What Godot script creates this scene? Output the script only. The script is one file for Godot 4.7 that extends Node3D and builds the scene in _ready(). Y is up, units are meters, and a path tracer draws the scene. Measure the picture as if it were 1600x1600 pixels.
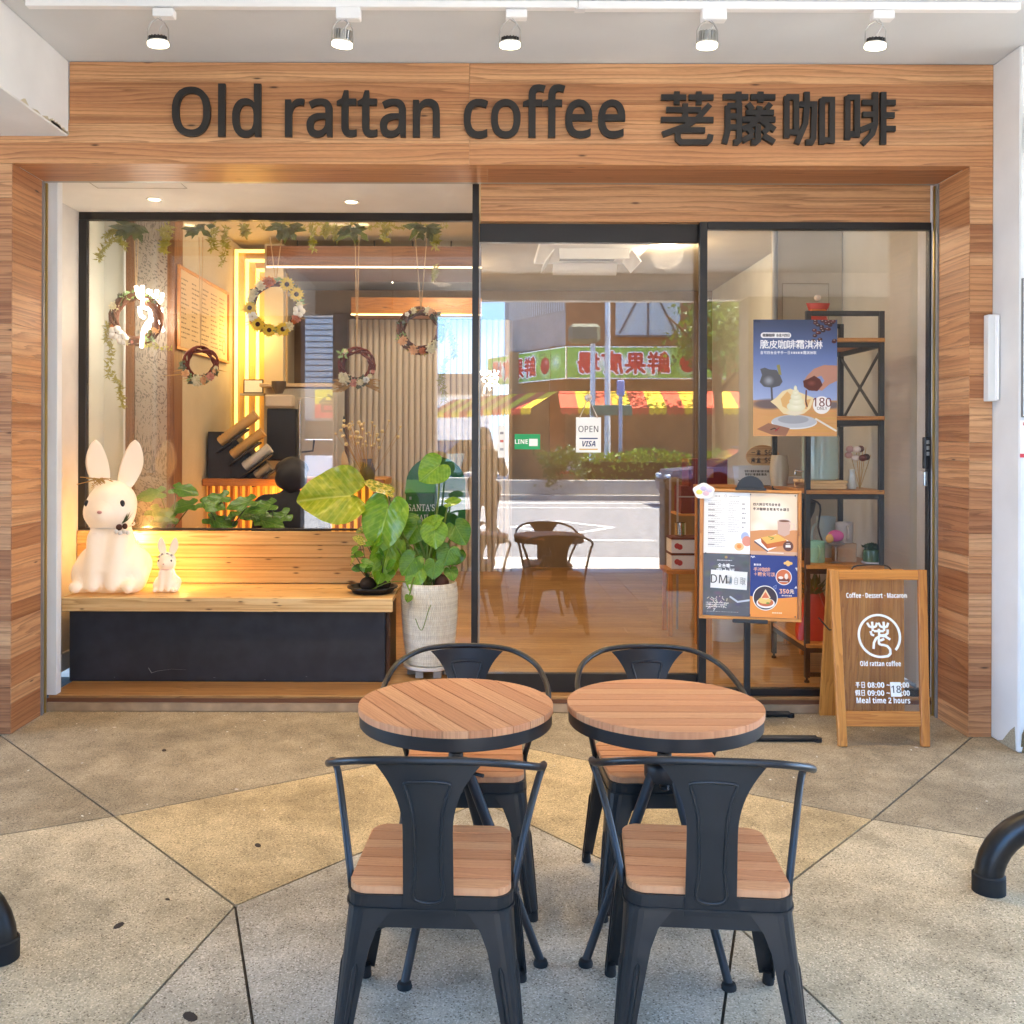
extends Node3D
# Coffee shop front under an arcade. World: camera near the origin looking to -Z, y up, metres. D = depth in front of the camera (world z = -D).
const FOC := 1510.0   # focal length in pixels of the 1600-pixel photograph
const PX := 755.0     # principal point
const PY := 685.0
const EYE := 1.555
var rng := RandomNumberGenerator.new()
var M := {}

class MB:
	var v := PackedVector3Array()
	var n := PackedVector3Array()
	var t := PackedVector2Array()
	var x := PackedInt32Array()
	func tri(a: Vector3, b: Vector3, c: Vector3, na: Vector3, nb: Vector3, nc: Vector3, ua := Vector2.ZERO, ub := Vector2.ZERO, uc := Vector2.ZERO):
		var i := v.size()
		if (b - a).cross(c - a).dot(na + nb + nc) > 0.0:
			v.append_array([a, c, b]); n.append_array([na, nc, nb]); t.append_array([ua, uc, ub])
		else:
			v.append_array([a, b, c]); n.append_array([na, nb, nc]); t.append_array([ua, ub, uc])
		x.append_array([i, i + 1, i + 2])
	func quad(a: Vector3, b: Vector3, c: Vector3, d: Vector3, nn: Vector3, uvs := [Vector2(0, 1), Vector2(1, 1), Vector2(1, 0), Vector2(0, 0)]):
		tri(a, b, c, nn, nn, nn, uvs[0], uvs[1], uvs[2]); tri(a, c, d, nn, nn, nn, uvs[0], uvs[2], uvs[3])
	func face_uv(p: Vector3, axis: int, long: int, o: Vector2) -> Vector2:
		var b := (axis + 1) % 3
		var c := (axis + 2) % 3
		if c == long:
			return Vector2(p[c], p[b]) + o
		return Vector2(p[b], p[c]) + o
	func box(at: Vector3, s: Vector3, ch := 0.0, bs := Basis(), o := Vector2.ZERO, long := -1):
		var h := s * 0.5
		ch = minf(ch, minf(h.x, minf(h.y, h.z)) * 0.9)
		if long < 0:
			long = s.max_axis_index()
		var P := func(sx, sy, sz, ax):
			var p := Vector3(sx * (h.x - ch), sy * (h.y - ch), sz * (h.z - ch))
			p[ax] = [sx, sy, sz][ax] * h[ax]
			return p
		var put := func(q: Array, nn: Vector3, ax: int):
			var w := []
			var uvs := []
			for p in q:
				w.append(at + bs * p); uvs.append(face_uv(p, ax, long, o))
			var nw: Vector3 = (bs * nn).normalized()
			tri(w[0], w[1], w[2], nw, nw, nw, uvs[0], uvs[1], uvs[2])
			if q.size() == 4:
				tri(w[0], w[2], w[3], nw, nw, nw, uvs[0], uvs[2], uvs[3])
		for a in 3:
			var b := (a + 1) % 3
			var c := (a + 2) % 3
			for s0 in [-1, 1]:
				var q := []
				for k in [[-1, -1], [1, -1], [1, 1], [-1, 1]]:
					var g := [0, 0, 0]
					g[a] = s0; g[b] = k[0]; g[c] = k[1]
					q.append(P.call(g[0], g[1], g[2], a))
				var nn := Vector3.ZERO
				nn[a] = s0
				put.call(q, nn, a)
				if ch > 0.0:
					for s1 in [-1, 1]:
						var e := []
						for k in [[-1, a], [1, a], [1, b], [-1, b]]:
							var g := [0, 0, 0]
							g[a] = s0; g[b] = s1; g[c] = k[0]
							e.append(P.call(g[0], g[1], g[2], k[1]))
						var ne := Vector3.ZERO
						ne[a] = s0; ne[b] = s1
						put.call(e, ne, a)
		if ch > 0.0:
			for sx in [-1, 1]:
				for sy in [-1, 1]:
					for sz in [-1, 1]:
						put.call([P.call(sx, sy, sz, 0), P.call(sx, sy, sz, 1), P.call(sx, sy, sz, 2)], Vector3(sx, sy, sz), 0)
	func tube(p: Array, r, sides := 10, caps := true, flat := 1.0, up := Vector3.ZERO):
		var k := p.size()
		var side := Vector3.ZERO
		var rings := []
		var run := 0.0
		for i in k:
			var d: Vector3 = (p[mini(i + 1, k - 1)] - p[maxi(i - 1, 0)]).normalized()
			if i == 0:
				side = d.cross(up if up != Vector3.ZERO else (Vector3.UP if absf(d.y) < 0.9 else Vector3.RIGHT)).normalized()
			else:
				side = (side - d * side.dot(d)).normalized()
				run += (p[i] - p[i - 1]).length()
			var oth := d.cross(side)
			var rad: float = r[i] if r is Array else r
			var ring := []
			for j in sides + 1:
				var a := TAU * j / sides
				var nn := (side * cos(a) + oth * sin(a))
				ring.append([p[i] + side * cos(a) * rad + oth * sin(a) * rad * flat, nn, Vector2(run, rad * a)])
			rings.append(ring)
		for i in k - 1:
			for j in sides:
				var A = rings[i][j]; var B = rings[i][j + 1]; var C = rings[i + 1][j + 1]; var D = rings[i + 1][j]
				tri(A[0], B[0], C[0], A[1], B[1], C[1], A[2], B[2], C[2]); tri(A[0], C[0], D[0], A[1], C[1], D[1], A[2], C[2], D[2])
		if caps:
			for e in [0, k - 1]:
				var d: Vector3 = (p[1] - p[0]).normalized() * -1.0 if e == 0 else (p[k - 1] - p[k - 2]).normalized()
				for j in sides:
					tri(p[e], rings[e][j][0], rings[e][j + 1][0], d, d, d)
	func lathe(prof: Array, segs := 24, at := Vector3.ZERO, bs := Basis(), squash := Vector2.ONE):
		# prof: Vector2(radius, y) from bottom to top
		var k := prof.size()
		var P := func(i: int, j: int):
			var a := TAU * j / segs
			return at + bs * Vector3(prof[i].x * cos(a) * squash.x, prof[i].y, prof[i].x * sin(a) * squash.y)
		var N := func(i: int, j: int, i0: int, i1: int):
			var a := TAU * j / segs
			var d: Vector2 = (prof[i1] - prof[i0]).normalized()
			return (bs * Vector3(d.y * cos(a) / squash.x, -d.x, d.y * sin(a) / squash.y)).normalized()
		for i in k - 1:
			if prof[i].distance_to(prof[i + 1]) < 1e-6:
				continue
			# smooth unless the profile turns sharply
			var i0 := i
			if i > 0 and absf(angle_difference((prof[i] - prof[i - 1]).angle(), (prof[i + 1] - prof[i]).angle())) < 0.7 and prof[i].distance_to(prof[i - 1]) > 1e-6:
				i0 = i - 1
			var i3 := i + 1
			if i + 2 < k and absf(angle_difference((prof[i + 1] - prof[i]).angle(), (prof[i + 2] - prof[i + 1]).angle())) < 0.7 and prof[i + 1].distance_to(prof[i + 2]) > 1e-6:
				i3 = i + 2
			for j in segs:
				var na = N.call(i, j, i0, i + 1); var nb = N.call(i, j + 1, i0, i + 1)
				var nc = N.call(i + 1, j + 1, i, i3); var nd = N.call(i + 1, j, i, i3)
				var u0 := float(j) / segs; var u1 := float(j + 1) / segs
				tri(P.call(i, j), P.call(i, j + 1), P.call(i + 1, j + 1), na, nb, nc, Vector2(u0, prof[i].y), Vector2(u1, prof[i].y), Vector2(u1, prof[i + 1].y))
				tri(P.call(i, j), P.call(i + 1, j + 1), P.call(i + 1, j), na, nc, nd, Vector2(u0, prof[i].y), Vector2(u1, prof[i + 1].y), Vector2(u0, prof[i + 1].y))
	func ball(c: Vector3, r: Vector3, segs := 10, rows := 6, bs := Basis()):
		var P := func(i: int, j: int):
			var a := PI * i / rows - PI / 2
			var b := TAU * j / segs
			return Vector3(cos(a) * cos(b), sin(a), cos(a) * sin(b))
		for i in rows:
			for j in segs:
				var q := [P.call(i, j), P.call(i, j + 1), P.call(i + 1, j + 1), P.call(i + 1, j)]
				var w := []
				var m := []
				for p in q:
					w.append(c + bs * (p * r)); m.append((bs * (p / r)).normalized())
				if i > 0:
					tri(w[0], w[1], w[2], m[0], m[1], m[2])
				if i < rows - 1:
					tri(w[0], w[2], w[3], m[0], m[2], m[3])
				elif i == rows - 1:
					pass
	func prism(poly: PackedVector2Array, z0: float, z1: float, xf := Transform3D(), uvs := 1.0):
		var ids := Geometry2D.triangulate_polygon(poly)
		for i in range(0, ids.size(), 3):
			var a := poly[ids[i]]; var b := poly[ids[i + 1]]; var c := poly[ids[i + 2]]
			for z in [z0, z1]:
				var nn: Vector3 = (xf.basis * Vector3(0, 0, 1 if z == maxf(z0, z1) else -1)).normalized()
				tri(xf * Vector3(a.x, a.y, z), xf * Vector3(b.x, b.y, z), xf * Vector3(c.x, c.y, z), nn, nn, nn, a * uvs, b * uvs, c * uvs)
		var cw := Geometry2D.is_polygon_clockwise(poly)
		for i in poly.size():
			var a := poly[i]; var b := poly[(i + 1) % poly.size()]
			var e := (b - a).normalized()
			var nn: Vector3 = (xf.basis * (Vector3(-e.y, e.x, 0) if cw else Vector3(e.y, -e.x, 0))).normalized()
			quad(xf * Vector3(a.x, a.y, z0), xf * Vector3(b.x, b.y, z0), xf * Vector3(b.x, b.y, z1), xf * Vector3(a.x, a.y, z1), nn, [a * uvs, b * uvs, b * uvs, a * uvs])
	func grid(nu: int, nv: int, fn: Callable, uvscale := Vector2.ONE):
		var p := []
		for i in nu + 1:
			var row := []
			for j in nv + 1:
				row.append(fn.call(float(i) / nu, float(j) / nv))
			p.append(row)
		var N := func(i: int, j: int):
			return (p[mini(i + 1, nu)][j] - p[maxi(i - 1, 0)][j]).cross(p[i][mini(j + 1, nv)] - p[i][maxi(j - 1, 0)]).normalized()
		for i in nu:
			for j in nv:
				var c := [[i, j], [i + 1, j], [i + 1, j + 1], [i, j + 1]]
				var w := []; var m := []; var u := []
				for k in c:
					w.append(p[k[0]][k[1]]); m.append(N.call(k[0], k[1])); u.append(Vector2(float(k[0]) / nu, float(k[1]) / nv) * uvscale)
				tri(w[0], w[1], w[2], m[0], m[1], m[2], u[0], u[1], u[2]); tri(w[0], w[2], w[3], m[0], m[2], m[3], u[0], u[2], u[3])
	func leafq(a: Vector3, d: Vector3, s: Vector3, bend := 0.15):
		# a small folded leaf: 4 triangles, base a, length vector d, half-width vector s
		var up := d.cross(s).normalized()
		var m := a + d * 0.45 - up * d.length() * 0.0
		var l := a + d * 0.42 + s + up * s.length() * 0.4
		var r := a + d * 0.42 - s + up * s.length() * 0.4
		var e := a + d - up * d.length() * bend
		for q in [[a, l, m], [a, m, r], [m, l, e], [m, e, r]]:
			var nn: Vector3 = (q[1] - q[0]).cross(q[2] - q[0]).normalized()
			tri(q[0], q[1], q[2], nn, nn, nn)
	func mesh() -> ArrayMesh:
		var a := []
		a.resize(Mesh.ARRAY_MAX)
		a[Mesh.ARRAY_VERTEX] = v; a[Mesh.ARRAY_NORMAL] = n; a[Mesh.ARRAY_TEX_UV] = t; a[Mesh.ARRAY_INDEX] = x
		var am := ArrayMesh.new()
		am.add_surface_from_arrays(Mesh.PRIMITIVE_TRIANGLES, a)
		return am

# ---------- helpers ----------
func at(px: float, py: float, d: float) -> Vector3:
	return Vector3((px - PX) / FOC * d, EYE - (py - PY) / FOC * d, -d)

func obj(called: String, m, mat: Material, parent: Node = self) -> MeshInstance3D:
	var o := MeshInstance3D.new()
	o.name = called
	o.mesh = m.mesh() if m is MB else m
	o.material_override = mat
	parent.add_child(o, true)
	return o

func tag(o: Node, label: String, cat: String, group := "", kind := ""):
	if label: o.set_meta("label", label)
	if cat: o.set_meta("category", cat)
	if group: o.set_meta("group", group)
	if kind: o.set_meta("kind", kind)
	return o

func thing(called: String, label: String, cat: String, pos := Vector3.ZERO, yaw := 0.0, group := "") -> Node3D:
	var o := Node3D.new()
	o.name = called
	o.position = pos
	o.rotation_degrees.y = yaw
	add_child(o, true)
	tag(o, label, cat, group)
	return o

func struct(called: String, m, mat: Material) -> MeshInstance3D:
	var o := obj(called, m, mat)
	o.set_meta("kind", "structure")
	return o

func copy(o: Node3D, pos: Vector3, yaw: float, label: String) -> Node3D:
	var c := o.duplicate()
	c.name = str(o.name).rstrip("0123456789")
	add_child(c, true)
	c.position = pos
	c.rotation_degrees.y = yaw
	c.set_meta("label", label)
	return c

func bx(c: Vector3, s: Vector3, ch := 0.0, bs := Basis(), o := Vector2.ZERO) -> MB:
	var m := MB.new()
	m.box(c, s, ch, bs, o)
	return m

func span(x0, x1, y0, y1, d0, d1, ch := 0.0, o := Vector2.ZERO, long := -1) -> MB:  # box between two corners, d = depth
	var m := MB.new()
	m.box(Vector3((x0 + x1) / 2.0, (y0 + y1) / 2.0, -(d0 + d1) / 2.0), Vector3(absf(x1 - x0), absf(y1 - y0), absf(d1 - d0)), ch, Basis(), o, long)
	return m

func ruv() -> Vector2:
	return Vector2(rng.randf() * 5.0, rng.randf() * 5.0)

func mat(c: Color, rough := 0.6, metal := 0.0, spec := 0.5) -> StandardMaterial3D:
	var m := StandardMaterial3D.new()
	m.albedo_color = c
	m.roughness = rough
	m.metallic = metal
	m.metallic_specular = spec
	return m

func rgb(r: float, g: float, b: float) -> Color:
	return Color(r / 255.0, g / 255.0, b / 255.0)

func glow(c: Color, e: float, base := Color(0.9, 0.9, 0.9)) -> StandardMaterial3D:
	var m := mat(base, 0.5)
	m.emission_enabled = true
	m.emission = c
	m.emission_energy_multiplier = e
	return m

func noise(seed_: int, freq: float, oct := 3) -> FastNoiseLite:
	var f := FastNoiseLite.new()
	f.seed = seed_
	f.noise_type = FastNoiseLite.TYPE_SIMPLEX_SMOOTH
	f.frequency = freq
	f.fractal_octaves = oct
	return f

func img_tex(w: int, h: int, fn: Callable) -> ImageTexture:
	var b := PackedByteArray()
	b.resize(w * h * 3)
	var i := 0
	for y in h:
		for x in w:
			var c: Color = fn.call(x, y)
			b[i] = clampi(int(c.r * 255.0), 0, 255); b[i + 1] = clampi(int(c.g * 255.0), 0, 255); b[i + 2] = clampi(int(c.b * 255.0), 0, 255)
			i += 3
	return ImageTexture.create_from_image(Image.create_from_data(w, h, false, Image.FORMAT_RGB8, b))

func wood_tex(w: int, h: int, sd: int, light: Color, mid: Color, dark: Color, bands: float, warp: float, fine: float, knots := 0) -> ImageTexture:
	# grain runs along u and closes on itself in u
	var n1 := noise(sd, 1.0, 2)
	var n2 := noise(sd + 7, 1.0, 3)
	var R := 0.26
	var kn := []
	var r := RandomNumberGenerator.new()
	r.seed = sd
	for k in knots:
		kn.append(Vector3(r.randf() * w, r.randf() * h, r.randf_range(3.0, 7.5)))
	return img_tex(w, h, func(x: int, y: int):
		var a := TAU * x / w
		var cx := cos(a) * R; var cy := sin(a) * R
		var vy := float(y) / h
		var wv := n1.get_noise_3d(cx, cy, vy * 2.2)
		var tone := n2.get_noise_3d(cx * 0.5, cy * 0.5, vy * 14.0)
		var kk := 0.0
		for q in kn:
			var dx: float = (x - q.x) / (q.z * 2.2); var dy: float = (y - q.y) / q.z
			var dd := dx * dx + dy * dy
			if dd < 9.0:
				wv += 0.30 * exp(-dd) * signf(dy)
				kk = maxf(kk, exp(-dd * 1.6))
		var ring := fposmod(vy * bands + wv * warp * bands * 0.1 + tone * 0.8, 1.0)
		ring = pow(ring, 2.4) if ring < 0.93 else (1.0 - ring) / 0.07
		var fib := n2.get_noise_3d(cx * 22.0, cy * 22.0, vy * 160.0)
		var c := light.lerp(mid, clampf(0.5 + tone * 0.9, 0.0, 1.0))
		c = c.lerp(dark, clampf(ring * 0.62 + fib * fine, 0.0, 1.0))
		if kk > 0.02:
			c = c.lerp(dark.darkened(0.45), clampf(kk * 1.1, 0.0, 0.9))
		return c)

func wood(tex: Texture2D, tint: Color, rough: float, scale: Vector2) -> StandardMaterial3D:
	var m := mat(tint, rough)
	m.albedo_texture = tex
	m.uv1_scale = Vector3(scale.x, scale.y, 1)
	return m

func speckle(m: StandardMaterial3D, amount := 0.12, freq := 0.03, scale := 0.5, rough_bump := 0.0):
	# an uneven tint on a plain surface, world triplanar
	var t := NoiseTexture2D.new()
	t.width = 256; t.height = 256; t.seamless = true
	t.noise = noise(11 + int(freq * 1000), freq, 4)
	var g := Gradient.new()
	g.set_color(0, Color(1 - amount, 1 - amount, 1 - amount)); g.set_color(1, Color(1, 1, 1))
	t.color_ramp = g
	m.albedo_texture = t
	m.uv1_triplanar = true; m.uv1_world_triplanar = true
	m.uv1_scale = Vector3.ONE * scale
	return m

func text(s: String, h: float, mat_: Material, parent: Node, pos: Vector3, font := "Droid Sans", weight := 400, depth := 0.001, align := HORIZONTAL_ALIGNMENT_CENTER, squeeze := 1.0, fit := 0.0) -> MeshInstance3D:
	# h = em height in metres
	var tm := TextMesh.new()
	var f := SystemFont.new()
	f.font_names = PackedStringArray([font]); f.font_weight = weight
	tm.font = f; tm.text = s; tm.font_size = 64; tm.pixel_size = h / 64.0; tm.depth = depth; tm.curve_step = 2.0
	tm.horizontal_alignment = align; tm.vertical_alignment = VERTICAL_ALIGNMENT_CENTER
	var o := obj("lettering", tm, mat_, parent)
	o.position = pos
	if fit > 0.0:
		squeeze = fit / (f.get_string_size(s, 0, -1, 64).x * tm.pixel_size)
	o.scale = Vector3(squeeze, 1, 1)
	return o

# ---------- hand-drawn strokes of the characters (100 x 100, y down) ----------
var GL := {
	"荖": "0,11 48,11;30,0 30,25;53,11 100,11;72,0 72,25;46,23 46,57;10,35 76,35;0,54 100,54;93,25 68,53 45,67 3,82;32,72 32,91 38,97 88,97 93,92 95,82;32,74 84,74",
	"藤": "0,10 48,10;30,0 30,22;53,10 100,10;72,0 72,20;9,27 9,75 3,99;9,27 31,27 31,93 27,97 20,97;9,47 31,47;9,68 31,68;47,23 56,34;91,23 82,34;44,40 97,40;37,53 100,53;70,28 66,50 58,62 37,72;75,55 84,63 99,73;67,62 67,93 62,97 54,97;48,71 58,80;37,94 57,83;87,69 77,79;77,84 98,97",
	"咖": "5,10 24,10 24,83;5,8 5,88;5,77 24,77;31,24 60,24 58,88 54,96 43,96;45,0 45,28 42,60 25,99;75,15 95,15 95,98;75,13 75,100;75,92 95,92",
	"啡": "5,10 24,10 24,86;5,8 5,91;5,80 24,80;60,0 60,60 54,80 35,99;34,20 58,20;35,43 58,43;30,73 58,62;76,0 76,100;76,20 100,20;76,44 98,44;76,70 100,70",
	"鮮": "22,2 10,18;18,10 38,10 32,22;8,24 44,24 44,62 8,62 8,24;26,24 26,62;8,43 44,43;6,75 4,92;19,75 20,90;32,75 34,90;45,73 49,92;62,4 68,16;90,4 82,16;56,22 98,22;60,42 94,42;54,64 100,64;77,22 77,98",
	"果": "22,8 78,8 78,48 22,48 22,8;22,28 78,28;50,8 50,98;5,62 95,62;48,64 8,94;52,64 92,94",
	"廣": "50,0 54,10;12,14 96,14;12,14 12,60 4,96;30,22 30,40;70,22 70,40;20,29 84,29;24,44 78,44;30,52 74,52 74,80 30,80 30,52;52,44 52,80;30,66 74,66;40,84 24,98;64,84 82,98",
	"場": "16,8 16,76;2,32 30,32;2,80 32,70;46,6 88,6 88,36 46,36 46,6;46,21 88,21;38,48 98,48;52,48 36,76;48,60 92,60 88,90 78,96;62,62 44,92;78,62 58,96",
	"脆": "8,6 8,70 3,96;8,6 32,6 32,90 26,95;8,34 32,34;8,60 32,60;58,2 44,22;56,10 80,10 70,24;42,28 98,28;46,28 46,70 36,98;58,44 84,44 84,62 74,64;58,44 58,90 94,92 96,78",
	"皮": "16,20 90,20 86,34;16,20 16,60 4,96;50,2 50,46;26,46 80,46 56,80 26,98;34,56 60,82 94,98",
	"霜": "14,4 86,4;50,4 50,36;6,16 94,16 92,28;6,16 4,28;22,24 38,26;22,34 38,35;62,24 78,26;62,34 78,35;4,56 44,56;24,42 24,98;22,60 6,84;26,60 42,80;56,46 90,46 90,96 56,96 56,46;56,62 90,62;56,79 90,79",
	"淇": "8,6 18,16;4,34 14,42;6,94 22,62;30,20 98,20;46,4 46,70;82,4 82,70;46,36 82,36;46,52 82,52;28,70 100,70;52,76 36,96;74,76 92,96",
	"淋": "8,6 18,16;4,34 14,42;6,94 20,62;26,30 58,30;42,4 42,98;40,34 26,70;44,36 56,56;62,30 98,30;80,4 80,98;78,34 62,74;82,36 99,74",
	"平": "14,10 86,10;28,22 36,40;72,22 62,40;4,54 96,54;50,10 50,98",
	"日": "22,6 78,6 78,94 22,94 22,6;22,50 78,50",
	"假": "24,4 6,48;17,32 17,98;34,8 58,8 58,34 34,34;34,8 34,98;34,52 56,52;34,68 56,68;66,8 92,8 92,34 66,34;64,50 92,50 80,76 60,98;66,54 78,78 98,96",
	"請": "12,4 20,10;2,20 32,20;6,34 28,34;6,46 28,46;8,60 28,60 28,88 8,88 8,60;66,2 66,42;42,12 92,12;46,26 88,26;38,42 98,42;50,54 84,54 84,96 76,98;50,54 50,98;50,68 84,68;50,80 84,80",
	"自": "50,2 42,16;24,18 76,18 76,96 24,96 24,18;24,44 76,44;24,70 76,70",
	"取": "4,8 52,8;14,8 14,76;44,8 44,98;14,30 44,30;14,52 44,52;2,80 52,72;58,16 92,16 80,60 52,96;62,30 76,64 98,94",
	"全": "50,2 6,42;50,2 94,42;22,46 78,46;26,68 74,68;8,94 92,94;50,46 50,94",
	"台": "48,4 14,40 82,40;66,22 88,46;24,56 78,56 78,94 24,94 24,56",
	"唯": "6,18 30,18 30,74 6,74 6,18;52,2 38,36;46,24 46,98;70,4 76,16;46,20 96,20;46,44 92,44;46,66 92,66;46,92 98,92;70,20 70,92",
	"一": "6,50 94,50",
	"四": "10,14 90,14 90,90 10,90 10,14;38,14 34,50 18,66;62,14 62,54 84,58",
	"大": "6,34 94,34;50,4 48,44 8,96;52,40 92,96",
	"洲": "8,6 16,16;4,34 12,42;4,94 18,62;34,6 34,60 24,96;62,8 62,92;90,4 90,98;26,34 22,54;46,32 52,52;74,32 80,52",
	"手": "80,4 18,14;12,34 88,34;4,58 96,58;52,10 52,92 36,96",
	"沖": "8,8 18,18;6,92 22,58;34,24 92,24 92,64 34,64 34,24;63,4 63,98",
	"輕": "4,12 48,12;26,2 26,98;8,26 44,26 44,62 8,62 8,26;8,44 44,44;2,78 50,78;56,8 98,8;62,18 54,30 62,44;78,18 70,30 78,44;94,18 86,30 94,44;58,58 96,58;77,58 77,94;54,94 100,94",
	"食": "50,2 6,40;50,2 94,40;50,22 56,32;28,38 72,38 72,66 28,66 28,38;28,52 72,52;28,38 28,96 50,86;56,68 92,98;80,74 62,84",
	"可": "4,12 96,12;80,12 80,90 62,96;18,36 52,36 52,70 18,70 18,36",
	"頌": "18,6 6,40;34,6 46,38;24,48 8,90 40,84;36,70 46,96;54,8 98,8;76,8 70,22;60,22 92,22 92,76 60,76 60,22;60,40 92,40;60,58 92,58;68,80 54,98;84,80 98,98",
	"元": "22,12 78,12;6,38 94,38;38,38 34,70 8,96;62,38 62,86 94,90 94,74",
	"盒": "50,2 6,34;50,2 94,34;32,30 68,30;30,40 70,40 70,56 30,56 30,40;18,66 82,66 82,94;18,66 18,94;40,66 40,94;60,66 60,94;4,94 96,94",
	"兩": "6,10 94,10;14,34 14,98;14,34 86,34 86,92 76,96;50,10 50,92;34,42 24,72;34,56 44,72;66,42 58,72;66,56 78,72",
	"+": "50,15 50,85;15,50 85,50",
}
const LOGO := "-53,-61 -44,-44 -28,-39 -13,-44 -6,-61;-29,-66 -29,-22;0,-61 9,-44 25,-39 40,-44 47,-61;25,-66 25,-22;-40,-22 -36,-6 -24,-2;42,-30 40,-12 30,-4 0,-2;0,-33 0,-2;-24,-22 22,-22;50,17 28,2 4,0 -16,12 -28,32 -32,60;-4,8 -4,36 4,41;22,14 2,22"

func strokes(s: String) -> Array:
	var out := []
	for part in s.split(";"):
		var l := []
		for q in part.split(" "):
			var c := q.split(",")
			l.append(Vector2(float(c[0]), float(c[1])))
		out.append(l)
	return out

func logo_paths() -> Array:
	# the round emblem: a ring that ends in a hook, and the plant-like strokes inside; unit radius 100
	var out := strokes(LOGO)
	var ring := []
	for i in 41:
		var a := deg_to_rad(42.0 - 320.0 * i / 40.0)
		ring.append(Vector2(cos(a) * 97.0, sin(a) * 97.0))
	ring.append_array([Vector2(34, 93), Vector2(46, 82), Vector2(46, 62), Vector2(34, 47), Vector2(18, 42), Vector2(4, 41)])
	out.append(ring)
	return out

func glyph_solid(paths: Array, half: float, size: Vector2, depth: float, round_ := false) -> MB:
	# extruded strokes; centre at origin, front at +z; each stroke 0.25 mm prouder than the one before
	var m := MB.new()
	var i := 0
	var open := []
	for l in paths:   # a closed stroke is laid as two open halves
		if l.size() > 3 and l[0] == l[-1]:
			open.append(l.slice(0, l.size() / 2 + 1)); open.append(l.slice(l.size() / 2))
		else:
			open.append(l)
	for l in open:
		var pl := PackedVector2Array()
		for p in l:
			pl.append(Vector2((p.x - 50.0) / 100.0 * size.x, (50.0 - p.y) / 100.0 * size.y))
		var polys := Geometry2D.offset_polyline(pl, half, Geometry2D.JOIN_ROUND if round_ else Geometry2D.JOIN_MITER, Geometry2D.END_ROUND if round_ else Geometry2D.END_BUTT)
		for q in polys:
			if Geometry2D.is_polygon_clockwise(q) and polys.size() > 1:
				continue
			m.prism(q, 0.0, depth + i * 0.00025)
		i += 1
	return m

# ---------- flat print, drawn into images ----------
class Canvas:
	var im: Image
	var w: int
	var h: int
	func _init(w_: int, h_: int, c: Color):
		w = w_; h = h_
		im = Image.create(w, h, false, Image.FORMAT_RGB8)
		im.fill(c)
	func put(x: int, y: int, c: Color, a: float):
		if a > 0.0 and x >= 0 and y >= 0 and x < w and y < h:
			im.set_pixel(x, y, im.get_pixel(x, y).lerp(c, minf(a, 1.0)))
	func rect(x0: float, y0: float, x1: float, y1: float, c: Color):
		im.fill_rect(Rect2i(int(x0), int(y0), int(x1 - x0), int(y1 - y0)), c)
	func grad(y0: float, y1: float, a: Color, b: Color):
		for y in range(int(y0), int(y1)):
			im.fill_rect(Rect2i(0, y, w, 1), a.lerp(b, (y - y0) / (y1 - y0)))
	func oval(cx: float, cy: float, rx: float, ry: float, c: Color, soft := 0.0, fade := Color(0, 0, 0, 0)):
		for y in range(int(cy - ry) - 1, int(cy + ry) + 2):
			for x in range(int(cx - rx) - 1, int(cx + rx) + 2):
				var d := Vector2((x - cx) / rx, (y - cy) / ry).length()
				var a := clampf((1.0 - d) * (minf(rx, ry) if soft <= 0.0 else 1.0 / soft) + 0.5 * float(soft <= 0.0), 0.0, 1.0)
				put(x, y, c if fade.a == 0.0 else c.lerp(fade, clampf(d, 0, 1)), a)
	func poly(p: Array, c: Color):
		var pp := PackedVector2Array(p)
		var r := Rect2(pp[0], Vector2.ZERO)
		for q in pp:
			r = r.expand(q)
		for y in range(int(r.position.y), int(r.end.y) + 1):
			for x in range(int(r.position.x), int(r.end.x) + 1):
				if Geometry2D.is_point_in_polygon(Vector2(x + 0.5, y + 0.5), pp):
					put(x, y, c, 1.0)
	func line(p: Array, half: float, c: Color):
		for i in p.size() - 1:
			var a: Vector2 = p[i]; var b: Vector2 = p[i + 1]
			for y in range(int(minf(a.y, b.y) - half - 1), int(maxf(a.y, b.y) + half + 2)):
				for x in range(int(minf(a.x, b.x) - half - 1), int(maxf(a.x, b.x) + half + 2)):
					var q := Vector2(x + 0.5, y + 0.5)
					put(x, y, c, half + 0.5 - q.distance_to(Geometry2D.get_closest_point_to_segment(q, a, b)))
	func tex() -> ImageTexture:
		return ImageTexture.create_from_image(im)

func write(cv: Canvas, s: String, x: float, y: float, size: float, half: float, c: Color, pitch := 1.08):
	for ch in s:
		if GL.has(ch):
			for l in strokes(GL[ch]):
				var p := []
				for q in l:
					p.append(Vector2(x, y) + q * size / 100.0)
				cv.line(p, half, c)
		x += size * pitch

func print_mat(t: Texture2D, rough := 0.5) -> StandardMaterial3D:
	var m := mat(Color.WHITE, rough)
	m.albedo_texture = t
	m.texture_repeat = false
	return m

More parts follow.
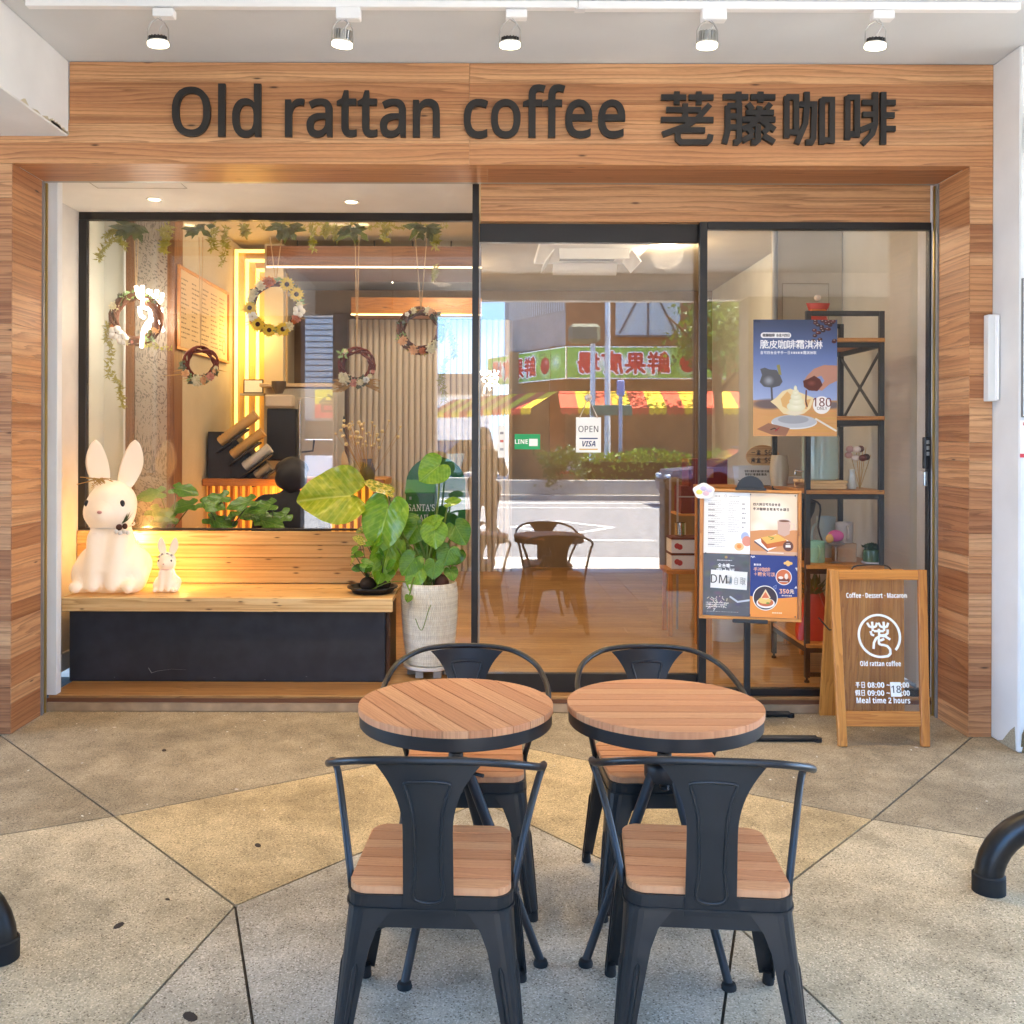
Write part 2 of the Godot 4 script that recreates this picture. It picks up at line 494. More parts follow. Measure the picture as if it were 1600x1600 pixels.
func sheet(w: float, h: float, th := 0.0015) -> MB:
	# a thin printed board: print on the +z face, centre at origin
	var m := MB.new()
	m.quad(Vector3(-w / 2, -h / 2, th), Vector3(w / 2, -h / 2, th), Vector3(w / 2, h / 2, th), Vector3(-w / 2, h / 2, th), Vector3(0, 0, 1))
	var z := Vector2(0.5, 0.003)
	var e := [z, z, z, z]
	m.quad(Vector3(-w / 2, -h / 2, 0), Vector3(w / 2, -h / 2, 0), Vector3(w / 2, h / 2, 0), Vector3(-w / 2, h / 2, 0), Vector3(0, 0, -1), e)
	for s in [-1.0, 1.0]:
		m.quad(Vector3(s * w / 2, -h / 2, 0), Vector3(s * w / 2, -h / 2, th), Vector3(s * w / 2, h / 2, th), Vector3(s * w / 2, h / 2, 0), Vector3(s, 0, 0), e)
		m.quad(Vector3(-w / 2, s * h / 2, 0), Vector3(-w / 2, s * h / 2, th), Vector3(w / 2, s * h / 2, th), Vector3(w / 2, s * h / 2, 0), Vector3(0, s, 0), e)
	return m

# ---------- bodies as one skin: tapered capsules joined by a smooth minimum, meshed as surface nets ----------
func flesh(bones: Array, cell: float, k: float) -> MB:
	var lo := Vector3.ONE * 1e9
	var hi := -lo
	for b in bones:
		var r := maxf(b[2], b[3]) + cell * 3.0
		lo = lo.min(b[0] - Vector3.ONE * r).min(b[1] - Vector3.ONE * r)
		hi = hi.max(b[0] + Vector3.ONE * r).max(b[1] + Vector3.ONE * r)
	var nx := int((hi.x - lo.x) / cell) + 2
	var ny := int((hi.y - lo.y) / cell) + 2
	var nz := int((hi.z - lo.z) / cell) + 2
	var f := PackedFloat32Array()
	f.resize(nx * ny * nz)
	f.fill(1.0)
	for b in bones:
		var r := maxf(b[2], b[3]) + maxf(k, cell * 2.5) + cell
		var i0: Vector3 = (b[0].min(b[1]) - Vector3.ONE * r - lo) / cell
		var i1: Vector3 = (b[0].max(b[1]) + Vector3.ONE * r - lo) / cell
		var ab: Vector3 = b[1] - b[0]
		var l2 := maxf(ab.length_squared(), 1e-9)
		for z in range(maxi(0, int(i0.z)), mini(nz, int(i1.z) + 1)):
			for y in range(maxi(0, int(i0.y)), mini(ny, int(i1.y) + 1)):
				for x in range(maxi(0, int(i0.x)), mini(nx, int(i1.x) + 1)):
					var p := lo + Vector3(x, y, z) * cell
					var t := clampf((p - b[0]).dot(ab) / l2, 0.0, 1.0)
					var d: float = (p - b[0] - ab * t).length() - lerpf(b[2], b[3], t)
					var id := (z * ny + y) * nx + x
					var o := f[id]
					var hh := maxf(k - absf(o - d), 0.0) / k
					f[id] = minf(o, d) - hh * hh * k * 0.25
	var m := MB.new()
	var vid := {}
	var pts := []
	var nor := []
	var C := [0, 1, nx, nx + 1, nx * ny, nx * ny + 1, nx * ny + nx, nx * ny + nx + 1]
	var O := [Vector3(0, 0, 0), Vector3(1, 0, 0), Vector3(0, 1, 0), Vector3(1, 1, 0), Vector3(0, 0, 1), Vector3(1, 0, 1), Vector3(0, 1, 1), Vector3(1, 1, 1)]
	var E := [[0, 1], [2, 3], [4, 5], [6, 7], [0, 2], [1, 3], [4, 6], [5, 7], [0, 4], [1, 5], [2, 6], [3, 7]]
	for z in nz - 1:
		for y in ny - 1:
			for x in nx - 1:
				var id := (z * ny + y) * nx + x
				var s0 := f[id] < 0.0
				var mixed := false
				for q in range(1, 8):
					if (f[id + C[q]] < 0.0) != s0:
						mixed = true
						break
				if not mixed:
					continue
				var sum := Vector3.ZERO
				var cnt := 0
				for e in E:
					var a := f[id + C[e[0]]]; var bb := f[id + C[e[1]]]
					if (a < 0.0) != (bb < 0.0):
						sum += O[e[0]].lerp(O[e[1]], a / (a - bb)); cnt += 1
				vid[id] = pts.size()
				pts.append(lo + (Vector3(x, y, z) + sum / cnt) * cell)
				var g := Vector3(f[id + 1] + f[id + C[3]] + f[id + C[5]] + f[id + C[7]] - f[id] - f[id + C[2]] - f[id + C[4]] - f[id + C[6]], f[id + C[2]] + f[id + C[3]] + f[id + C[6]] + f[id + C[7]] - f[id] - f[id + 1] - f[id + C[4]] - f[id + C[5]], f[id + C[4]] + f[id + C[5]] + f[id + C[6]] + f[id + C[7]] - f[id] - f[id + 1] - f[id + C[2]] - f[id + C[3]])
				nor.append(g.normalized())
	var S := [1, nx, nx * ny]
	for id in vid:
		for a in 3:
			var b := (a + 1) % 3
			var c := (a + 2) % 3
			if (f[id] < 0.0) == (f[id + S[a]] < 0.0):
				continue
			if vid.has(id - S[b]) and vid.has(id - S[c]) and vid.has(id - S[b] - S[c]):
				var q := [vid[id], vid[id - S[b]], vid[id - S[b] - S[c]], vid[id - S[c]]]
				m.tri(pts[q[0]], pts[q[1]], pts[q[2]], nor[q[0]], nor[q[1]], nor[q[2]])
				m.tri(pts[q[0]], pts[q[2]], pts[q[3]], nor[q[0]], nor[q[2]], nor[q[3]])
	return m

# ---------- materials ----------
func make_materials():
	var facade := wood_tex(1024, 640, 3, rgb(220, 174, 130), rgb(197, 145, 103), rgb(130, 88, 58), 19.0, 0.7, 0.2, 4)
	M.clad = []
	for c in [rgb(255, 250, 242), rgb(232, 214, 198), rgb(248, 234, 218), rgb(214, 190, 172)]:
		M.clad.append(wood(facade, c, 0.42, Vector2(1 / 2.2, 1 / 0.62)))
	M.clad_end = wood(facade, rgb(150, 122, 100), 0.45, Vector2(1 / 2.2, 1 / 0.62))
	var pine := wood_tex(1024, 512, 21, rgb(240, 210, 156), rgb(230, 192, 134), rgb(172, 118, 62), 12.0, 0.8, 0.10, 34)
	M.pine = []
	for c in [rgb(255, 250, 244), rgb(244, 234, 222), rgb(250, 240, 228)]:
		M.pine.append(wood(pine, c, 0.5, Vector2(1 / 1.9, 1 / 0.55)))
	var wpc := wood_tex(512, 512, 33, rgb(226, 168, 122), rgb(214, 154, 108), rgb(188, 124, 82), 30.0, 0.4, 0.35)
	M.slat = []
	for c in [rgb(255, 246, 238), rgb(246, 232, 222), rgb(255, 252, 246), rgb(238, 222, 210)]:
		M.slat.append(wood(wpc, c, 0.55, Vector2(1.6, 2.4)))
	var honey := wood_tex(512, 512, 45, rgb(216, 158, 84), rgb(202, 140, 66), rgb(158, 96, 40), 9.0, 1.4, 0.15, 3)
	M.honey = []
	for c in [rgb(255, 246, 236), rgb(238, 220, 204), rgb(252, 236, 216)]:
		M.honey.append(wood(honey, c, 0.4, Vector2(1 / 1.0, 1 / 0.4)))
	var oak := wood_tex(512, 512, 57, rgb(204, 168, 116), rgb(182, 144, 94), rgb(120, 88, 52), 14.0, 1.0, 0.25)
	M.oak = []
	for c in [rgb(255, 244, 232), rgb(232, 214, 198), rgb(244, 230, 214)]:
		M.oak.append(wood(oak, c, 0.38, Vector2(1 / 1.5, 1 / 0.5)))
	M.walnut = wood(oak, rgb(170, 140, 120), 0.45, Vector2(1 / 1.5, 1 / 0.5))
	# exposed aggregate paving
	var g1 := noise(71, 0.27, 1)
	g1.noise_type = FastNoiseLite.TYPE_CELLULAR
	g1.cellular_return_type = FastNoiseLite.RETURN_CELL_VALUE
	var g3 := noise(73, 0.5, 2)
	var g2 := noise(72, 0.005, 2)
	var agg := img_tex(1024, 1024, func(x: int, y: int):
		var a := g1.get_noise_2d(x, y)
		var st := g2.get_noise_2d(x, y)
		var v := 0.82 + a * 0.09 + st * 0.07 + g3.get_noise_2d(x, y) * 0.09
		var c := Color(v, v * 0.965, v * 0.89)
		if a > 0.80:
			c = c.lerp(Color(0.99, 0.97, 0.93), 0.8)
		elif a < -0.90:
			c = c.lerp(Color(0.34, 0.28, 0.21), 0.5)
		return c)
	var hm := img_tex(512, 512, func(x: int, y: int):
		var a := 0.5 + g1.get_noise_2d(x * 2, y * 2) * 0.3 + g3.get_noise_2d(x * 2, y * 2) * 0.2
		return Color(a, a, a))
	var sn := noise(77, 0.013, 4)
	var sn2 := noise(78, 0.05, 3)
	var stain := img_tex(384, 384, func(x: int, y: int):
		# seamless by mirroring; broad worn and dirty patches
		var mx := absf(x - 192.0); var my := absf(y - 192.0)
		var v := 0.95 + sn.get_noise_2d(mx, my) * 0.17 + sn2.get_noise_2d(mx, my) * 0.08
		v = clampf(v, 0.7, 1.0)
		return Color(v, v * lerpf(0.95, 1.0, v), v * lerpf(0.86, 1.0, v)))
	M.paving = []
	for c in [rgb(200, 188, 168), rgb(234, 214, 176), rgb(238, 225, 200), rgb(232, 223, 208), rgb(228, 223, 215)]:
		var m := mat(c, 0.75)
		m.albedo_texture = agg
		m.uv1_triplanar = true; m.uv1_world_triplanar = true; m.uv1_scale = Vector3.ONE * 0.9
		m.heightmap_enabled = true; m.heightmap_texture = hm; m.heightmap_scale = 0.10
		m.detail_enabled = true; m.detail_albedo = stain; m.detail_blend_mode = BaseMaterial3D.BLEND_MODE_MUL
		m.detail_uv_layer = BaseMaterial3D.DETAIL_UV_2
		m.uv2_triplanar = true; m.uv2_world_triplanar = true; m.uv2_scale = Vector3.ONE * 0.27; m.uv2_offset = Vector3(0.31, 0.2, 0.12)
		M.paving.append(m)
	M.grout = speckle(mat(rgb(84, 74, 60), 0.9), 0.4, 0.06, 1.5)
	M.white = speckle(mat(rgb(234, 235, 234), 0.75), 0.05, 0.02, 0.4)
	M.ceil = speckle(mat(rgb(224, 228, 230), 0.85), 0.05, 0.012, 0.25)
	M.plaster = speckle(mat(rgb(222, 217, 210), 0.8), 0.07, 0.02, 0.5)
	M.beige = speckle(mat(rgb(194, 182, 156), 0.8), 0.06, 0.02, 0.4)
	M.sage = speckle(mat(rgb(214, 214, 202), 0.8), 0.05, 0.02, 0.4)
	M.stain = mat(rgb(150, 128, 88), 0.95)
	M.black = mat(rgb(34, 34, 36), 0.42, 0.0, 0.5)         # powder-coated metal
	M.chair = speckle(mat(rgb(37, 38, 40), 0.36, 0.0, 0.5), 0.22, 0.02, 1.6)
	M.frame = mat(rgb(34, 32, 32), 0.4)
	M.rubber = mat(rgb(24, 24, 24), 0.7)
	M.navy = speckle(mat(rgb(52, 55, 64), 0.42), 0.18, 0.02, 1.2)
	M.steel = mat(rgb(190, 190, 188), 0.32, 0.9)
	M.alu = mat(rgb(168, 168, 166), 0.42, 0.6)
	M.gold = mat(rgb(190, 160, 92), 0.3, 0.8)
	M.chrome = mat(rgb(215, 215, 215), 0.12, 1.0)
	M.letter = mat(rgb(34, 31, 29), 0.5)
	var g := mat(Color(0.9, 0.95, 0.93, 0.0), 0.0, 0.0, 0.5)
	g.transparency = BaseMaterial3D.TRANSPARENCY_ALPHA
	g.cull_mode = BaseMaterial3D.CULL_DISABLED
	M.pane = g
	var cl := mat(Color(0.95, 0.97, 0.97, 0.03), 0.03)
	cl.transparency = BaseMaterial3D.TRANSPARENCY_ALPHA
	M.clear = cl
	M.sheet_white = mat(rgb(238, 238, 234), 0.5)
	M.ink = mat(rgb(40, 40, 46), 0.6)
	M.print_white = mat(rgb(244, 243, 238), 0.6)
	M.soil = mat(rgb(46, 34, 26), 0.95)
	M.asphalt = speckle(mat(rgb(138, 137, 136), 0.9), 0.22, 0.05, 0.35)
	M.paint = mat(rgb(224, 222, 214), 0.8)
	M.concrete = speckle(mat(rgb(176, 170, 160), 0.9), 0.15, 0.03, 0.4)
	M.green_leaf = leafy(rgb(58, 92, 34)); M.dark_leaf = leafy(rgb(34, 62, 36)); M.fern = leafy(rgb(150, 140, 44)); M.lime_leaf = leafy(rgb(104, 130, 44))
	M.twig = mat(rgb(98, 54, 30), 0.85)
	M.red_twig = mat(rgb(112, 44, 28), 0.85)
	M.straw = mat(rgb(188, 150, 88), 0.85)
	M.cord = mat(rgb(190, 160, 120), 0.9)
	M.fl = [mat(rgb(212, 204, 190), 0.7), mat(rgb(204, 195, 180), 0.7)]


func leafy(c: Color) -> StandardMaterial3D:
	var m := mat(c, 0.5)
	m.cull_mode = BaseMaterial3D.CULL_DISABLED
	m.backlight_enabled = true
	m.backlight = Color(0.35, 0.4, 0.12)
	return m

func lamp(pos: Vector3, c: Color, e: float, size: float, parent: Node = self):
	var l := OmniLight3D.new()
	l.name = "lamp_light"
	l.light_color = c; l.light_energy = e; l.light_size = size; l.omni_range = 12.0; l.omni_attenuation = 2.0; l.shadow_enabled = true
	parent.add_child(l, true)
	l.position = pos

func beam_light(pos: Vector3, c: Color, e: float, angle: float, size: float, parent: Node, dir := Vector3(-90, 0, 0)):
	var l := SpotLight3D.new()
	l.name = "lamp_light"
	l.light_color = c; l.light_energy = e; l.light_size = size; l.spot_range = 14.0; l.spot_attenuation = 2.0; l.spot_angle = angle; l.shadow_enabled = true
	parent.add_child(l, true)
	l.position = pos
	l.rotation_degrees = dir

# ---------- the arcade ----------
func build_arcade():
	# floor: paving slabs with recessed joints; points are (x, depth)
	var P := {"A": Vector2(0.05, 4.97), "B": Vector2(0.0, 4.14), "C": Vector2(-0.819, 3.21), "D": Vector2(-1.51, 3.966), "E": Vector2(1.6, 3.958), "F": Vector2(0.815, 3.10),
		"L": Vector2(-2.6, 5.13), "R": Vector2(2.6, 5.1), "L2": Vector2(-5.5, 1.9), "R2": Vector2(5.5, 2.0)}
	var slabs := [
		[PackedVector2Array([P.L, P.D, P.A, P.E, P.R, Vector2(2.6, 5.5), Vector2(-2.6, 5.5)]), 0],
		[PackedVector2Array([P.L, Vector2(-5.5, 5.13), P.L2, P.D]), 0],
		[PackedVector2Array([P.R, P.E, P.R2, Vector2(5.5, 5.1)]), 0],
		[PackedVector2Array([P.D, P.C, P.B, P.F, P.E, P.A]), 1],
		[PackedVector2Array([P.D, P.L2, Vector2(-5.5, 2.0), Vector2(-1.04, 2.0), P.C]), 2],
		[PackedVector2Array([P.E, P.F, Vector2(1.12, 2.0), Vector2(5.5, 2.0)]), 2],
		[PackedVector2Array([P.C, Vector2(-1.04, 2.0), Vector2(-0.42, 2.0)]), 3],
		[PackedVector2Array([P.F, Vector2(0.45, 2.0), Vector2(1.12, 2.0)]), 3],
		[PackedVector2Array([P.C, Vector2(-0.42, 2.0), Vector2(0.45, 2.0), P.F, P.B]), 4],
	]
	var fl := struct("arcade_floor", span(-9, 9, -0.3, -0.008, -0.05, 6.3), M.grout)
	for s in slabs:
		var inset := Geometry2D.offset_polygon(s[0], -0.0045)
		for q in inset:
			var m := MB.new()
			m.prism(q, -0.05, 0.0, Transform3D(Basis(Vector3(1, 0, 0), Vector3(0, 0, -1), Vector3(0, 1, 0)), Vector3.ZERO))
			obj("paving_slab", m, M.paving[s[1]], fl)
	for i in 16:   # narrow tiles along the open side, seen only in the glass
		var x := -2.0 + i * 0.25
		obj("paving_tile", span(x + 0.004, x + 0.246, -0.05, 0.0, 0.0, 1.99, 0.003), M.paving[4 if i % 2 else 3], fl)
	obj("paving_tile", span(-9, -2.0, -0.05, 0.0, 0.0, 1.99, 0.003), M.paving[3], fl)
	obj("paving_tile", span(2.0, 9, -0.05, 0.0, 0.0, 1.99, 0.003), M.paving[3], fl)
	var spots := thing("chewing_gum_spots", "dark flattened gum spots on the pale paving left of the chairs", "stain")
	for q in [[188, 1448, 0.016], [405, 1322, 0.014], [264, 1407, 0.007], [258, 1174, 0.014], [300, 1590, 0.02]]:
		var d: float = FOC * EYE / (q[1] - PY)
		var m := MB.new()
		m.lathe([Vector2(q[2], 0.0), Vector2(q[2] * 0.9, 0.0022), Vector2(0.0001, 0.003)], 9, at(q[0], q[1], d), Basis(Vector3.UP, rng.randf() * 3.0), Vector2(1.4, 0.8))
		obj("spot", m, mat(rgb(62, 50, 40), 0.9), spots)
	var chips := MB.new()
	for k in 90:
		var x := rng.randf_range(-2.4, 2.5); var dd := 5.46 - pow(rng.randf(), 2.0) * 1.6
		var r := rng.randf_range(0.002, 0.006)
		chips.lathe([Vector2(r, 0.0), Vector2(r * 0.8, 0.0018), Vector2(0.0001, 0.0024)], 5, Vector3(x, 0.0, -dd), Basis(Vector3.UP, rng.randf() * 3.0), Vector2(rng.randf_range(0.8, 2.2), 0.8))
	var cho := obj("paving_grit", chips, mat(rgb(226, 220, 206), 0.9))
	tag(cho, "pale grit and flecks scattered on the paving near the step", "grit", "", "stuff")
	# ceiling, beams, upper storeys
	struct("arcade_ceiling", span(-9, 9, 3.52, 3.82, -0.3, 6.0), M.ceil)
	var up := thing("upper_storeys", "pale rendered upper floors above the arcade ceiling", "building")
	obj("wall", span(-9, 9, 3.83, 10.0, -0.45, 14.0), M.plaster, up)
	var be := thing("ceiling_beam", "white stained beam crossing the arcade ceiling at the upper left corner", "beam")
	obj("beam", span(-3.6, -2.17, 3.125, 3.519, 0.2, 5.048, 0.006), M.white, be)
	var stn := MB.new()
	for i in 16:
		var d := 5.04 - pow(rng.randf(), 1.8) * 1.6
		var hh := 0.006 + rng.randf() * 0.02
		stn.prism(PackedVector2Array([Vector2(-0.02 - rng.randf() * 0.03, 0), Vector2(0.02 + rng.randf() * 0.05, 0), Vector2(0.012, hh * 0.7), Vector2(-0.008, hh)]), 0.0, 0.0012, Transform3D(Basis(Vector3(0, 0, 1), Vector3(0, 1, 0), Vector3(1, 0, 0)), Vector3(-2.17, 3.132, -d)))
	obj("stain", stn, mat(rgb(200, 190, 164), 0.95), be)
	var eb := thing("street_beam", "plain beam along the open street side of the arcade", "beam")
	obj("beam", span(-9, 9, 3.2, 3.82, -0.45, -0.305, 0.01), M.plaster, eb)
	# side walls of the neighbouring units
	struct("arcade_side_wall", span(-9.3, -3.2, 0, 3.52, 5.06, 5.3), M.plaster)
	# right pillar
	var pl := thing("white_pillar", "white plastered pillar at the right edge, chipped at its foot", "pillar")
	obj("shaft", span(2.662, 4.2, 0.0, 3.519, 4.80, 5.6, 0.008), M.white, pl)
	var ch := MB.new()
	for q in [[-0.05, 0.0, 0.1, 0.055], [-0.055, 0.03, 0.06, 0.10], [0.0, 0.0, 0.14, 0.045]]:
		ch.prism(PackedVector2Array([Vector2(q[0], q[1]), Vector2(q[0] + q[2], q[1]), Vector2(q[0] + q[2] * 0.8, q[1] + q[3] * 0.6), Vector2(q[0] + q[2] * 0.35, q[1] + q[3]), Vector2(q[0] + 0.005, q[1] + q[3] * 0.6)]), 0.0, 0.004, Transform3D(Basis(), Vector3(2.73, 0.002, -4.8)))
	obj("chipped_render", ch, speckle(mat(rgb(150, 130, 92), 0.95), 0.4, 0.1, 3.0), pl)
	var ch2 := MB.new()
	ch2.prism(PackedVector2Array([Vector2(-0.02, 0), Vector2(0.16, 0), Vector2(0.1, 0.02), Vector2(0.03, 0.09), Vector2(-0.01, 0.12)]), 0.0, 0.003, Transform3D(Basis(Vector3(0, 0, -1), Vector3(0, 1, 0), Vector3(1, 0, 0)), Vector3(2.659, 0.002, -4.84)))
	obj("chipped_render", ch2, speckle(mat(rgb(196, 184, 158), 0.95), 0.3, 0.1, 3.0), pl)
	var bxm := thing("white_wall_box", "narrow white metal box fixed to the side of the pillar", "box")
	obj("box_body", span(2.612, 2.658, 1.756, 2.205, 5.0, 5.048, 0.003), M.white, bxm)
	obj("cover_edge", span(2.644, 2.656, 1.76, 2.20, 4.972, 4.999, 0.003), mat(rgb(250, 250, 250), 0.4), bxm)
	var fr := thing("wall_noticeboard", "white noticeboard with thin dark edge on the right pillar", "noticeboard")
	obj("board", span(2.672, 3.3, 1.674, 2.353, 4.785, 4.799, 0.002), mat(rgb(245, 245, 245), 0.5), fr)
	for q in [[2.6695, 2.6715, 1.67, 2.357], [2.672, 3.3, 1.668, 1.6735], [2.672, 3.3, 2.354, 2.356]]:
		obj("edge", span(q[0], q[1], q[2], q[3], 4.782, 4.798), mat(rgb(120, 120, 122), 0.4), fr)
	var cv := Canvas.new(256, 256, rgb(250, 240, 232))
	for i in 9:
		write(cv, "四台自日平"[i % 5], 14 + i * 27, 14, 22, 1.6, rgb(205, 60, 70), 1.0)
	for i in 16:
		cv.rect(20 + i * 14, 48, 30 + i * 14, 56, rgb(70, 60, 60))
	cv.oval(128, 130, 66, 66, rgb(200, 60, 70)); cv.oval(128, 130, 55, 55, rgb(250, 240, 232))
	cv.line([Vector2(86, 92), Vector2(170, 168)], 6, rgb(200, 60, 70))
	cv.rect(92, 122, 160, 136, rgb(60, 56, 56))
	for i in 9:
		cv.rect(34 + i * 22, 208, 46 + i * 22, 218, rgb(80, 60, 60))
	cv.rect(0, 230, 256, 256, rgb(222, 70, 82))
	var ns := sheet(0.26, 0.185)
	var no := obj("no_smoking_sign", ns, print_mat(cv.tex()))
	no.position = Vector3(2.66 + 0.135, 1.561, -4.799)
	tag(no, "small no-smoking notice with red band under the noticeboard", "sign")
	var bl := obj("black_wall_fitting", span(2.69, 2.80, 2.98, 3.16, 4.70, 4.799, 0.01), M.black)
	tag(bl, "black fitting high on the right pillar, cut by the photo edge", "wall lamp")

func build_cladding():
	var c := thing("timber_cladding", "wood-grain boards framing the shopfront opening", "cladding")
	var rows := [3.516, 3.412, 3.30, 3.195, 3.094, 2.985]
	for i in 5:
		var x0 := -2.168 if i < 3 else -3.2
		var k := 0
		for q in [[x0, -0.0785], [-0.0775, 2.66]]:
			var m := span(q[0], q[1], rows[i + 1] + 0.0004, rows[i] - 0.0004, 5.05, 5.13, 0.0008, Vector2(rng.randf() * 3, rng.randf() * 3))
			obj("fascia_board", m, M.clad[[0, 1, 2, 0, 2][i]], c)
			k += 1
	for s in [0, 1]:
		var y := 0.002
		var k := 0
		while y < 2.98:
			var h := minf(rng.randf_range(0.07, 0.17), 2.984 - y)
			if 2.984 - y - h < 0.05:
				h = 2.984 - y
			var m := span(-3.2, -2.467, y + 0.0005, y + h - 0.0005, 5.05, 5.13, 0.0008, ruv()) if s == 0 else span(2.541, 2.66, y + 0.0005, y + h - 0.0005, 5.05, 5.13, 0.0008, ruv(), 0)
			obj("jamb_board", m, M.clad[rng.randi() % 4], c)
			var m2 := span(-2.4665, -2.463, y + 0.0005, y + h - 0.0005, 5.0495, 5.385, 0.0006, ruv(), 2) if s == 0 else span(2.537, 2.5405, y + 0.0005, y + h - 0.0005, 5.0495, 5.385, 0.0006, ruv(), 2)
			obj("reveal_board", m2, M.clad[rng.randi() % 4], c)
			y += h
			k += 1
	obj("soffit_board", span(-2.462, 0.02, 2.985, 3.06, 5.1305, 5.40, 0.001, ruv()), M.clad[1], c)
	obj("soffit_board", span(0.021, 2.536, 2.985, 3.06, 5.1305, 5.40, 0.001, ruv()), M.clad[3], c)
	# black raised lettering
	var s := thing("shop_sign_lettering", "raised black Latin and Chinese letters on the wooden fascia", "sign")
	var f := SystemFont.new()
	f.font_names = PackedStringArray(["Droid Sans"])
	var fv := FontVariation.new()
	fv.base_font = f
	fv.variation_embolden = 0.42
	var word := "Old rattan coffee"
	var x0 := (262.0 - PX) / FOC * 5.03
	var x1 := (977.0 - PX) / FOC * 5.03
	var tot := f.get_string_size(word, 0, -1, 64).x
	var px := 0.247 / (64.0 * 0.714)
	var sq := (x1 - x0) / (tot * px)
	var base := EYE - (215.0 - PY) / FOC * 5.03
	for i in word.length():
		if word[i] == " ":
			continue
		var tm := TextMesh.new()
		tm.font = fv; tm.text = word[i]; tm.font_size = 64; tm.pixel_size = px; tm.depth = 0.02; tm.curve_step = 1.0
		tm.horizontal_alignment = HORIZONTAL_ALIGNMENT_LEFT; tm.vertical_alignment = VERTICAL_ALIGNMENT_BOTTOM
		var o := obj("letter", tm, M.letter, s)
		o.scale = Vector3(sq, 1, 1)
		var de := f.get_descent(64) * px
		o.position = Vector3(x0 + f.get_string_size(word.substr(0, i), 0, -1, 64).x * px * sq, base - de, -5.03)
	var cx := [1072.0, 1168.5, 1262.5, 1357.5]
	var i := 0
	for ch in "荖藤咖啡":
		var m := glyph_solid(strokes(GL[ch]), 0.0145, Vector2(0.272 if i < 2 else 0.262, 0.272), 0.02)
		var o := obj("letter", m, M.letter, s)
		o.position = Vector3((cx[i] - PX) / FOC * 5.03, EYE - (183.5 - PY) / FOC * 5.03, -5.04)
		i += 1

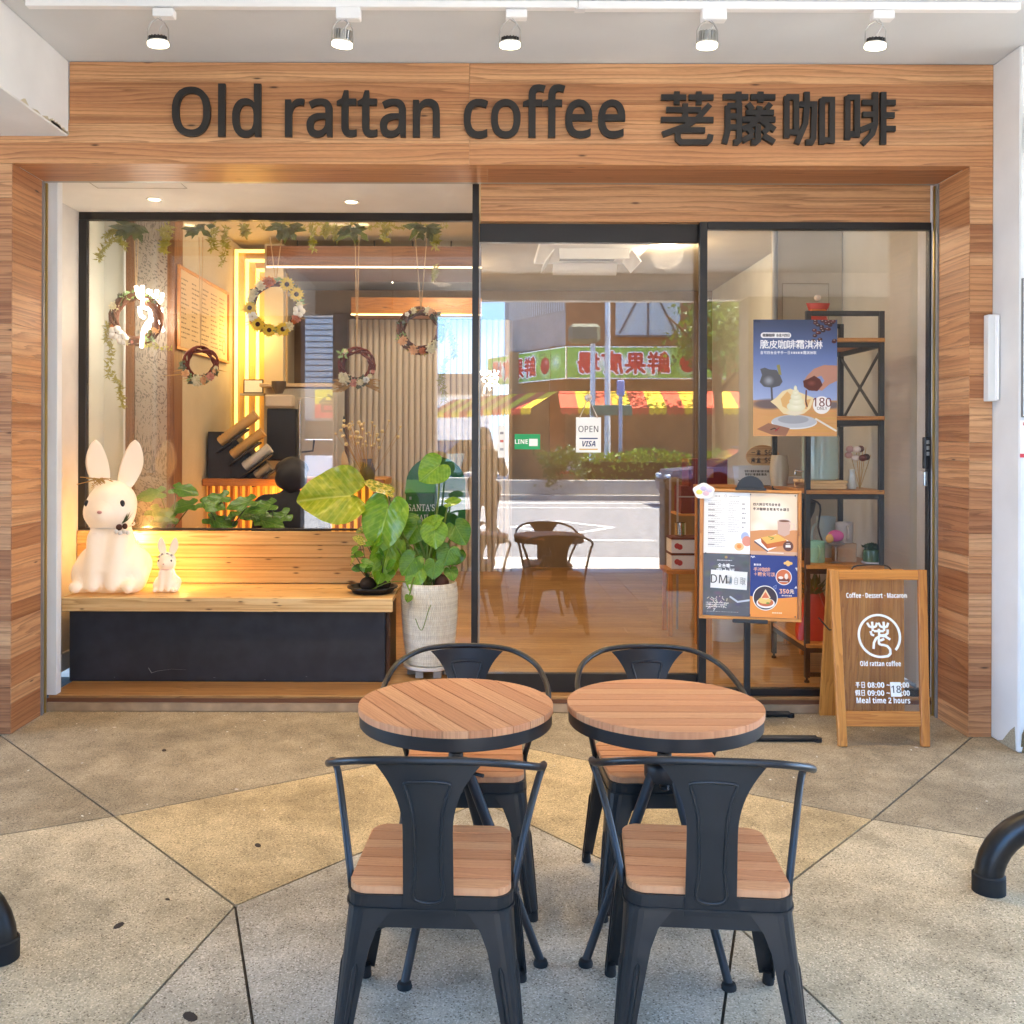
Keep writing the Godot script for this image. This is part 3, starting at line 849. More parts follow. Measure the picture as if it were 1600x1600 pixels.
func build_shopfront():
	# step, platform
	var st := struct("entrance_step", span(-2.47, 2.56, 0.0, 0.055, 5.49, 6.9), M.concrete)
	obj("step_tread", span(-2.47, 2.56, 0.056, 0.087, 5.50, 5.80, 0.003, ruv()), M.oak[1], st)
	obj("step_tread", span(-2.47, 2.56, 0.056, 0.086, 5.802, 6.35, 0.003, ruv()), M.oak[0], st)
	obj("riser_board", span(-2.47, 2.56, 0.002, 0.05, 5.478, 5.489, 0.002, ruv()), speckle(mat(rgb(186, 156, 122), 0.7), 0.2, 0.03, 1.0), st)
	for k in 4:
		obj("sliding_track", span(-2.47, 2.56, 0.0525, 0.075 - k * 0.001, 5.482 + k * 0.0045, 5.4845 + k * 0.0045), mat(rgb(112, 70, 44), 0.5), st)
	# rolling shutter guides
	for s in [0, 1]:
		var g := thing("shutter_guide", ["grey metal shutter guide rail beside the bench at the left jamb", "grey metal shutter guide rail behind the wooden A-frame sign"][s], "rail", Vector3.ZERO, 0.0, "shutter guide rails")
		if s == 0:
			obj("channel", span(-2.475, -2.4685, 0.002, 2.984, 5.388, 5.476, 0.001), M.alu, g)
			obj("channel_lip", span(-2.468, -2.455, 0.002, 2.984, 5.392, 5.400), M.alu, g)
			obj("brass_edge", span(-2.468, -2.4585, 0.002, 2.984, 5.44, 5.452), M.gold, g)
		else:
			obj("channel", span(2.542, 2.5485, 0.002, 2.984, 5.388, 5.476, 0.001), M.alu, g)
			obj("channel_lip", span(2.528, 2.541, 0.002, 2.984, 5.392, 5.400), M.alu, g)
			obj("brass_edge", span(2.534, 2.5415, 0.002, 2.984, 5.44, 5.452), M.gold, g)
	var sl := obj("shutter_slot", span(-2.46, 2.53, 2.987, 3.02, 5.402, 5.44), M.alu)
	tag(sl, "grey metal shutter slot along the top of the opening", "shutter")
	var lb := obj("shutter_label", sheet(0.065, 0.018), mat(rgb(235, 235, 230), 0.5), sl)
	lb.position = Vector3((1355 - PX) / FOC * 5.4, 2.999, -5.401)
	# recess on the left: white ceiling and side wall
	var rc := struct("recess_ceiling", span(-2.75, -0.067, 3.026, 3.09, 5.46, 6.31), M.white)
	var hx0 := -2.28; var hx1 := -1.75
	for q in [[hx0, hx1, 5.70, 5.704], [hx0, hx1, 5.53, 5.534], [hx0, hx0 + 0.004, 5.534, 5.70], [hx1 - 0.004, hx1, 5.534, 5.70]]:
		obj("hatch_edge", span(q[0], q[1], 3.0235, 3.0255, q[2], q[3]), mat(rgb(170, 166, 160), 0.8), rc)
	struct("recess_wall", span(-2.75, -2.645, 0.087, 3.025, 5.565, 6.36), M.plaster)
	struct("recess_jamb", span(-2.75, -2.425, 0.087, 3.025, 5.50, 5.563, 0.003), M.white)
	var sk := struct("skirting", span(-2.645, -2.625, 0.087, 0.2, 5.57, 6.3, 0.003), M.white)
	for q in [[240, 313], [548, 316]]:
		var d: float = FOC * (3.026 - EYE) / (PY - q[1])
		var p := at(q[0], q[1], d)
		var t := thing("recessed_downlight", ["lit recessed downlight in the white recess ceiling, above the leftmost wreath", "lit recessed downlight in the white recess ceiling, above the middle wreath"][int(q[0] > 400)], "downlight", Vector3(p.x, 3.026, p.z), 0.0, "recessed downlights over the bench")
		var m := MB.new()
		m.lathe([Vector2(0.036, -0.001), Vector2(0.05, -0.006), Vector2(0.05, 0.0)], 20)
		obj("trim_ring", m, M.white, t)
		var m2 := MB.new()
		m2.lathe([Vector2(0.0005, -0.003), Vector2(0.036, -0.002)], 20)
		obj("lamp_disc", m2, glow(rgb(255, 226, 170), 1.0), t)
		beam_light(Vector3(0, -0.012, 0), rgb(255, 206, 140), LAMP_RECESS, 62.0, 0.06, t)
	# wooden header over door and right pane
	var hd := thing("door_header", "wood-grain header board above the glass door", "header")
	obj("header_board", span(-0.018, 2.57, 2.865, 3.02, 5.54, 5.60, 0.001, ruv()), M.clad[0], hd)
	obj("header_board", span(-0.018, 2.57, 2.80, 2.8645, 5.541, 5.60, 0.001, ruv()), M.clad[2], hd)
	# big window at the back of the recess
	var w := thing("shop_window", "black framed shop window behind the bench, wreaths hanging inside it", "window")
	var z := 6.31
	var wy0 := EYE - (830 - PY) / FOC * z
	var wy1 := EYE - (333 - PY) / FOC * z
	var wx0 := (122 - PX) / FOC * z
	obj("frame_rail", span(wx0, -0.03, wy1 - 0.05, wy1, z, z + 0.05, 0.002), M.frame, w)
	obj("frame_rail", span(wx0, -0.60, wy0, wy0 + 0.012, z, z + 0.05, 0.002), M.frame, w)
	obj("frame_stile", span(wx0, wx0 + 0.05, wy0 + 0.013, wy1 - 0.051, z, z + 0.05, 0.002), M.frame, w)
	obj("pane", span(wx0 + 0.05, -0.60, wy0 + 0.012, wy1 - 0.05, z + 0.012, z + 0.018), M.pane, w); obj("pane", span(wx0 + 0.05, -0.60, wy0 + 0.012, wy1 - 0.05, z + 0.030, z + 0.036), M.pane, w)
	obj("pane", span(-0.597, -0.03, 0.10, wy1 - 0.05, z + 0.012, z + 0.018), M.pane, w); obj("pane", span(-0.597, -0.03, 0.10, wy1 - 0.05, z + 0.030, z + 0.036), M.pane, w)
	obj("frame_sill", span(-0.60, -0.03, 0.0875, 0.0995, z, z + 0.05, 0.002), M.frame, w)
	# post between window and door, return pane behind it
	var po := thing("door_post", "tall slim black post between window and door", "post")
	obj("post", span(-0.066, -0.028, 0.0875, 3.02, 5.55, 5.60, 0.002), M.frame, po)
	obj("return_pane", span(-0.05, -0.042, 0.0875, 3.02, 5.602, 6.33), M.pane, po)
	# sliding door
	var d := thing("glass_door", "black framed sliding glass door with an open sign hanging on it", "door")
	obj("head_rail", span(-0.026, 1.246, 2.692, 2.798, 5.59, 5.64, 0.002), M.frame, d)
	obj("bottom_rail", span(-0.026, 1.246, 0.0885, 0.195, 5.59, 5.63, 0.002), M.frame, d)
	obj("pane", span(-0.017, 1.235, 0.196, 2.691, 5.603, 5.609), M.pane, d); obj("pane", span(-0.017, 1.235, 0.196, 2.691, 5.621, 5.627), M.pane, d)
	obj("edge_strip", span(-0.026, -0.018, 0.196, 2.691, 5.600, 5.618), M.alu, d)
	# fixed right light
	var r := thing("fixed_glazing", "black framed fixed pane right of the door, poster stuck on its glass", "window")
	obj("frame_stile", span(1.236, 1.278, 0.0885, 2.797, 5.52, 5.57, 0.002), M.frame, r)
	obj("frame_rail", span(1.279, 2.557, 2.755, 2.797, 5.52, 5.57, 0.002), M.frame, r)
	obj("frame_rail", span(1.279, 2.557, 0.0885, 0.128, 5.52, 5.57, 0.002), M.frame, r)
	obj("frame_stile", span(2.546, 2.558, 0.129, 2.754, 5.52, 5.57, 0.002), M.frame, r)
	obj("pane", span(1.279, 2.545, 0.129, 2.754, 5.54, 5.546), M.pane, r); obj("pane", span(1.279, 2.545, 0.129, 2.754, 5.558, 5.564), M.pane, r)
	obj("lock_case", span(2.515, 2.545, 1.39, 1.57, 5.50, 5.538, 0.004), M.black, r)
	for k in 3:
		obj("lock_button", span(2.523, 2.539, 1.465 + k * 0.033, 1.487 + k * 0.033, 5.496, 5.4995, 0.001), M.alu, r)
	obj("lock_pull", span(2.519, 2.54, 1.29, 1.375, 5.515, 5.538, 0.004), M.steel, r)
	struct("right_jamb", span(2.559, 2.65, 0.087, 3.02, 5.48, 5.7), M.white)

const LAMP_RECESS := 0.07
const LAMP_TRACK := 0.14

func build_bench():
	var b := thing("window_bench", "pine bench with plank backrest on a dark painted base, under the window", "bench")
	obj("base", span(-2.485, -0.585, 0.0875, 0.523, 5.81, 6.26, 0.004), M.navy, b)
	obj("seat_front", span(-2.492, -0.533, 0.524, 0.606, 5.72, 5.745, 0.003, ruv()), M.pine[0], b)
	for k in 3:
		var z0 := 5.746 + k * 0.178
		obj("seat_plank", span(-2.492, -0.533, 0.580, 0.607, z0, z0 + 0.177, 0.003, ruv()), M.pine[(k + 1) % 3], b)
	var ys := [0.608, 0.694, 0.776, 0.858, 0.947]
	for k in 4:
		obj("backrest_plank", span(-2.64, -0.60, ys[k] + 0.001, ys[k + 1] - 0.001, 6.285, 6.31, 0.003, ruv()), M.pine[k % 3], b)
	var scr := MB.new()
	scr.tube([at(233, 1045, 5.808), at(238, 1053, 5.808), at(247, 1050, 5.808), at(270, 1047, 5.808), at(292, 1048, 5.808)], [0.004, 0.005, 0.003, 0.0015, 0.0008], 5, true, 0.3, Vector3(0, 1, 0))
	obj("scratch", scr, mat(rgb(150, 150, 152), 0.8), b)
	for q in [[336, 1060, 0.012], [480, 1058, 0.008], [180, 1060, 0.006], [415, 1063, 0.010]]:
		obj("scuff", bx(at(q[0], q[1], 5.8095), Vector3(q[2], 0.003, 0.0012)), mat(rgb(112, 114, 118), 0.8), b)
	obj("end_panel", span(-0.5845, -0.56, 0.0875, 0.522, 5.83, 6.26, 0.003), mat(rgb(70, 44, 28), 0.5), b)

func build_track_lights():
	var t := thing("lighting_track", "long white lighting track running across the arcade ceiling", "lighting track")
	obj("track", span((40 - PX) / FOC * 4.35, (900 - PX) / FOC * 4.35, 3.488, 3.519, 4.33, 4.37, 0.003), mat(rgb(245, 245, 245), 0.4), t)
	obj("track", span((901 - PX) / FOC * 4.35, (1590 - PX) / FOC * 4.35, 3.484, 3.519, 4.331, 4.371, 0.003), mat(rgb(245, 245, 245), 0.4), t)
	obj("track_joint", span((896 - PX) / FOC * 4.35, (912 - PX) / FOC * 4.35, 3.480, 3.4835, 4.328, 4.372), mat(rgb(235, 235, 235), 0.4), t)
	var xs := [245.0, 533.0, 795.0, 1103.0, 1366.0]
	var names := ["leftmost spotlight on the ceiling track, dark ribbed collar, lit", "second spotlight from the left on the ceiling track, tall silver body, lit", "middle spotlight on the ceiling track, dark ribbed collar, lit", "second spotlight from the right on the ceiling track, tall silver body, lit", "rightmost spotlight on the ceiling track, dark ribbed collar, lit"]
	for i in 5:
		var x: float = (xs[i] - PX) / FOC * 4.35
		var l := thing("track_spotlight", names[i], "spotlight", Vector3(x, 3.483, -4.35), 0.0, "spotlights on the ceiling track")
		var big := i % 2 == 1
		obj("driver_box", bx(Vector3(0.028 if i != 4 else 0.03, -0.022, 0), Vector3(0.095 if not big else 0.11, 0.038 if not big else 0.052, 0.05), 0.004), mat(rgb(244, 244, 244), 0.4), l)
		var m := MB.new()
		var a := -0.03
		for s in [-1, 1]:
			m.tube([Vector3(0, a - 0.012, 0), Vector3(s * 0.03, a - 0.03, 0), Vector3(s * 0.046, a - 0.06, 0), Vector3(s * 0.047, a - 0.125, 0)], 0.0028, 6)
		obj("bracket", m, M.steel, l)
		var wi := MB.new()
		wi.tube([Vector3(0.01, a - 0.01, 0.01), Vector3(0.03, a - 0.035, 0.012), Vector3(0.012, a - 0.06, 0.008), Vector3(0.0, a - 0.085, 0.0)], 0.002, 5)
		obj("flex", wi, mat(rgb(205, 205, 205), 0.5), l)
		var tilt := Basis.from_euler(Vector3(0.12, 0, [0.04, -0.1, 0.0, -0.03, -0.08][i]))
		var hd := Node3D.new()
		hd.name = "lamp_head"
		l.add_child(hd, true)
		hd.position = Vector3(0, a - 0.115, 0)
		hd.basis = tilt
		var h := MB.new()
		h.lathe([Vector2(0.044, -0.022), Vector2(0.046, -0.018), Vector2(0.046, 0.0), Vector2(0.040, 0.004)], 24)
		obj("lens_ring", h, mat(rgb(240, 238, 232), 0.3), hd)
		var fin := MB.new()
		var top := 0.045 if big else 0.016
		for k in 16:
			var an := TAU * k / 16
			fin.box(Vector3(cos(an) * 0.034, 0.004 + top / 2, sin(an) * 0.034), Vector3(0.012, top, 0.006), 0.0, Basis(Vector3.UP, -an))
		fin.lathe([Vector2(0.03, 0.004), Vector2(0.03, 0.004 + top), Vector2(0.0005, 0.006 + top)], 16)
		obj("heat_sink", fin, M.steel if big else M.black, hd)
		var di := MB.new()
		di.lathe([Vector2(0.0005, -0.021), Vector2(0.042, -0.021)], 24)
		di.lathe([Vector2(0.0445, -0.0215), Vector2(0.0468, -0.017), Vector2(0.0468, -0.006)], 24)
		obj("lamp_lens", di, glow(rgb(255, 236, 190), 0.8), hd)
		beam_light(Vector3(0, -0.03, 0), rgb(255, 216, 150), LAMP_TRACK, 48.0, 0.08, hd)

# ---------- tables and chairs ----------
func round_seat(w0: float, w1: float, d: float, r: float) -> PackedVector2Array:
	# rounded trapezoid, x across, y = local z; w0 front (-), w1 rear (+)
	var p := PackedVector2Array()
	for q in [[w1 / 2 - r, d / 2 - r, 0.0], [-w1 / 2 + r, d / 2 - r, 90.0], [-w0 / 2 + r, -d / 2 + r, 180.0], [w0 / 2 - r, -d / 2 + r, 270.0]]:
		for k in 6:
			var a := deg_to_rad(q[2] + 18.0 * k)
			p.append(Vector2(q[0] + cos(a) * r, q[1] + sin(a) * r))
	return p

func flat_up(y: float) -> Transform3D:   # prism lying down: polygon (x, z), extruded along y from y
	return Transform3D(Basis(Vector3(1, 0, 0), Vector3(0, 0, 1), Vector3(0, 1, 0)), Vector3(0, y, 0))

func smooth(p: Array, n := 6) -> Array:
	var o := []
	for i in p.size() - 1:
		var a = p[maxi(i - 1, 0)]; var b = p[i]; var c = p[i + 1]; var d = p[mini(i + 2, p.size() - 1)]
		for k in n:
			o.append(b.cubic_interpolate(c, a, d, float(k) / n))
	o.append(p[-1])
	return o

func make_chair(label: String, pos: Vector3, yaw: float) -> Node3D:
	# stands on the ground at its origin, backrest towards +z
	var c := thing("armchair", label, "chair", pos, yaw, "black metal armchairs at the round tables")
	var out := round_seat(0.392, 0.402, 0.39, 0.05)
	# slats across the seat
	var n := 7
	for k in n:
		var z0 := -0.195 + 0.39 * k / n + 0.0012
		var z1 := -0.195 + 0.39 * (k + 1) / n - 0.0012
		var cut := Geometry2D.intersect_polygons(out, PackedVector2Array([Vector2(-0.3, z0), Vector2(0.3, z0), Vector2(0.3, z1), Vector2(-0.3, z1)]))
		var m := MB.new()
		m.prism(cut[0], 0.0, 0.0165, flat_up(0.434))
		var bev := Geometry2D.offset_polygon(cut[0], -0.0022)
		if bev.size():
			m.prism(bev[0], 0.0, 0.0018, flat_up(0.4505))
		obj("seat_slat", m, M.slat[k % 4], c)
	# pressed metal seat pan and apron
	var pan := MB.new()
	pan.prism(Geometry2D.offset_polygon(out, 0.006)[0], 0.0, 0.030, flat_up(0.403))
	pan.prism(Geometry2D.offset_polygon(out, 0.010)[0], 0.0, 0.006, flat_up(0.397))
	obj("seat_pan", pan, M.chair, c)
	var ap := MB.new()
	for s in [-1, 1]:
		ap.box(Vector3(0, 0.374, s * 0.192), Vector3(0.30, 0.046, 0.003), 0.001)
		ap.box(Vector3(s * 0.196, 0.374, 0), Vector3(0.003, 0.046, 0.29), 0.001)
	obj("apron", ap, M.chair, c)
	# four tapered legs: folded sheet, an L in section with a round outer corner
	for sx in [-1, 1]:
		for sz in [-1, 1]:
			var lg := MB.new()
			var sec := func(t: float) -> Array:
				var y := lerpf(0.398, 0.022, t)
				var w := lerpf(0.082, 0.038, pow(t, 0.8)) + 0.03 * maxf(0.0, 1.0 - t * 6.0)
				var cx := lerpf(0.204, 0.238, t); var cz := lerpf(0.200, 0.232, t)
				var rr := lerpf(0.045, 0.014, t)
				var th := 0.003
				var pts := [Vector2(cx - w, cz), Vector2(cx - rr, cz)]
				for k in [1, 2, 3, 4]:
					var a: float = PI / 2 * k / 5.0
					pts.append(Vector2(cx - rr + sin(a) * rr, cz - rr + cos(a) * rr))
				pts.append_array([Vector2(cx, cz - rr), Vector2(cx, cz - w), Vector2(cx - th, cz - w), Vector2(cx - th, cz - rr)])
				for k in [4, 3, 2, 1]:
					var a: float = PI / 2 * k / 5.0
					pts.append(Vector2(cx - rr + sin(a) * (rr - th), cz - rr + cos(a) * (rr - th)))
				pts.append_array([Vector2(cx - rr, cz - th), Vector2(cx - w, cz - th)])
				var o := []
				for p in pts:
					o.append(Vector3(p.x * sx, y, p.y * sz))
				return o
			var rows := []
			for k in 9:
				rows.append(sec.call(k / 8.0))
			var N: int = rows[0].size()
			var mid := []
			for k in 9:
				var s := Vector3.ZERO
				for p in rows[k]:
					s += p
				mid.append(s / N)
			for k in 8:
				for j in N:
					var a: Vector3 = rows[k][j]; var b: Vector3 = rows[k][(j + 1) % N]; var d: Vector3 = rows[k + 1][j]; var e: Vector3 = rows[k + 1][(j + 1) % N]
					var dir := (b - a)
					var nn := dir.cross(d - a).normalized()
					if sx * sz > 0:
						nn = -nn
					# section runs clockwise seen from above for sx*sz > 0
					lg.quad(a, b, e, d, -nn)
			var leg := obj("leg", lg, M.chair, c)
			# pressed rib on each leg face
			var rib := MB.new()
			var ys := [0.27, 0.255, 0.03]
			for f in [0, 1]:
				var pa := []
				for y in ys:
					var t: float = (0.398 - y) / (0.398 - 0.022)
					var w := lerpf(0.082, 0.038, pow(t, 0.8))
					var cx := lerpf(0.204, 0.238, t); var cz := lerpf(0.200, 0.232, t)
					var off := w * 0.62
					pa.append(Vector3((cx - off) * sx, y, (cz + 0.001) * sz) if f == 0 else Vector3((cx + 0.001) * sx, y, (cz - off) * sz))
				rib.tube(pa, [0.002, 0.0075, 0.0055], 6, true, 0.5, Vector3(0, 0, 1) if f == 0 else Vector3(1, 0, 0))
			obj("leg_rib", rib, M.chair, leg)
			var ft := MB.new()
			ft.lathe([Vector2(0.0005, 0.0), Vector2(0.016, 0.0), Vector2(0.017, 0.004), Vector2(0.015, 0.034), Vector2(0.0005, 0.036)], 14, Vector3(0.224 * sx, 0, 0.218 * sz))
			obj("foot", ft, M.rubber, leg)
	var br := MB.new()
	br.tube([Vector3(-0.185, 0.33, -0.18), Vector3(0.185, 0.33, 0.18)], 0.006, 8)
	br.tube([Vector3(-0.185, 0.318, 0.18), Vector3(0.185, 0.318, -0.18)], 0.006, 8)
	obj("brace", br, M.chair, c)
	# hoop: seat side, arm, round the back, arm, seat side
	var half := [Vector3(0.208, 0.405, 0.10), Vector3(0.212, 0.44, 0.095), Vector3(0.242, 0.56, 0.03), Vector3(0.268, 0.635, -0.035), Vector3(0.280, 0.664, -0.055), Vector3(0.284, 0.684, -0.03), Vector3(0.277, 0.708, 0.06), Vector3(0.247, 0.742, 0.155), Vector3(0.175, 0.771, 0.225), Vector3(0.09, 0.782, 0.250)]
	var pth := half.duplicate()
	pth.append(Vector3(0, 0.784, 0.256))
	for k in range(half.size() - 1, -1, -1):
		pth.append(Vector3(-half[k].x, half[k].y, half[k].z))
	var hp := MB.new()
	hp.tube(smooth(pth, 5), 0.0098, 12)
	obj("arm_hoop", hp, M.chair, c)
	# splat: curved sheet, hourglass outline
	var sp := MB.new()
	var wd := func(t: float) -> float:   # t 0 bottom .. 1 top, half width
		if t < 0.12:
			return 0.066
		if t < 0.55:
			return lerpf(0.062, 0.061, (t - 0.12) / 0.43)
		var q := (t - 0.55) / 0.45
		return 0.061 + 0.072 * q * q * (0.75 + 0.25 * q)
	var cen := func(t: float) -> Vector3:
		return Vector3(0, lerpf(0.385, 0.776, t), lerpf(0.2005, 0.252, pow(t, 1.15)))
	var surf := func(u: float, t: float, off: float) -> Vector3:
		var p: Vector3 = cen.call(t)
		var h: float = wd.call(t)
		var xx := (u - 0.5) * 2.0 * h
		var hz := -xx * xx * 1.45 * t
		return Vector3(xx, p.y - xx * xx * 0.35 * t, p.z + hz + off)
	sp.grid(14, 24, func(u, t): return surf.call(u, t, 0.0012))
	sp.grid(14, 24, func(u, t): return surf.call(1.0 - u, t, -0.0012))
	for e in [0.0, 1.0]:
		for k in 24:
			var a = surf.call(e, k / 24.0, 0.0012); var b = surf.call(e, (k + 1) / 24.0, 0.0012); var cc = surf.call(e, (k + 1) / 24.0, -0.0012); var d = surf.call(e, k / 24.0, -0.0012)
			sp.quad(a, b, cc, d, Vector3(1 if e > 0.5 else -1, 0, 0))
	var spo := obj("back_splat", sp, M.chair, c)
	# pressed fan panel with its stem, raised on both faces
	for s in [1, -1]:
		var em := MB.new()
		var line := []
		for q in [[-0.0, 0.885], [-0.6, 0.875], [-0.66, 0.845], [-0.60, 0.78], [-0.56, 0.68], [-0.55, 0.58], [-0.5, 0.3], [-0.5, 0.11], [0.5, 0.11], [0.5, 0.3], [0.55, 0.58], [0.56, 0.68], [0.60, 0.78], [0.66, 0.845], [0.6, 0.875], [0.0, 0.885]]:
			var h: float = wd.call(q[1])
			var uu: float = 0.5 + q[0] * 0.5 * minf(1.0, 0.082 / h if q[1] > 0.7 else 1.0)
			line.append(surf.call(uu, q[1], 0.0012 * s))
		em.tube(smooth(line, 4), 0.0046, 8, false)
		obj("pressed_edge", em, M.chair, spo)
	return c

func make_table(called_label: String, pos: Vector3, plank_turn: float, leg_turn: float) -> Node3D:
	var t := thing("round_table", called_label, "table", pos, 0.0, "round slatted tables")
	var R := 0.30
	var circle := PackedVector2Array()
	for k in 72:
		circle.append(Vector2(cos(TAU * k / 72), sin(TAU * k / 72)) * R)
	var n := 9
	var rot := deg_to_rad(plank_turn)
	for k in n:
		var a := -R + 2 * R * k / n + 0.0009
		var b := -R + 2 * R * (k + 1) / n - 0.0009
		var strip := PackedVector2Array()
		for q in [Vector2(-0.5, a), Vector2(0.5, a), Vector2(0.5, b), Vector2(-0.5, b)]:
			strip.append(q)
		var cut := Geometry2D.intersect_polygons(circle, strip)
		if cut.size() == 0:
			continue
		var m := MB.new()
		var xf := Transform3D(Basis(Vector3.UP, rot), Vector3.ZERO) * flat_up(0.718)
		m.prism(cut[0], 0.0, 0.0195, xf)
		var bev := Geometry2D.offset_polygon(cut[0], -0.0016)
		if bev.size():
			m.prism(bev[0], 0.0, 0.0012, xf.translated(Vector3(0, 0.0195, 0)))
		obj("top_plank", m, M.slat[(k * 3) % 4], t)
	var ring := MB.new()
	ring.lathe([Vector2(0.26, 0.678), Vector2(0.294, 0.678), Vector2(0.2965, 0.681), Vector2(0.2965, 0.7175), Vector2(0.0005, 0.7178)], 64)
	obj("rim_band", ring, M.black, t)
	var sc := MB.new()
	var prof := [Vector2(0.0005, 0.47)]
	var y := 0.47
	while y < 0.70:
		prof.append_array([Vector2(0.0135, y), Vector2(0.016, y + 0.004), Vector2(0.0135, y + 0.008)])
		y += 0.008
	prof.append(Vector2(0.0005, 0.70))
	sc.lathe(prof, 16)
	obj("screw_post", sc, mat(rgb(66, 62, 60), 0.35, 0.7), t)
	var hub := MB.new()
	hub.lathe([Vector2(0.02, 0.50), Vector2(0.058, 0.505), Vector2(0.062, 0.515), Vector2(0.062, 0.545), Vector2(0.055, 0.555), Vector2(0.024, 0.56), Vector2(0.022, 0.585), Vector2(0.016, 0.586)], 28)
	obj("hub", hub, M.black, t)
	var kn := MB.new()
	kn.tube([Vector3(0.05, 0.53, 0.03), Vector3(0.085, 0.53, 0.055)], 0.006, 8)
	obj("clamp_knob", kn, M.black, t)
	for k in 4:
		var an := deg_to_rad(leg_turn + 90.0 * k)
		var d := Vector3(cos(an), 0, sin(an))
		var lg := MB.new()
		var top := d * 0.045 + Vector3(0, 0.53, 0)
		var kne := d * 0.20 + Vector3(0, 0.20, 0)
		var foot := d * 0.29 + Vector3(0, 0.012, 0)
		lg.tube([top, kne], 0.0165, 12)
		lg.tube([kne + d * 0.002, foot], 0.0125, 12)
		lg.tube([kne + Vector3(0, 0.006, 0) - d * 0.003, kne - Vector3(0, 0.004, 0) + d * 0.002], 0.0185, 12)
		var leg := obj("leg", lg, M.black, t)
		var ft := MB.new()
		ft.lathe([Vector2(0.0005, 0.0), Vector2(0.021, 0.0), Vector2(0.022, 0.006), Vector2(0.019, 0.016), Vector2(0.012, 0.020), Vector2(0.0005, 0.022)], 16, d * 0.29)
		obj("foot", ft, M.rubber, leg)
	return t

func build_furniture():
	var c := make_chair("black metal armchair with slatted seat, nearest the camera on the left", Vector3(-0.121, 0, -2.566), -2.7)
	copy(c, Vector3(0.578, 0, -2.566), -5.0, "black metal armchair with slatted seat, nearest the camera on the right")
	copy(c, Vector3(-0.058, 0, -3.34), 180.0, "black metal armchair behind the diagonal-planked round table, facing the camera")
	copy(c, Vector3(0.612, 0, -3.34), 181.0, "black metal armchair behind the straight-planked round table, facing the camera")
	make_table("round table with diagonal orange-brown planks and black rim, on the left", Vector3(-0.0817, 0, -2.99), -62.0, 28.0)
	make_table("round table with straight orange-brown planks and black rim, on the right", Vector3(0.5636, 0, -2.99), 0.0, 62.0)
	# low black tube hoops on the pavement
	for q in [[1547, 1390, "black tube parking hoop on the paving at the right edge", 1], [3, 1500, "black tube parking hoop on the paving at the left edge", -1]]:
		var d: float = FOC * EYE / (q[1] - PY)
		var p := at(q[0], q[1], d)
		var h := thing("parking_hoop", q[2], "barrier", Vector3(p.x, 0, p.z), 0.0, "black tube parking hoops")
		var m := MB.new()
		var pts := []
		for k in 19:
			var a := PI * k / 18.0
			pts.append(Vector3(q[3] * (0.24 - 0.24 * cos(a)), 0.05 + 0.20 * sin(a), 0))
		m.tube(pts, 0.047, 20)
		obj("tube", m, speckle(mat(rgb(34, 34, 35), 0.34), 0.35, 0.05, 1.5), h)
		for k in 2:
			var e := MB.new()
			e.lathe([Vector2(0.0005, 0.0), Vector2(0.054, 0.0), Vector2(0.054, 0.058), Vector2(0.048, 0.064)], 20, Vector3(q[3] * 0.48 * k, 0, 0))
			obj("end_cap", e, M.rubber, h)

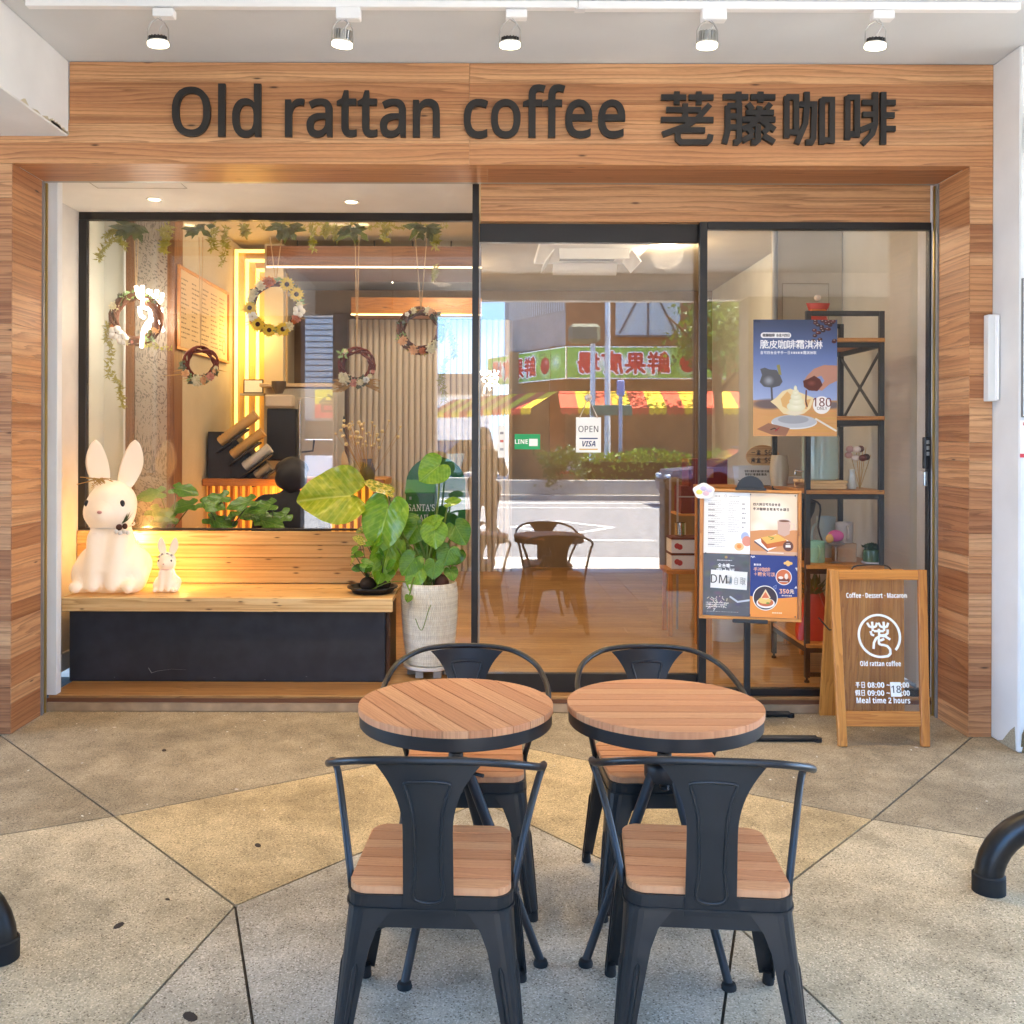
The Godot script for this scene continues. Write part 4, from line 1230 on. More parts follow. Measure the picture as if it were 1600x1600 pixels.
# ---------- signs ----------
func build_signs():
	# A-frame board
	var a := thing("a_frame_sign", "wooden A-frame sign with clear front panel and white round emblem", "sign", Vector3(0, 0, 0))
	var yb := 0.002
	var zt := 5.06
	var zb := 4.89
	var top := 0.875
	var slope := (zt - zb) / top
	var yaw_x := func(x: float, y: float, off := 0.0) -> Vector3:
		return Vector3(x, y, -(zb + slope * y) + off)
	var xl := [1.838, 1.838]   # left post x at bottom, top
	var xb0 := (1318.0 - PX) / FOC * zb; var xb1 := (1447.0 - PX) / FOC * zb
	var xt0 := (1303.0 - PX) / FOC * zt; var xt1 := (1441.0 - PX) / FOC * zt
	var tilt := atan(slope)
	for s in [0, 1]:
		var b0 := Vector3([xb0, xb1][s], 0.002, -zb)
		var b1 := Vector3([xt0, xt1][s], top, -zt)
		var dir := (b1 - b0).normalized()
		var m := MB.new()
		var side := Vector3.RIGHT - dir * dir.x
		side = side.normalized()
		m.box((b0 + b1) / 2, Vector3(0.044, (b1 - b0).length(), 0.026), 0.003, Basis(side, dir, side.cross(dir)), ruv(), 1)
		obj("front_post", m, M.honey[s], a)
	var rail := func(y: float, h: float, called: String, k: int):
		var t := y / top
		var x0 := lerpf(xb0, xt0, t) + 0.0225
		var x1 := lerpf(xb1, xt1, t) - 0.0225
		var m := MB.new()
		m.box(yaw_x.call((x0 + x1) / 2, y), Vector3(x1 - x0, h, 0.02), 0.002, Basis(Vector3.RIGHT, -tilt), ruv(), 0)
		obj(called, m, M.honey[k], a)
	rail.call(0.848, 0.052, "top_rail", 2)
	rail.call(0.135, 0.075, "bottom_rail", 1)
	# clear panel with white print
	var pm := MB.new()
	var y0 := 0.174; var y1 := 0.82
	var c0: Vector3 = yaw_x.call(lerpf(xb0, xt0, y0 / top) + 0.023, y0); var c1: Vector3 = yaw_x.call(lerpf(xb1, xt1, y0 / top) - 0.023, y0)
	var c2: Vector3 = yaw_x.call(lerpf(xb1, xt1, y1 / top) - 0.023, y1); var c3: Vector3 = yaw_x.call(lerpf(xb0, xt0, y1 / top) + 0.023, y1)
	var nn := Vector3(0, sin(tilt), cos(tilt))
	pm.quad(c0, c1, c2, c3, nn)
	obj("clear_panel", pm, M.clear, a)
	var pr := Node3D.new()
	pr.name = "panel_print"
	a.add_child(pr, true)
	pr.position = (c0 + c1 + c2 + c3) / 4 + nn * 0.002
	pr.basis = Basis(Vector3.RIGHT, -tilt)
	var ctr := pr.position
	var loc := func(px: float, py: float) -> Vector3:
		# a point of the photograph carried onto the panel
		var k := EYE
		var d := zb
		for i in 4:
			d = zb + slope * (EYE - (py - PY) / FOC * d)
		var p := at(px, py, d)
		var q: Vector3 = p - ctr
		return Vector3(q.x, q.y / cos(tilt), 0)
	var W: Material = M.print_white
	var scl := 5.0 / FOC
	text("Coffee · Dessert · Macaron", 10.6 * scl, W, pr, loc.call(1370, 928.5), "Droid Sans", 700, 0.0008, HORIZONTAL_ALIGNMENT_CENTER, 1.0, 96 * scl)
	text("Old rattan coffee", 10.4 * scl, W, pr, loc.call(1376.5, 1035), "Droid Sans", 700, 0.0008, HORIZONTAL_ALIGNMENT_CENTER, 1.0, 64 * scl)
	text("08:00 ~", 11.0 * scl, W, pr, loc.call(1374, 1068.5), "Droid Sans", 700, 0.0008, HORIZONTAL_ALIGNMENT_CENTER, 1.0, 35 * scl)
	text("09:00 ~", 11.0 * scl, W, pr, loc.call(1374, 1081), "Droid Sans", 700, 0.0008, HORIZONTAL_ALIGNMENT_CENTER, 1.0, 35 * scl)
	text(":00", 11.0 * scl, W, pr, loc.call(1415, 1068.5), "Droid Sans", 700, 0.0008, HORIZONTAL_ALIGNMENT_CENTER, 1.0, 13.6 * scl)
	text(":00", 11.0 * scl, W, pr, loc.call(1416, 1081), "Droid Sans", 700, 0.0008, HORIZONTAL_ALIGNMENT_CENTER, 1.0, 13.6 * scl)
	text("Meal time 2 hours", 11.6 * scl, W, pr, loc.call(1381, 1092.5), "Droid Sans", 700, 0.0008, HORIZONTAL_ALIGNMENT_CENTER, 1.0, 84 * scl)
	var row := 0
	for s in ["平日", "假日"]:
		var k := 0
		for chh in s:
			var g := glyph_solid(strokes(GL[chh]), 0.0016, Vector2(0.026, 0.029), 0.0006)
			var o := obj("lettering", g, W, pr)
			o.position = loc.call(1341.0 + k * 8.6, 1068.0 + row * 12.5)
			k += 1
		row += 1
	var lg := glyph_solid(logo_paths().map(func(l): return l.map(func(p): return p * 0.5 + Vector2(50, 50))), 0.0058, Vector2(66.0 * scl, 66.0 * scl), 0.0006, true)
	var lo := obj("emblem", lg, W, pr)
	lo.position = loc.call(1374.5, 991.5)
	var st := obj("paper_patch", sheet(0.054, 0.072, 0.0009), M.sheet_white, pr)
	st.position = loc.call(1400.5, 1075) + Vector3(0, 0, 0.0014)
	text("18", 15.0 * scl, M.ink, pr, loc.call(1400.5, 1075) + Vector3(0, 0, 0.0032), "Droid Sans", 400, 0.0006)
	# rear board of vertical wooden strips, leaning the other way
	var rb := 5.34
	var rx0 := (1282.0 - PX) / FOC * rb
	for k in 7:
		var w0 := 0.47
		var bx0 := rx0 + w0 * k / 7.0 + 0.0006; var bx1 := rx0 + w0 * (k + 1) / 7.0 - 0.0006
		var tx0 := 1.815 + 0.40 * k / 7.0 + 0.0006; var tx1 := 1.815 + 0.40 * (k + 1) / 7.0 - 0.0006
		var m := MB.new()
		var q0 := Vector3(bx0, 0.03, -rb); var q1 := Vector3(bx1, 0.03, -rb); var q2 := Vector3(tx1, 0.868, -zt - 0.022); var q3 := Vector3(tx0, 0.868, -zt - 0.022)
		var nf := (q1 - q0).cross(q3 - q0).normalized()
		var uo := ruv()
		var uvs := [uo, uo + Vector2(0, 0.067), uo + Vector2(0.88, 0.067), uo + Vector2(0.88, 0)]
		m.quad(q0, q1, q2, q3, nf, uvs)
		m.quad(q0 - nf * 0.018, q1 - nf * 0.018, q2 - nf * 0.018, q3 - nf * 0.018, -nf, uvs)
		m.quad(q0, q0 - nf * 0.018, q3 - nf * 0.018, q3, Vector3.LEFT, uvs)
		m.quad(q1, q1 - nf * 0.018, q2 - nf * 0.018, q2, Vector3.RIGHT, uvs)
		m.quad(q3, q2, q2 - nf * 0.018, q3 - nf * 0.018, Vector3.UP, uvs)
		obj("rear_board", m, M.honey[k % 3], a)
	var cord := MB.new()
	cord.tube([Vector3(1.80, 0.60, -5.18), Vector3(1.83, 0.55, -5.10), Vector3(1.845, 0.57, -5.02)], 0.004, 6)
	obj("stay_cord", cord, M.rubber, a)
	var hn := MB.new()
	hn.tube(smooth([Vector3(1.93, 0.872, -zt), Vector3(1.96, 0.895, -zt), Vector3(2.10, 0.898, -zt), Vector3(2.14, 0.872, -zt)], 4), 0.004, 6)
	obj("carry_handle", hn, M.black, a)
	# menu board on a black stand
	var e := thing("menu_stand", "menu board with four posters on a black metal stand, by the door", "menu stand", Vector3(0, 0, 0))
	var bd := Node3D.new()
	bd.name = "menu_board"
	e.add_child(bd, true)
	var zc := 5.16
	var pc := at(1172.5, 865, zc)
	bd.position = pc
	bd.rotation_degrees = Vector3(-6, -7, -1.0)
	var bw := 155.0 / FOC * zc; var bh := 203.0 / FOC * zc
	obj("frame_rail", bx(Vector3(0, bh / 2 - 0.008, 0), Vector3(bw, 0.016, 0.022), 0.002), M.honey[0], bd)
	obj("frame_rail", bx(Vector3(0, -bh / 2 + 0.008, 0), Vector3(bw, 0.016, 0.022), 0.002), M.honey[0], bd)
	obj("frame_stile", bx(Vector3(-bw / 2 + 0.009, 0, 0), Vector3(0.018, bh - 0.033, 0.022), 0.002), M.honey[1], bd)
	obj("frame_stile", bx(Vector3(bw / 2 - 0.009, 0, 0), Vector3(0.018, bh - 0.033, 0.022), 0.002), M.honey[1], bd)
	obj("backing", bx(Vector3(0, 0, -0.004), Vector3(bw - 0.037, bh - 0.033, 0.01)), mat(rgb(190, 140, 96), 0.7), bd)
	var pw := (bw - 0.04) / 2; var phh := (bh - 0.036) / 2
	var posts := [menu_white(), menu_toast(), menu_dark(), menu_blue()]
	for k in 4:
		var o := obj("poster", sheet(pw - 0.002, phh - 0.002, 0.0012), posts[k], bd)
		o.position = Vector3((-0.5 + k % 2) * pw, (0.5 - k / 2) * phh, 0.0025)
	for k in 9:
		var pin := MB.new()
		pin.lathe([Vector2(0.0035, 0.0), Vector2(0.0035, 0.003), Vector2(0.0005, 0.004)], 8, Vector3((-1 + k % 3) * (pw - 0.012), (1 - k / 3) * (phh - 0.01), 0.0045), Basis(Vector3(1, 0, 0), PI / 2))
		obj("push_pin", pin, M.ink, bd)
	var dm := obj("paper_note", sheet(0.19, 0.095, 0.0015), M.sheet_white, bd)
	dm.position = Vector3(-pw * 0.5 + 0.012, -phh * 0.42, 0.006)
	dm.rotation_degrees.z = -2.0
	text("DM", 0.062, M.ink, dm, Vector3(-0.052, 0.0, 0.0022), "Droid Sans", 400, 0.0006)
	var k2 := 0
	for chh in "請自取":
		var g := glyph_solid(strokes(GL[chh]), 0.0006, Vector2(0.028, 0.042), 0.0005)
		var o := obj("lettering", g, M.ink, dm)
		o.position = Vector3(0.004 + k2 * 0.034, -0.002, 0.0017)
		k2 += 1
	var mc := MB.new()
	var rim := PackedVector2Array()
	for k in 28:
		var an := TAU * k / 28
		rim.append(Vector2(cos(an) * 0.056, sin(an) * 0.042) * (1.0 + 0.07 * sin(an * 5.0)))
	mc.prism(rim, 0.0, 0.003)
	var mo := obj("macaron_cutout", mc, M.sheet_white, bd)
	mo.position = Vector3(-bw / 2 + 0.018, bh / 2 - 0.016, 0.013)
	for q in [[-0.024, -0.006, rgb(240, 226, 120)], [0.012, -0.012, rgb(222, 190, 206)], [-0.002, 0.014, rgb(206, 196, 224)], [0.03, 0.006, rgb(214, 206, 232)]]:
		var mm := MB.new()
		mm.lathe([Vector2(0.017, 0.0), Vector2(0.016, 0.002), Vector2(0.0005, 0.0035)], 16, Vector3(q[0], q[1], 0.0032), Basis(Vector3(1, 0, 0), PI / 2), Vector2(1, 0.75))
		obj("macaron", mm, mat(q[2], 0.6), mo)
	var clip := MB.new()
	var half := PackedVector2Array()
	for k in 17:
		half.append(Vector2(cos(PI * k / 16) * 0.072, sin(PI * k / 16) * 0.072))
	clip.prism(half, -0.006, 0.006, Transform3D(Basis(), Vector3(0.0, bh / 2 + 0.001, 0)))
	clip.box(Vector3(0, bh / 2 + 0.002, 0.008), Vector3(0.16, 0.014, 0.03), 0.002)
	obj("top_clip", clip, M.black, bd)
	obj("bottom_clip", bx(Vector3(0, -bh / 2 - 0.004, 0.008), Vector3(0.18, 0.02, 0.034), 0.002), M.black, bd)
	var px := pc.x - 0.0
	obj("pole", span(px - 0.016, px + 0.016, 0.04, 1.27, 5.20, 5.225, 0.003), M.black, e)
	obj("base_bar", span(px - 0.29, px + 0.30, 0.002, 0.034, 4.955, 4.985, 0.012), M.black, e)
	obj("base_bar", span(px - 0.29, px + 0.30, 0.002, 0.034, 5.395, 5.425, 0.012), M.black, e)
	obj("base_spine", span(px - 0.016, px + 0.016, 0.006, 0.036, 4.986, 5.394, 0.003), M.black, e)
	for sx in [-1, 1]:
		for zz in [4.97, 5.41]:
			var m := MB.new()
			m.lathe([Vector2(0.0005, 0.0), Vector2(0.02, 0.0), Vector2(0.02, 0.02), Vector2(0.0005, 0.022)], 12, Vector3(px + 0.005 + sx * 0.295, 0.0, -zz))
			obj("foot_cap", m, M.rubber, e)
	# poster on the right pane
	var pz := 5.538
	var pp := at(1242, 589, pz)
	var po := obj("window_poster", sheet(131.0 / FOC * pz, 182.0 / FOC * pz, 0.001), poster_icecream())
	po.position = pp
	tag(po, "blue ice cream poster stuck on the glass pane right of the door", "poster")
	text("180", 19.0 * pz / FOC, mat(rgb(110, 40, 36), 0.6), po, Vector3(42.0 / FOC * pz, -38.0 / FOC * pz, 0.0016), "Droid Sans", 400, 0.0004)
	text("ONLY", 6.5 * pz / FOC, mat(rgb(90, 60, 56), 0.6), po, Vector3(42.0 / FOC * pz, -47.5 / FOC * pz, 0.0016), "Droid Sans", 400, 0.0004)
	# open sign
	var oz := 5.594
	var os := thing("open_sign", "white hanging card on the glass door reading OPEN above a card emblem", "sign", at(919.5, 679, oz))
	var cw := 39.0 / FOC * oz; var chh2 := 55.0 / FOC * oz
	obj("card", bx(Vector3.ZERO, Vector3(cw, chh2, 0.003), 0.0008), M.sheet_white, os)
	text("OPEN", 13.5 * oz / FOC, mat(rgb(70, 66, 62), 0.6), os, Vector3(0, 9.0 / FOC * oz, 0.0022), "Droid Sans", 400, 0.0006, HORIZONTAL_ALIGNMENT_CENTER, 0.95)
	var vi := text("VISA", 11.5 * oz / FOC, mat(rgb(38, 52, 104), 0.6), os, Vector3(0.002, -14.0 / FOC * oz, 0.0022), "Droid Sans", 700, 0.0006, HORIZONTAL_ALIGNMENT_CENTER, 0.9)
	vi.basis = Basis(Vector3(0.9, 0, 0), Vector3(0.2, 1, 0), Vector3(0, 0, 1))
	obj("blue_bar", bx(Vector3(0, -5.5 / FOC * oz, 0.0018), Vector3(cw * 0.74, 0.007, 0.0008)), mat(rgb(38, 52, 104), 0.6), os)
	obj("gold_bar", bx(Vector3(0, -22.5 / FOC * oz, 0.0018), Vector3(cw * 0.74, 0.007, 0.0008)), mat(rgb(216, 176, 96), 0.6), os)
	var cd := MB.new()
	var hook := Vector3(0, 0.215, 0.004)
	cd.tube([Vector3(-cw * 0.36, chh2 / 2 - 0.004, 0.002), hook, Vector3(cw * 0.36, chh2 / 2 - 0.004, 0.002)], 0.0036, 6)
	obj("hanging_cord", cd, mat(rgb(214, 196, 176), 0.8), os)
	var su := MB.new()
	su.lathe([Vector2(0.022, 0.0), Vector2(0.016, 0.008), Vector2(0.006, 0.014), Vector2(0.005, 0.022), Vector2(0.0005, 0.024)], 16, hook + Vector3(0, 0, -0.0135), Basis(Vector3(1, 0, 0), PI / 2))
	obj("suction_cup", su, mat(rgb(205, 190, 180), 0.25), os)
	# small notices on the glass
	var s1 := thing("notice_strip", "narrow white vertical notice strip on the glass door, left of the green sticker", "notice", at(784, 690, oz))
	obj("card", bx(Vector3.ZERO, Vector3(0.044, 0.185, 0.002)), M.sheet_white, s1)
	for k in 3:
		obj("print_mark", bx(Vector3(0, 0.05 - k * 0.047, 0.0014), Vector3(0.02, 0.014, 0.0006)), mat([rgb(150, 150, 156), rgb(196, 106, 96), rgb(170, 170, 174)][k], 0.6), s1)
	var s2 := thing("green_sticker", "green sticker with white lettering on the glass door beside the open sign", "sticker", at(824, 690, oz))
	obj("card", bx(Vector3.ZERO, Vector3(0.148, 0.088, 0.0016)), mat(rgb(30, 158, 92), 0.5), s2)
	text("LINE", 0.036, M.print_white, s2, Vector3(-0.035, 0, 0.0012), "Droid Sans", 700, 0.0005)
	obj("white_patch", bx(Vector3(0.035, -0.004, 0.0012), Vector3(0.05, 0.042, 0.0006)), M.print_white, s2)

func lines(cv: Canvas, x0: float, x1: float, y0: float, y1: float, step: float, c: Color, seed_: int, th := 1.6):
	var r := RandomNumberGenerator.new()
	r.seed = seed_
	var y := y0
	while y < y1:
		var x := x0
		var e := lerpf(x0, x1, r.randf_range(0.45, 1.0))
		while x < e:
			var w := r.randf_range(3, 9)
			cv.rect(x, y, minf(x + w, e), y + th, c)
			x += w + r.randf_range(1.5, 3)
		y += step

func menu_white() -> Material:
	var cv := Canvas.new(256, 340, rgb(240, 239, 236))
	lines(cv, 60, 110, 20, 24, 9, rgb(90, 88, 92), 1, 4)
	lines(cv, 140, 210, 20, 24, 9, rgb(130, 128, 132), 2, 3)
	cv.oval(120, 20, 7, 8, rgb(170, 168, 170)); cv.oval(120, 20, 5, 6, rgb(240, 239, 236))
	lines(cv, 24, 128, 48, 310, 11, rgb(150, 148, 152), 3, 2)
	lines(cv, 136, 200, 48, 230, 13, rgb(150, 148, 152), 4, 2)
	lines(cv, 212, 232, 60, 230, 26, rgb(130, 128, 134), 5, 6)
	for k in 8:
		cv.rect(24, 66 + k * 32, 60, 70 + k * 32, rgb(96, 92, 98))
	cv.poly([Vector2(168, 330), Vector2(180, 270), Vector2(214, 212), Vector2(256, 220), Vector2(256, 322)], rgb(250, 250, 250))
	cv.oval(228, 244, 22, 26, rgb(176, 190, 226)); cv.oval(238, 268, 26, 28, rgb(226, 150, 128)); cv.oval(196, 300, 26, 22, rgb(240, 196, 140)); cv.oval(196, 298, 13, 12, rgb(236, 150, 70))
	return print_mat(cv.tex())

func menu_toast() -> Material:
	var cv := Canvas.new(256, 340, rgb(238, 214, 186))
	cv.oval(120, 110, 116, 96, rgb(250, 240, 222), 0.5)
	cv.oval(50, 190, 60, 50, rgb(250, 240, 222), 0.6)
	write(cv, "四大洲日可元全台自", 14, 54, 15, 1.1, rgb(70, 50, 40), 1.13)
	write(cv, "手沖咖啡自取食可台頌日", 14, 80, 15, 1.1, rgb(70, 50, 40), 1.22)
	cv.poly([Vector2(0, 212), Vector2(60, 204), Vector2(256, 200), Vector2(256, 340), Vector2(0, 340)], rgb(216, 150, 96))
	cv.rect(0, 320, 256, 340, rgb(214, 170, 140))
	cv.rect(92, 326, 182, 330, rgb(250, 240, 230))
	cv.poly([Vector2(148, 148), Vector2(220, 148), Vector2(214, 222), Vector2(186, 236), Vector2(150, 222)], rgb(212, 176, 158))
	cv.oval(184, 148, 36, 9, rgb(238, 224, 212)); cv.oval(184, 150, 30, 6, rgb(120, 70, 44))
	cv.line([Vector2(216, 164), Vector2(238, 168), Vector2(238, 192), Vector2(216, 200)], 4, rgb(232, 206, 188))
	cv.poly([Vector2(20, 262), Vector2(140, 226), Vector2(214, 262), Vector2(96, 318)], rgb(250, 248, 244))
	cv.poly([Vector2(22, 264), Vector2(96, 318), Vector2(96, 326), Vector2(20, 272)], rgb(90, 80, 92))
	cv.poly([Vector2(56, 246), Vector2(150, 226), Vector2(198, 256), Vector2(90, 280)], rgb(238, 186, 96))
	cv.poly([Vector2(90, 280), Vector2(198, 256), Vector2(198, 282), Vector2(92, 306)], rgb(206, 112, 52))
	cv.poly([Vector2(56, 246), Vector2(90, 280), Vector2(92, 306), Vector2(60, 272)], rgb(188, 98, 46))
	cv.line([Vector2(100, 240), Vector2(128, 246), Vector2(112, 256)], 2, rgb(120, 140, 60))
	cv.oval(206, 288, 28, 28, rgb(104, 62, 52)); cv.rect(192, 282, 220, 296, rgb(244, 236, 228)); cv.rect(196, 274, 216, 277, rgb(244, 236, 228))
	return print_mat(cv.tex())

func menu_dark() -> Material:
	var cv := Canvas.new(256, 340, rgb(84, 84, 90))
	var r := RandomNumberGenerator.new()
	r.seed = 5
	for k in 60:
		cv.oval(r.randf() * 256, r.randf() * 340, r.randf_range(10, 40), r.randf_range(6, 26), rgb(70 + r.randi() % 44, 70 + r.randi() % 40, 74 + r.randi() % 40), 1.2)
	cv.oval(125, 18, 8, 7, rgb(170, 140, 80))
	lines(cv, 76, 176, 34, 37, 9, rgb(225, 225, 225), 2, 4)
	write(cv, "全台唯一", 80, 54, 21, 1.5, rgb(248, 248, 248), 1.1)
	write(cv, "四大洲", 72, 80, 31, 1.7, rgb(250, 250, 250), 1.1)
	lines(cv, 100, 200, 116, 119, 9, rgb(225, 225, 225), 6, 5)
	for k in 34:
		var c := rgb(210, 176 + r.randi() % 40, 160 + r.randi() % 50)
		var p := Vector2(30 + r.randf() * 110, 236 + r.randf() * 70)
		cv.line([p, p + Vector2(r.randf_range(-18, 18), r.randf_range(-14, 14))], 2.0, c)
	cv.line([Vector2(150, 236), Vector2(190, 262), Vector2(256, 250)], 5, rgb(196, 202, 214))
	lines(cv, 16, 150, 268, 300, 11, rgb(222, 214, 206), 9, 5)
	lines(cv, 20, 240, 318, 322, 8, rgb(190, 188, 186), 10, 2.5)
	return print_mat(cv.tex(), 0.3)

func menu_blue() -> Material:
	var cv := Canvas.new(256, 340, rgb(44, 62, 132))
	cv.poly([Vector2(0, 226), Vector2(60, 236), Vector2(150, 234), Vector2(256, 222), Vector2(256, 340), Vector2(0, 340)], rgb(240, 152, 66))
	lines(cv, 20, 74, 48, 54, 20, rgb(240, 240, 245), 3, 11)
	write(cv, "手沖咖啡", 18, 68, 22, 1.3, rgb(244, 176, 140), 1.03)
	write(cv, "+輕食可頌", 18, 94, 22, 1.3, rgb(244, 176, 140), 1.06)
	for q in [[204, 34, 11], [220, 40, 10], [190, 40, 9], [206, 48, 10]]:
		cv.oval(q[0], q[1], q[2], q[2] * 0.8, rgb(244, 190, 110))
	cv.poly([Vector2(0, 14), Vector2(8, 4), Vector2(14, 12), Vector2(20, 4), Vector2(28, 16), Vector2(20, 12), Vector2(14, 18), Vector2(8, 12)], rgb(236, 236, 240))
	cv.oval(182, 116, 44, 44, rgb(248, 246, 242)); cv.oval(182, 116, 40, 40, rgb(214, 116, 70)); cv.rect(150, 124, 214, 144, rgb(120, 54, 36)); cv.oval(166, 120, 13, 8, rgb(244, 232, 220)); cv.oval(196, 112, 10, 16, rgb(240, 226, 214)); cv.rect(158, 140, 206, 143, rgb(248, 246, 242))
	cv.oval(82, 234, 68, 68, rgb(250, 246, 236)); cv.oval(82, 234, 63, 63, rgb(62, 50, 60)); cv.oval(84, 262, 50, 28, rgb(246, 240, 232)); cv.oval(84, 258, 42, 22, rgb(206, 112, 66)); cv.oval(78, 248, 34, 18, rgb(240, 206, 120))
	cv.poly([Vector2(56, 234), Vector2(84, 186), Vector2(112, 232), Vector2(88, 244)], rgb(240, 214, 170)); cv.poly([Vector2(62, 236), Vector2(84, 200), Vector2(104, 234)], rgb(222, 120, 80)); cv.oval(96, 262, 9, 5, rgb(120, 150, 60))
	write(cv, "元", 214, 182, 24, 2.0, rgb(250, 226, 196))
	for i in 3:
		pass
	var D := {"3": "10,10 80,10 40,42 84,66 70,94 10,92", "5": "84,8 22,8 18,46 70,44 84,70 66,94 12,90", "0": "50,6 16,30 16,70 50,94 84,70 84,30 50,6"}
	var x := 160.0
	for s in "350":
		for l in strokes(D[s]):
			cv.line(l.map(func(p): return Vector2(x, 182) + Vector2(p.x * 0.15, p.y * 0.24)), 2.4, rgb(250, 190, 150))
		x += 18.0
	lines(cv, 172, 232, 214, 220, 12, rgb(250, 230, 210), 12, 7)
	lines(cv, 120, 236, 310, 316, 12, rgb(248, 226, 190), 13, 7)
	cv.line([Vector2(126, 172), Vector2(142, 162), Vector2(140, 184), Vector2(126, 172)], 1.2, rgb(150, 170, 220))
	cv.poly([Vector2(244, 64), Vector2(256, 62), Vector2(256, 84)], rgb(240, 240, 244)); cv.poly([Vector2(240, 176), Vector2(250, 162), Vector2(256, 176)], rgb(240, 240, 244))
	return print_mat(cv.tex())

func poster_icecream() -> Material:
	var cv := Canvas.new(360, 500, rgb(120, 140, 190))
	cv.grad(0, 160, rgb(62, 72, 100), rgb(104, 124, 178)); cv.grad(160, 350, rgb(104, 124, 178), rgb(160, 178, 222))
	cv.rect(0, 346, 360, 500, rgb(206, 156, 104))
	var r := RandomNumberGenerator.new()
	r.seed = 17
	for k in 60:   # table boards in the picture
		var y := 384 + r.randf() * 116
		cv.rect(r.randf() * 300, y, 360, y + 1.5, rgb(196 + r.randi() % 24, 144 + r.randi() % 24, 92))
	cv.oval(70, 362, 90, 26, rgb(112, 98, 100), 0.4); cv.oval(330, 366, 70, 20, rgb(116, 104, 106), 0.5)
	cv.rect(2, 2, 30, 12, rgb(50, 58, 84))
	for k in 26:
		var q := Vector2(250 + r.randf() * 100, 4 + pow(r.randf(), 1.5) * 90)
		if q.x + q.y * 0.4 < 262:
			continue
		cv.oval(q.x, q.y, 10, 7, rgb(52 + r.randi() % 40, 34, 32)); cv.oval(q.x - 2, q.y - 2, 4, 2, rgb(170, 150, 144))
	cv.oval(43, 67, 12, 12, rgb(244, 244, 246)); cv.oval(150, 67, 12, 12, rgb(244, 244, 246)); cv.rect(43, 55, 150, 79, rgb(244, 244, 246))
	write(cv, "荖藤咖啡", 40, 61, 12, 0.9, rgb(80, 80, 90), 1.1)
	write(cv, "台自大四日", 98, 61, 12, 0.9, rgb(80, 80, 90), 0.98)
	write(cv, "脆皮咖啡霜淇淋", 30, 88, 36, 2.0, rgb(250, 250, 252), 1.065)
	var i := 0
	for ch in "自可四台全平手一日":
		write(cv, ch, 30 + i * 14.5, 135, 13, 1.0, rgb(226, 230, 240)); i += 1
	lines(cv, 162, 214, 137, 140, 20, rgb(226, 230, 240), 4, 10)
	i = 0
	for ch in "霜淇淋取":
		write(cv, ch, 214 + i * 14.5, 135, 13, 1.0, rgb(226, 230, 240)); i += 1
	# dark glass jug on a stem
	cv.line([Vector2(78, 280), Vector2(82, 350)], 4, rgb(84, 84, 92))
	cv.poly([Vector2(30, 212), Vector2(50, 206), Vector2(70, 214), Vector2(100, 216), Vector2(116, 240), Vector2(126, 266), Vector2(114, 284), Vector2(84, 292), Vector2(46, 288), Vector2(28, 268), Vector2(38, 238)], rgb(88, 90, 98))
	cv.oval(66, 262, 26, 24, rgb(150, 156, 170), 0.8)
	cv.poly([Vector2(100, 196), Vector2(114, 192), Vector2(122, 238), Vector2(110, 236)], rgb(150, 146, 90))
	# cone bowl
	cv.oval(176, 440, 98, 30, rgb(226, 230, 236)); cv.oval(176, 436, 96, 28, rgb(188, 194, 204)); cv.oval(172, 428, 66, 18, rgb(160, 166, 178))
	cv.poly([Vector2(74, 352), Vector2(100, 334), Vector2(128, 306), Vector2(160, 296), Vector2(236, 326), Vector2(262, 336), Vector2(246, 380), Vector2(220, 402), Vector2(180, 412), Vector2(130, 404), Vector2(98, 370)], rgb(230, 214, 170))
	cv.poly([Vector2(118, 340), Vector2(146, 308), Vector2(170, 330), Vector2(150, 384), Vector2(126, 372)], rgb(222, 180, 120))
	cv.poly([Vector2(228, 344), Vector2(248, 340), Vector2(230, 384), Vector2(214, 380)], rgb(220, 176, 118))
	cv.oval(178, 398, 44, 16, rgb(226, 220, 200), 0.5)
	for q in [[184, 372, 40, 22], [186, 350, 32, 18], [184, 330, 24, 16], [182, 312, 14, 14], [181, 296, 7, 14]]:
		cv.oval(q[0], q[1], q[2], q[3], rgb(242, 242, 224), 0.0, rgb(222, 222, 194))
	# hand with chocolate shell
	cv.poly([Vector2(360, 196), Vector2(304, 194), Vector2(262, 210), Vector2(232, 240), Vector2(218, 262), Vector2(226, 280), Vector2(262, 250), Vector2(292, 240), Vector2(306, 262), Vector2(286, 288), Vector2(282, 302), Vector2(296, 304), Vector2(326, 278), Vector2(360, 262)], rgb(186, 138, 120))
	cv.poly([Vector2(214, 262), Vector2(236, 254), Vector2(262, 240), Vector2(288, 256), Vector2(298, 280), Vector2(276, 306), Vector2(240, 304), Vector2(218, 288)], rgb(96, 52, 44))
	cv.oval(250, 272, 22, 14, rgb(134, 78, 66), 0.8)
	cv.line([Vector2(228, 304), Vector2(226, 350), Vector2(232, 372)], 3, rgb(98, 52, 40))
	cv.poly([Vector2(16, 470), Vector2(66, 444), Vector2(158, 466), Vector2(140, 500), Vector2(80, 494)], rgb(150, 108, 88))
	cv.line([Vector2(76, 472), Vector2(92, 466), Vector2(104, 474)], 2, rgb(60, 40, 40)); cv.line([Vector2(96, 478), Vector2(112, 464)], 2, rgb(170, 50, 60))
	cv.line([Vector2(270, 426), Vector2(356, 476)], 4, rgb(226, 222, 214))
	cv.oval(294, 366, 38, 38, rgb(246, 244, 244))
	return print_mat(cv.tex(), 0.35)

